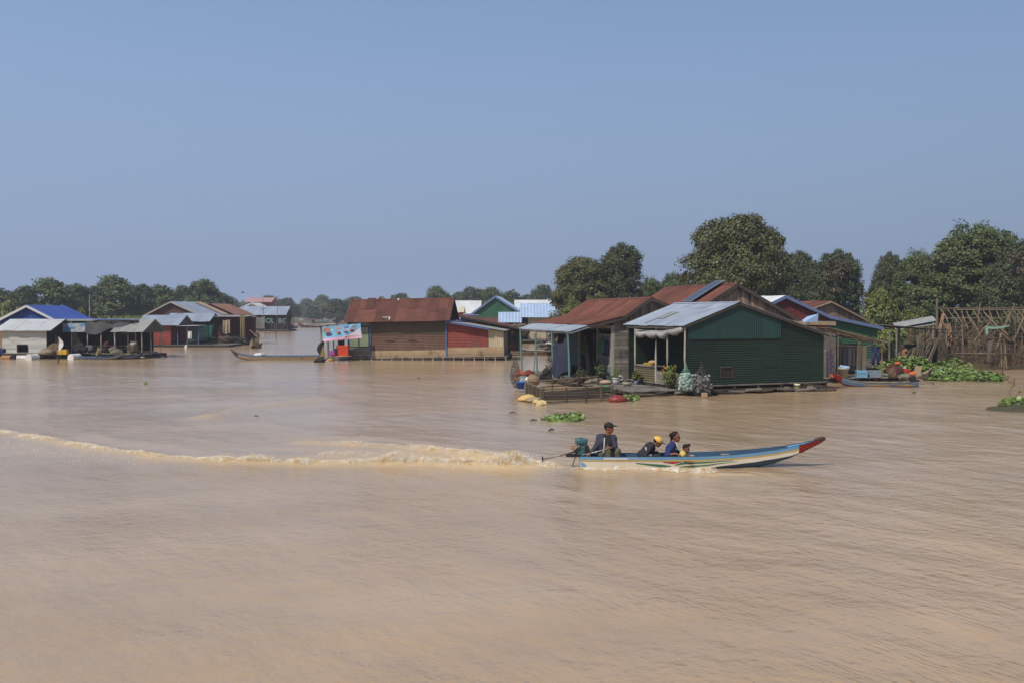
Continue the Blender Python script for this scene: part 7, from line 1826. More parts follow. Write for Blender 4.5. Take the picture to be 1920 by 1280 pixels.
def net_sack(label, c, w, h, fill, netm, seed):
    o = thing('net_sack', label, 'sack', c); rg = random.Random(seed)
    mb = MB()
    for i in range(150):
        z = rg.random() * h * .56; r = w * (1.0 - 1.1 * max(0, z / h - .4)) * math.sqrt(rg.random()); a = rg.uniform(0, 6.28)
        mb.ell((r * math.cos(a), r * .8 * math.sin(a), z + .05), (.085, .05, .055), 4, Matrix.Rotation(rg.uniform(0, 3), 3, 'X') @ Matrix.Rotation(rg.uniform(0, 3), 3, 'Z'), t=rg.random())
    mb.build('contents', fill, o)
    mb = MB(); mb.lathe((0, 0, 0), [(w * .7, 0), (w * 1.0, h * .1), (w * 1.08, h * .3), (w * .98, h * .5), (w * .6, h * .66), (w * .25, h * .8), (w * .06, h * .95), (w * .1, h * 1.0)], 18); mb.build('net', netm, o, True)
net_sack('pale net sack stuffed with plastic bottles at the porch corner post', A_(-.12, -.28, .22), .33, 1.35, CANS, mat('pale_green_net', C(110, 150, 136), rough=.8, weave=26), 1)
net_sack('dark net sack full of crushed cans against the green wall', dk(1316, 740, .05) + Vector((0, .1, 0)), .46, 1.55, CANS2, mat('thin_dark_net', C(70, 68, 60), rough=.9, weave=26), 2)
mb = MB(); bev_box(mb, (0, 0, .12), (.26, .22, .22), .03); tag(mb.build('carton', WOODY, loc=dk(1318, 744, .0) - Vector((0, .35, 0))), 'small tan carton wedged under the can filled net sack', 'carton')
sack('float', 'yellow and white scraps caught on the raft edge under the green wall', 'scraps', dk(1494, 720, .45), (.12, .06, .05), mat('lime_scrap', C(176, 190, 90), C(220, 220, 210), 6, rough=.6), lump=.3, seed=4)

# laundry porch
F_ = lambda x, y, z: HF.o.matrix_basis @ Vector((x, y, z))
def garment(label, p0, p1, drop, m, seed, name='laundry', legs=False):
    if not legs: return cloth(name, label, 'laundry', p0, p1, drop, m, 1.6, .05, 'laundry on the pole porch', seed=seed)
    o = thing('trousers', label, 'laundry', p0, group='laundry on the pole porch'); d = Vector(p1) - Vector(p0); w = d.length
    mb = MB(); mb.grid(lambda u, v: d * u + Vector((0, .04 * math.sin(u * 9), -.35 * v)), 10, 4); mb.build('waist', m, o, True)
    for s in (0, 1):
        mb = MB(); mb.tube([d * (.25 + .5 * s) + Vector((0, 0, -.3)), d * (.22 + .56 * s) + Vector((0, .02, -drop * .65)), d * (.2 + .6 * s) + Vector((0, .0, -drop))], [w * .24, w * .2, w * .17], 9); mb.build('leg', m, o, True)
    return o
DK = [mat('black_laundry', C(30, 30, 36), C(40, 40, 46), 3, rough=.9), mat('charcoal_laundry', C(52, 50, 52), C(66, 62, 62), 3, rough=.9), mat('khaki_laundry', C(92, 84, 70), C(112, 100, 84), 3, rough=.9), mat('denim_laundry', C(34, 42, 70), C(46, 56, 88), 3, rough=.9)]
garment('black shirt on the laundry line nearest the curtain wall', F_(.75, -.05, 2.0), F_(1.25, -.05, 1.98), 1.15, DK[0], 1)
garment('charcoal shirt second along the laundry line', F_(1.3, -.05, 1.98), F_(1.75, -.05, 1.95), 1.0, DK[1], 2)
garment('khaki cloth hanging in the middle of the laundry line', F_(1.85, -.1, 2.0), F_(2.4, -.1, 1.98), 1.3, DK[2], 3)
garment('denim trousers at the outer end of the laundry line', F_(2.7, -.1, 1.95), F_(3.2, -.1, 1.95), 1.0, DK[3], 4, legs=True)
mb = MB(); mb.tube([F_(.6, -.07, 2.03), F_(2, -.08, 1.98), F_(3.4, -.1, 1.98)], .012, 5); tag(mb.build('clothes_line', BAMB), 'thin pole carrying the laundry across the porch front', 'clothes line')
lathe_thing('laundry_basket', 'pale wicker tub topped with light blue cloth beside the curtain wall', 'tub', F_(.95, -.35, .28), [(.2, 0), (.26, .45), (.3, .47), (.3, .5), (.24, .56), (.08, .6)], mat('wicker', C(150, 144, 130), C(120, 112, 98), 14, (1, 1, 3), .8))
sack('sack', 'light blue cloth heaped on the wicker tub', 'cloth', F_(.95, -.35, .86), (.24, .2, .12), mat('pale_blue_cloth', C(140, 172, 196), rough=.9), lump=.25, seed=4)
crate('crate', 'light blue plastic box on the porch edge', 'box', F_(2.0, -.3, .28), (.55, .4, .34), mat('light_blue_plastic', C(112, 158, 184), rough=.5), R(-6), lid=True)
crate('crate', 'grey blue slatted crate right of the light blue box', 'crate', F_(2.72, -.3, .28), (.6, .4, .4), mat('grey_blue_crate', C(86, 104, 130), C(140, 148, 156), 6, rough=.6), R(3))
sack('basket_heap', 'brown woven creel slumped on the porch end', 'creel', F_(3.75, -.5, .46), (.24, .22, .34), mat('brown_wicker', C(80, 62, 48), C(104, 82, 64), 9, rough=.9), lump=.1, seed=8)
sack('net_heap', 'dark red brown net heap behind the creel', 'net', F_(4.1, .1, .62), (.42, .34, .34), mat('dark_red_net', C(72, 36, 34), C(90, 50, 44), 8, rough=.9), lump=.2, seed=9)
mb = MB(); bev_box(mb, (0, 0, .05), (.4, .3, .16), .03); tag(mb.build('carton', mat('orange_carton', C(168, 96, 60), rough=.8), loc=F_(.3, -.5, .34)), 'orange brown carton at the foot of the curtain wall', 'carton')
tagp = MB(); tagp.add([F_(-1.4, -.4, 3.28), F_(-.6, -.4, 3.3), F_(-.55, -.4, 3.75), F_(-1.1, -.2, 3.6), F_(-1.4, -.2, 3.4), F_(-.6, 0, 3.4)], [(0, 1, 2, 3), (0, 3, 4), (1, 5, 2), (2, 5, 4, 3)])
tag(tagp.build('tarp_bundle', mat('sky_tarp', C(140, 166, 200), rough=.6)), 'crumpled pale blue tarp lying on the porch roof of the dark red house', 'tarp')

# ---------------------------------------------------------------- banner porch of the brown house
o = thing('banner', 'wide blue and pink printed banner with small food pictures on the brown house porch', 'banner', (0, 0, 0))
BYY = 79.2
c4 = [at(604, 613.5, BYY), at(676, 606.5, BYY), at(678.5, 633.5, BYY - .1), at(607, 640, BYY - .1)]
def bsurf(u, v, off=0.0):
    p = c4[0].lerp(c4[1], u).lerp(c4[3].lerp(c4[2], u), v); return p + Vector((0, .07 * math.sin(5 * u + 4 * v) * v - .05 * math.exp(-((u - .85 + .35 * v) / .06) ** 2) - off, 0))
BLUEB = mat('banner_sky_blue', C(104, 158, 192), C(122, 176, 206), 1.0, rough=.5)
PINKB = mat('banner_pink', C(206, 158, 180), C(222, 178, 194), 2.0, rough=.5)
mb = MB(); mb.grid(lambda u, v: bsurf(u, v * .8), 30, 10); mb.grid(lambda u, v: bsurf(1 - u, v * .8, -.012), 30, 10); fab = mb.build('fabric', BLUEB, o, True)
mb = MB(); mb.grid(lambda u, v: bsurf(u, .8 + .2 * v - .16 * max(0, u - .45) * (1 - v)), 30, 4); mb.build('pink_hem', PINKB, o, True)
def bpatch(nm, u0, v0, u1, v1, m, par=None, rnd=True):
    mb = MB(); uc, vc, ru, rv = (u0 + u1) / 2, (v0 + v1) / 2, (u1 - u0) / 2, (v1 - v0) / 2; n = 16
    ring = [bsurf(uc + ru * math.copysign(abs(math.cos(6.283 * i / n)) ** (1 if rnd else .2), math.cos(6.283 * i / n)), vc + rv * math.copysign(abs(math.sin(6.283 * i / n)) ** (1 if rnd else .2), math.sin(6.283 * i / n)), .022) for i in range(n)]
    mb.add([bsurf(uc, vc, .022)] + ring, [(0, 1 + (i + 1) % n, 1 + i) for i in range(n)], .5); return mb.build(nm, m, o)
BRN, DKB, ORT, BLT = mat('print_brown', C(158, 102, 84), C(186, 138, 120), 4, rough=.5), mat('print_dark', C(58, 60, 76), rough=.5), mat('print_orange', C(196, 142, 110), rough=.5), mat('print_blue', C(82, 104, 160), rough=.5)
mb = MB(); mb.grid(lambda u, v: bsurf(.42 + .57 * u, .80 - (.52 * u ** 1.7) * (1 - v) - .0 * v, .014), 16, 5); mb.build('white_swoosh', mat('banner_white', C(196, 206, 216), C(212, 190, 204), 2, rough=.5), o, True)
bpatch('food_picture', .02, .06, .2, .42, BRN); bpatch('bowl_picture', .07, .42, .24, .68, DKB); bpatch('food_picture', .22, .2, .27, .36, WHITEP)
for k, u in enumerate((.33, .52, .69)): bpatch('bowl_picture', u + .04, .44 - .04 * k, u + .14, .64 - .05 * k, DKB); bpatch('food_picture', u, .36 - .04 * k, u + .12, .52 - .04 * k, BRN)
for i, (u, w, m) in enumerate(((.34, .045, ORT), (.395, .04, ORT), (.445, .06, ORT), (.57, .05, BLT), (.63, .06, BLT), (.74, .05, BRN), (.80, .06, BRN))): bpatch('printed_word', u, .14 - .01 * i, u + w, .25 - .01 * i, m, rnd=False)
crate('cooler_box', 'bright orange red cooler box with lid on the banner porch', 'cooler', at(644, 668, 78.7) * 1 + Vector((0, 0, 0)), (.78, .55, .82), mat('orange_red_plastic', C(196, 62, 34), C(206, 72, 42), 3, rough=.5), 0, lid=True)
crate('speaker_case', 'black upright case behind the orange cooler', 'case', at(640.5, 667, 80.2), (.42, .4, 1.75), mat('black_case', C(34, 28, 34), rough=.8), 0)
pp = dict(pel=(0, 0, .12), chest=(.0, -.02, .38), neck=(.02, -.03, .56), head=(.04, -.04, .70), sR=(-.16, 0, .5), sL=(.16, -.03, .5), eR=(-.22, -.08, .28), hR=(-.1, -.26, .2), eL=(.2, -.1, .27), hL=(.06, -.28, .22), pR=(-.08, -.02, .1), pL=(.08, -.02, .1), kR=(-.16, -.32, .22), kL=(.16, -.32, .22), fR=(-.02, -.36, .03), fL=(.12, -.4, .03))
o2, body, sh, M = build_person('person with black hair sitting in dark clothes beside the orange cooler', at(630.5, 667, 79.0) + Vector((0, .2, 0)), pp, DK[0], DK[0], (.3, -1, -.1), (0, 0, 1), {'R': ((.5, -.5, 0), (0, 0, -1), .5, 1), 'L': ((-.5, -.5, 0), (0, 0, -1), .5, -1)}, k=1.05)
head_shell('hair', pp['head'], M, 1.05, HAIR, o2, [('e', (-.016, 0, .028), (.108, .088, .1)), ('c', (-.06, 0, 0), (-.08, 0, -.2), .06, .05)], lambda q: q[:, 0] - (.004 + .40 * q[:, 2]))
sack('bag', 'purple blue bag with a pink edge on the banner porch boards', 'bag', at(623.5, 663, 78.7), (.27, .2, .3), mat('purple_bag', C(66, 62, 120), C(150, 70, 110), 1.6, rough=.8, contrast=.1), lump=.1, seed=3)
sack('scraps', 'scatter of orange peel and scraps before the cooler', 'scraps', at(643, 667.5, 78.3), (.5, .12, .07), mat('orange_scraps', C(186, 128, 96), C(120, 90, 70), 7, rough=.9), lump=.3, seed=5)
sack('sack', 'yellow sack floating under the banner porch', 'sack', wat(619, 675, .04), (.3, .2, .12), mat('yellow_brown_sack', C(160, 124, 66), C(180, 146, 84), 5, rough=.9), lump=.2, seed=6)
sack('tyre_heap', 'dark heap of fenders at the left end of the banner porch', 'fenders', wat(599, 676, .1), (.5, .4, .22), DARKIN, lump=.2, seed=7)
mb = MB(); mb.add([(0, 0, 0), (.5, .0, 0), (.25, .1, .95)], [(0, 1, 2), (2, 1, 0)]); tag(mb.build('cloth_scrap', mat('tan_cloth', C(170, 146, 96), rough=.9), loc=at(599.5, 668, 79.5)), 'tan cloth scrap hung at the outer corner of the banner porch', 'cloth')

# ---------------------------------------------------------------- pole frame, walkway roofs, nets on the right bank
def pole_frame():
    o = thing('hut_skeleton', 'bare tangle of bamboo poles, the unroofed frame of a hut, at the right edge', 'hut frame', (xat(1755, 68), 68, 0)); x0 = xat(1755, 68); rg = random.Random(9)
    def P(px, py, Y): p = at(px, py, Y); return Vector((p.x - x0, p.y - 68, p.z))
    def pole(nm, p, q, r, m=BAMB):
        mb = MB(); k = (p + q) / 2 + Vector((rg.uniform(-.06, .06), rg.uniform(-.06, .06), rg.uniform(-.06, .06))); mb.tube([p, k, q], [r, r * .9, r * .7], 6); return mb.build(nm, m, o)
    pole('ridge_beam', P(1756, 579, 69), P(1960, 576, 69), .07, BAMBD)
    for py, Y in ((583, 68.8), (606, 67.6), (613, 67.3), (625, 66.8), (635, 66.5), (660, 66.3), (664, 66.2), (596, 68.2)): pole('rail', P(1760 + rg.uniform(0, 40), py + rg.uniform(-2, 2), Y), P(1955, py + rg.uniform(-4, 1), Y), .035 + .015 * rg.random(), rg.choice([BAMB, BAMBD]))
    px = 1764
    while px < 1950:
        ln = rg.uniform(.5, 1.05); pole('rafter', P(px, 580, 69), P(px + (18 + rg.uniform(-6, 16)) * ln * 1.4, 580 + 46 * ln, 69 - 2.4 * ln), .03 + .012 * rg.random()); px += rg.uniform(8, 13)
    px = 1764
    while px < 1950:
        pole('rafter', P(px, 581, 69), P(px + rg.uniform(-6, 20), 624, 71.4), .028, BAMBD); px += rg.uniform(13, 19)
    for i in range(52): px = 1758 + i * 3.8 + rg.uniform(-2, 2); Y = rg.choice([66.4, 66.6, 69.0, 71.2]); pole('post', P(px, 684 + rg.uniform(-4, 6), Y), P(px + rg.uniform(-4, 4), rg.choice([582, 606, 622, 636, 648]) + rg.uniform(-3, 3), Y), .028 + .03 * rg.random(), rg.choice([BAMB, BAMBD, BAMBD]))
    for a in ((1845, 586, 1890, 628), (1862, 600, 1826, 640), (1894, 585, 1870, 650), (1838, 570, 1834, 610), (1903, 569, 1866, 655), (1850, 600, 1896, 640), (1906, 592, 1924, 630), (1880, 618, 1888, 690), (1884, 622, 1883, 690), (1800, 640, 1830, 612), (1815, 590, 1838, 632), (1870, 606, 1850, 676), (1765, 600, 1782, 625), (1928, 580, 1900, 640)):
        pole('brace', P(a[0], a[1], 66.9), P(a[2], a[3], 66.0), .03 + .02 * rg.random())
    for i in range(88):
        px, py = rg.uniform(1765, 1930), rg.uniform(592, 672); an = rg.uniform(0, 3.14); L = rg.uniform(10, 26); pole('stick', P(px, py, rg.uniform(66.5, 70)), P(px + L * math.cos(an), py + L * math.sin(an) * .7, rg.uniform(66.5, 70)), .02 + .012 * rg.random(), rg.choice([BAMB, BAMBD, TWIG]))
    pole('corner_post', P(1757, 672, 66.8), P(1757, 560, 67), .1, BAMB)
    mb = MB(); mb.grid(lambda u, v: P(1772 + 10 * u + 3 * math.sin(v * 3), 607 + 42 * v, 67 + .2 * math.sin(u * 5)), 4, 6); mb.build('bark_panel', mat('tan_bark', C(152, 116, 88), C(170, 136, 104), 2, rough=.9), o)
    mb = MB(); mb.grid(lambda u, v: P(1758 + 6 * u + 8 * (1 - v), 588 + 34 * v, 66.9), 2, 6); mb.build('bark_panel', MATS['tan_bark'], o)
    mb = MB(); mb.grid(lambda u, v: P(1849 + 44 * u, 611 + 2 * math.sin(u * 4) + 5 * v * (1 - .5 * u), 66.2), 10, 2); mb.grid(lambda u, v: P(1848 + 5 * u, 613 + 14 * v, 66.2), 2, 4); mb.build('green_rag', mat('pale_green_rag', C(112, 152, 132), C(130, 166, 148), 3, rough=.8), o)
    mb = MB(); mb.grid(lambda u, v: P(1852 + 9 * u, 634 + 44 * v, 66.5), 2, 4); mb.build('grey_board', WOODG, o)
    for a in ((1795, 630, 20, 40), (1832, 650, 18, 22), (1776, 640, 12, 30), (1880, 640, 30, 22)): mb = MB(); mb.grid(lambda u, v: P(a[0] + a[2] * u, a[1] + a[3] * v + 2 * math.sin(u * 7), 70.5), 6, 3); mb.build('mat_wall', DARKIN, o)
pole_frame()
thicket('dead_brush', xat(1765, 69), xat(1945, 69), 66.8, 72, 900, 1.7, 55)
def walkway():
    h = House('walkway_roof', 'grey plank walkway roof on thin posts right of the green lean-to wall', (24.3, 66.0, 0), R(10), [(0, 2.95), (5.0, 2.7)], cat='walkway', seed=71)
    for i in range(13): h.bars('roof_plank', [((-.4 + h.rg.uniform(-.1, .3), -.6 + i * .14, 3.0 - .0 * i + h.rg.uniform(-.02, .03)), (5.0 + h.rg.uniform(-.8, .3), -.5 + i * .15, 2.66 + h.rg.uniform(-.03, .05)), .13, .03)], WOODG)
    h.posts([(.5, 1.2), (1.7, .3), (2.7, -.3), (3.6, -.4), (4.7, -.4), (2.2, 1.2), (3.4, 1.2)], -.2, lambda x, y: 2.9 - .05 * x, .06, WOODG); h.bars('beam', [((-.2, -.4, 2.9), (4.9, -.4, 2.66), .07), ((-.2, 1.2, 2.9), (4.9, 1.2, 2.66), .07)], WOODD)
walkway()
def hull_roof():
    o = thing('tarp_roof', 'pale curved sheet roof like an upturned hull behind the walkway', 'roof', (xat(1680, 74), 74, 0))
    mb = MB(); mb.grid(lambda u, v: (3.0 * u, 1.6 * v, 2.55 + .55 * u + .35 * math.sin(3.14 * v) + .1), 8, 6); mb.grid(lambda u, v: (3.0 * (1 - u), 1.6 * v, 2.52 + .55 * (1 - u) + .3 * math.sin(3.14 * v) - .15 * (1 - u)), 8, 6); mb.build('sheet', TINOLD, o, True)
    for x, y in ((.1, .1), (2.8, .1), (.1, 1.5), (2.8, 1.5)): mb = MB(); mb.tube([(x, y, -.2), (x, y, 2.6 + .18 * x)], .06, 6); mb.build('post', WOODG, o)
hull_roof()
def thatch_leanto():
    o = thing('thatch_shelter', 'collapsed dark thatch lean-to with orange brown bundle between walkway and pole frame', 'shelter', (xat(1700, 66), 66, 0)); rg = random.Random(4)
    mb = MB()
    for i in range(90):
        u = rg.random(); a = Vector((.1 + 2.2 * u, rg.uniform(-.1, .6), 1.25 + .95 * u)); mb.tube([a, a + Vector((-.5 - .3 * rg.random(), -.2, -1.2 - .5 * rg.random()))], .022, 4)
    mb.build('thatch', THATCH, o)
    mb = MB(); mb.tube([(-.1, 0, 1.2), (2.5, 0, 2.3)], .05, 6); mb.tube([(2.4, 0, -.2), (2.4, 0, 2.3)], .06, 6); mb.tube([(.1, 0, -.2), (.1, 0, 1.25)], .06, 6); mb.build('pole', BAMBD, o)
    mb = MB(); mb.ell((.0, .2, .95), (.2, .18, .45), 10, lump=.25, seed=3); mb.build('bundle', mat('orange_brown_straw', C(150, 106, 74), C(128, 90, 64), 5, rough=.95), o, True)
    mb = MB(); mb.grid(lambda u, v: (.2 + 2.2 * u, .8, .1 + 1.6 * v), 4, 3); mb.build('back_wall', DARKIN, o)
thatch_leanto()
def net_fence():
    o = thing('net_fence', 'brown fishing net draped over stakes behind the hyacinth', 'fishing net', wat(1780, 700)); A = wat(1780, 700); pts = [(1742, 697, 690), (1790, 700, 676), (1838, 703, 672), (1880, 708, 690), (1902, 722, 712)]
    Q = []
    for px, pyb, pyt in pts: b = wat(px, pyb); Q.append((b - A, at(px, pyt, b.y) - A))
    for (b0, t0), (b1, t1) in zip(Q[:-1], Q[1:]):
        mb = MB(); mb.grid(lambda u, v: (b0.lerp(b1, u)).lerp(t0.lerp(t1, u), v) + Vector((0, .1 * math.sin(u * 7 + v * 3), -.35 * math.sin(3.14 * u) * v)), 10, 6); mb.build('net', NETB, o, True)
    for b, t in Q: mb = MB(); mb.tube([b + Vector((0, 0, -.2)), t + Vector((0, 0, .1))], .025, 6); mb.build('stake', BAMBD, o)
net_fence()
mb = MB(); mb.tube([wat(1743, 706, .1), wat(1771, 716, .02)], [.025, .02], 6); tag(mb.build('driftwood', BAMBD), 'thin dark pole lying on the water before the hyacinth', 'pole')
for px, py, h_, lab in ((1895, 755, .75, 'thin bent stem with a bud on the mud mound'), (1908, 756, .5, 'shorter dry stem on the mud mound')):
    o = thing('dry_stem', lab, 'plant', wat(px, py)); mb = MB(); mb.tube([(0, 0, 0), (-.05, 0, h_ * .6), (.08, 0, h_)], [.012, .01, .007], 5); mb.build('stem', BAMBD, o); mb = MB(); mb.ell((.08, 0, h_), (.06, .05, .06), 6); mb.build('bud', PLANTY, o)

# ---------------------------------------------------------------- left bank clutter
rgc = random.Random(12)
def drum(label, px, py, Y, r, L, m, yaw, group='drums floating under the left houses'):
    o = thing('drum', label, 'drum', (xat(px, Y), Y, r * .45), yaw, group); mb = MB(); mb.tube([(-L / 2, 0, 0), (L / 2, 0, 0)], r, 16); mb.build('barrel', m, o)
    for x in (-L / 2 + .03, -L / 6, L / 6, L / 2 - .03): mb = MB(); mb.tube([(x - .02, 0, 0), (x + .02, 0, 0)], r * 1.04, 16); mb.build('rib', m, o)
drum('large white drum end on at the corner of the whitewashed shed', 60, 672, 81.0, .32, .95, WHITEP, R(75)); drum('white drum end on beside the slim canoe', 139, 669, 81.6, .31, .9, WHITEP, R(70)); drum('short white drum under the shed wall, left of a pair', 37, 668, 81.6, .22, .5, WHITEP, R(8)); drum('short white drum under the shed wall, right of a pair', 46, 668, 81.6, .22, .5, WHITEP, R(-4)); drum('orange brown drum under the shed left end', 12, 670, 81.8, .22, .8, mat('orange_brown_plastic', C(160, 112, 62), rough=.6), R(3)); drum('black drum between the orange and white drums', 25, 669, 81.7, .22, .5, mat('black_plastic', C(30, 30, 32), rough=.5), R(80))
o = thing('flag_stake', 'white cloth flag on a stick tripod standing in the water', 'flag', wat(109, 681)); mb = MB(); mb.tube([(0, 0, -.2), (0, 0, 2.0)], .03, 6); mb.build('pole', BAMBD, o)
for dx in (-.28, .28): mb = MB(); mb.tube([(dx, .1, -.3), (-dx * 1.1, 0, .75)], .025, 6); mb.build('leg', BAMBD, o)
mb = MB(); mb.grid(lambda u, v: (.02 + (.36 * math.sin(3.0 * min(1, v + .12)) * u + .04 * v), .05 * math.sin(v * 5), 2.02 - 1.1 * v - .12 * u), 5, 8); mb.grid(lambda u, v: (.02 + (.36 * math.sin(3.0 * min(1, v + .12)) * (1 - u) + .04 * v), .01 + .05 * math.sin(v * 5), 2.02 - 1.1 * v - .12 * (1 - u)), 5, 8); mb.build('flag', WHITEP, o, True)
crate('crate', 'yellow plastic crate by the flag stake', 'crate', (xat(117, 82.3), 82.3, .36), (.75, .5, .42), mat('yellow_plastic', C(206, 160, 40), rough=.5), R(5))
for lab, px, Y, z, r, c in (('straw coloured heap of brush against the shed side', 95, 82.3, .75, (.65, .4, .5), (118, 96, 72)), ('pale net heap left of the flag', 88, 81.8, .52, (.5, .35, .28), (142, 128, 108)), ('dark cushion shaped bundle on the porch boards', 150, 83.6, .75, (.55, .4, .42), (44, 38, 40)), ('grey lidded cauldron on the porch', 168, 84.4, .75, (.36, .34, .36), (104, 104, 100)), ('reddish barrel in the dark porch', 200, 85, .8, (.3, .3, .5), (92, 46, 42)), ('beige sack pile at the porch end', 214, 83.2, .62, (.45, .3, .36), (120, 112, 92)), ('brown green net bundle under the grey gable', 250, 83.5, .8, (.42, .3, .6), (92, 82, 62)), ('dark fender heap at the waterline under the grey gable', 240, 82.6, .2, (.9, .4, .22), (42, 38, 38)), ('pale round float by the grey gable', 262, 82.2, .14, (.3, .25, .16), (190, 186, 172)), ('white sack on the small gable rail', 249, 83.4, 1.15, (.22, .16, .14), (186, 184, 176)), ('dark blue tarp bundle at the left frame edge', 3, 82, .55, (.35, .3, .4), (40, 50, 90))):
    sack('bundle', lab, 'bundle', (xat(px, Y), Y, z), r, mat('m_%d_%d_%d' % c, C(*c), C(*[int(v * .75) for v in c]), 5, rough=.9), lump=.2, seed=px, group='goods heaped along the left bank')
boat('canoe', 'small dark canoe tied under the little grey gable', 'boat', (xat(213, 82.0), 82.0, 0), R(2), 2.4, [(t, g * .9, k, h, z) for t, g, k, h, z in TABC], dict(side=WBD, bottom=WBD, strake=PB2, rail=WBD, inside=WBD, tip=WBD, deck=WBD), thwarts=(.5,), tip_t=.93)
sack('dog_shaped_bundle', 'tan bundle standing in the bow of the slim canoe', 'bundle', (xat(184, 81.3), 81.3, .55), (.2, .2, .42), mat('tan_bundle', C(138, 122, 92), C(104, 94, 72), 5, rough=.9), lump=.15, seed=12)
cloth('net_curtain', 'sea green net hanging from the shed awning', 'net', (xat(371, 111), 111, 2.35), (xat(402, 112), 112, 2.5), 1.7, NETG, 3, .15, taper=.75, sag=.1, seed=3)
cloth('net_curtain', 'dark green net drawn beside the sea green net', 'net', (xat(350, 111.5), 111.5, 2.2), (xat(370, 111.3), 111.3, 2.3), 1.8, mat('deep_green_net', C(40, 72, 60), rough=.9, weave=20), 3, .1, seed=4)
cloth('laundry', 'pale striped shirt hung at the long porch', 'laundry', (xat(418, 117), 117, 2.9), (xat(431, 117), 117, 2.95), 1.6, mat('striped_cloth', C(176, 160, 140), C(140, 110, 92), 7, (.3, .3, 3), .9), 2, .08, seed=5)
cloth('laundry', 'dark hanging net bag in the long porch', 'laundry', (xat(410, 117.4), 117.4, 2.2), (xat(434, 117.4), 117.4, 2.3), 1.5, DK[0], 2, .1, taper=.3, seed=6)
cloth('laundry', 'mustard cloth draped at the outer end of the long porch', 'laundry', (xat(450, 118), 118, 3.55), (xat(459, 118), 118, 3.5), 3.0, mat('mustard_cloth', C(138, 122, 84), C(110, 98, 70), 3, rough=.9), 2, .08, seed=7)
cloth('laundry', 'white shirt on the landing before the blue posts', 'laundry', (xat(352, 109.5), 109.5, 1.75), (xat(359, 109.5), 109.5, 1.75), .8, WHITEP, 1, .05, seed=8)
sack('bottle_float', 'white bottle float on the water below the red shed landing', 'float', wat(349, 651, .12), (.14, .12, .28), WHITEP, lump=.1, seed=8)
for lab, px, Y, z, r, c in (('dark crate pile under the sea green net', 390, 112, .7, (1.0, .5, .5), (46, 44, 42)), ('dark basket on the long porch landing', 440, 116, .65, (.7, .4, .4), (52, 46, 42)), ('brown sack on the long porch boards', 420, 116.5, .6, (.6, .4, .35), (86, 70, 58)), ('grey sack at the long porch tip', 455, 117, .5, (.6, .4, .35), (80, 78, 76)), ('green tub in the red shed doorway', 362, 111, .6, (.4, .4, .4), (60, 74, 64))):
    sack('bundle', lab, 'bundle', (xat(px, Y), Y, z), r, mat('m_%d_%d_%d' % c, C(*c), C(*[int(v * .75) for v in c]), 5, rough=.9), lump=.25, seed=px, group='goods heaped along the left bank')
boat('canoe', 'long brown canoe moored along the crowded long porch', 'boat', (xat(438, 113.5), 113.5, 0), R(180), 4.2, [(t, g * 1.2, k, h, z) for t, g, k, h, z in TABC], dict(side=WBD, bottom=WBD, strake=WB, rail=WBD, inside=WBD, tip=WBD, deck=WBD), thwarts=(.5,), tip_t=.93)
for lab, px, pyb, pyt, r in (('tall thin bamboo pole with a small platform standing in the channel', 497, 632, 552, .05), ('tallest thin bamboo pole right of the platform pole', 517, 638, 553, .05), ('short dark mooring post beside the tallest bamboo pole', 515, 623, 606, .14)):
    b = wat(px, pyb); t = at(px - (5 if r < .1 else 0) * (1 if px == 497 else -1), pyt, b.y); o = thing('mooring_pole', lab, 'pole', b, group='poles standing in the channel'); mb = MB(); mb.tube([(0, 0, -.5), (t - b) * .5, t - b], [r, r * .85, r * .5], 6); mb.build('shaft', BAMB if r < .1 else WOODD, o)
    if px == 497: mb = MB(); mb.box((t - b) * .66 + Vector((0, 0, 0)), (.9, .3, .06)); mb.build('platform', WOODD, o)
mb = MB(); mb.tube([(0, 0, 0), (.08, 0, 5.6)], [.05, .03], 6); tag(mb.build('pole', POSTW, loc=(xat(167, 100), 100, 0)), 'single pale pole rising behind the blue roof', 'pole')
for lab, px, py, Y in (('tiny dark bird flying left of the pink roof', 455, 549, 120), ('tiny dark bird flying over the white roofs', 963, 544, 120)):
    o = thing('bird', lab, 'bird', at(px, py, Y), R(rgc.uniform(-30, 30)), 'birds in the sky'); mb = MB(); mb.ell((0, 0, 0), (.16, .05, .05), 7); mb.ell((.17, 0, .02), (.05, .04, .04), 6); mb.add([(-.14, -.02, 0), (-.14, .02, 0), (-.28, .06, 0), (-.28, -.06, 0)], [(0, 1, 2, 3)]); mb.build('body', DARKIN, o, True)
    for s in (-1, 1): mb = MB(); mb.add([(.06, .03 * s, .02), (.02, .22 * s, .12), (-.04, .38 * s, .06), (-.08, .2 * s, .1), (-.08, .03 * s, .02)], [(0, 1, 2, 3, 4), (4, 3, 2, 1, 0)]); mb.build('wing', DARKIN, o)
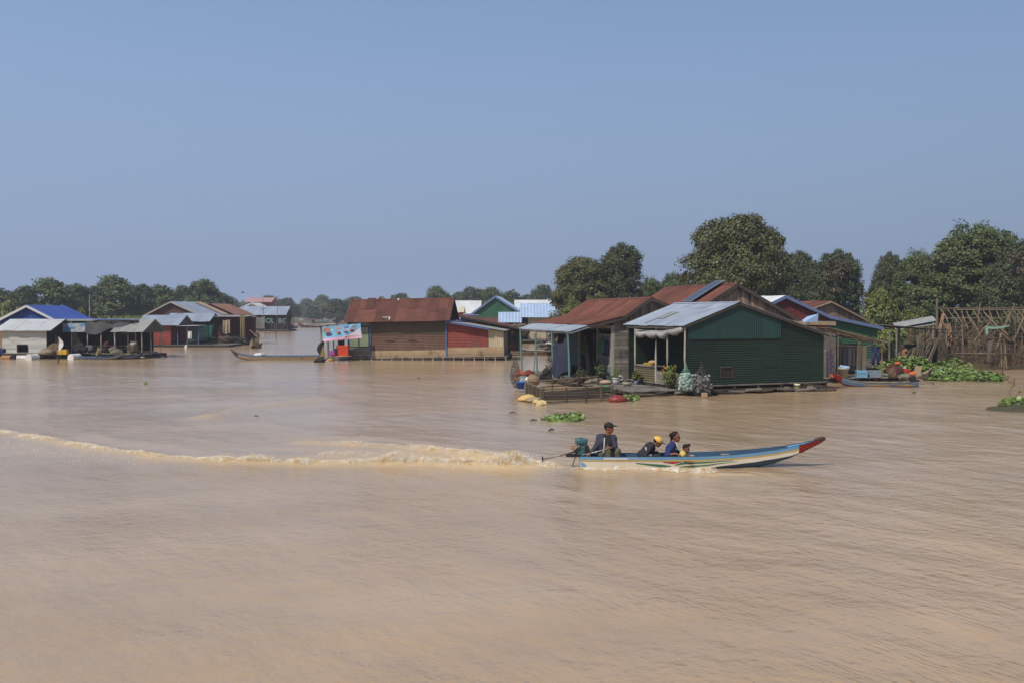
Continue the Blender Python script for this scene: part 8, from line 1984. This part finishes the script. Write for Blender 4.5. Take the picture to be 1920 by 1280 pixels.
for px, py in ((672, 817), (1000, 788), (961, 774), (785, 709), (1034, 806), (480, 780)):
    mb = MB(); mb.tube([(-.14, 0, .0), (0, .02, .035), (.14, 0, .01)], [.02, .03, .012], 5); o = tag(mb.build('floating_twig', BAMBD, loc=wat(px, py, .01)), 'dark scrap of driftwood floating on the open water', 'driftwood', 'driftwood scraps on the open water'); o.rotation_euler = (0, 0, rgc.uniform(0, 3))
# clutter by the net shelter and the pale blue roofed house
for lab, px, Y, z, r, c in (('dark bundle on the raft end right of the cream panel', 950, 84.5, .55, (.4, .4, .45), (48, 42, 44)), ('grey heap on the netting shelter raft', 1022, 88, .75, (.7, .4, .35), (104, 100, 92)), ('white bowls stacked on the netting shelter raft', 1030, 87.5, 1.1, (.22, .2, .14), (198, 194, 184)), ('thatch bundle under the pale blue porch roof', 965, 122.6, 1.3, (1.2, .5, .6), (80, 72, 62)), ('red cloth heap under the green awning', 942, 121, 1.2, (.5, .4, .7), (120, 60, 58))):
    sack('bundle', lab, 'bundle', (xat(px, Y), Y, z), r, mat('m_%d_%d_%d' % c, C(*c), C(*[int(v * .75) for v in c]), 5, rough=.9), lump=.25, seed=px, group='goods on the middle rafts')
mb = MB(); mb.tube([(0, 0, -.1), (.35, 0, 2.2)], .05, 6); tag(mb.build('pole', BAMBD, loc=(xat(953, 84), 84, 0)), 'dark leaning pole at the raft end right of the cream panel', 'pole')
# ---------------------------------------------------------------- hazy air over the river
def build_haze():
    hm = bpy.data.materials.new('hazy_air'); hm.use_nodes = True
    nt = hm.node_tree; nt.nodes.clear()
    o = nt.nodes.new('ShaderNodeOutputMaterial'); v = nt.nodes.new('ShaderNodeVolumePrincipled')
    v.inputs['Color'].default_value = (0.72, 0.83, 1.0, 1); v.inputs['Density'].default_value = HAZE_D
    v.inputs['Anisotropy'].default_value = 0.0
    nt.links.new(v.outputs[0], o.inputs['Volume'])
    b = MB(); b.box((0, 520, 7.0), (1900, 1500, 17.0))
    tag(b.build('haze', hm), kind='stuff')
HAZE_D = 0.0004
build_haze()
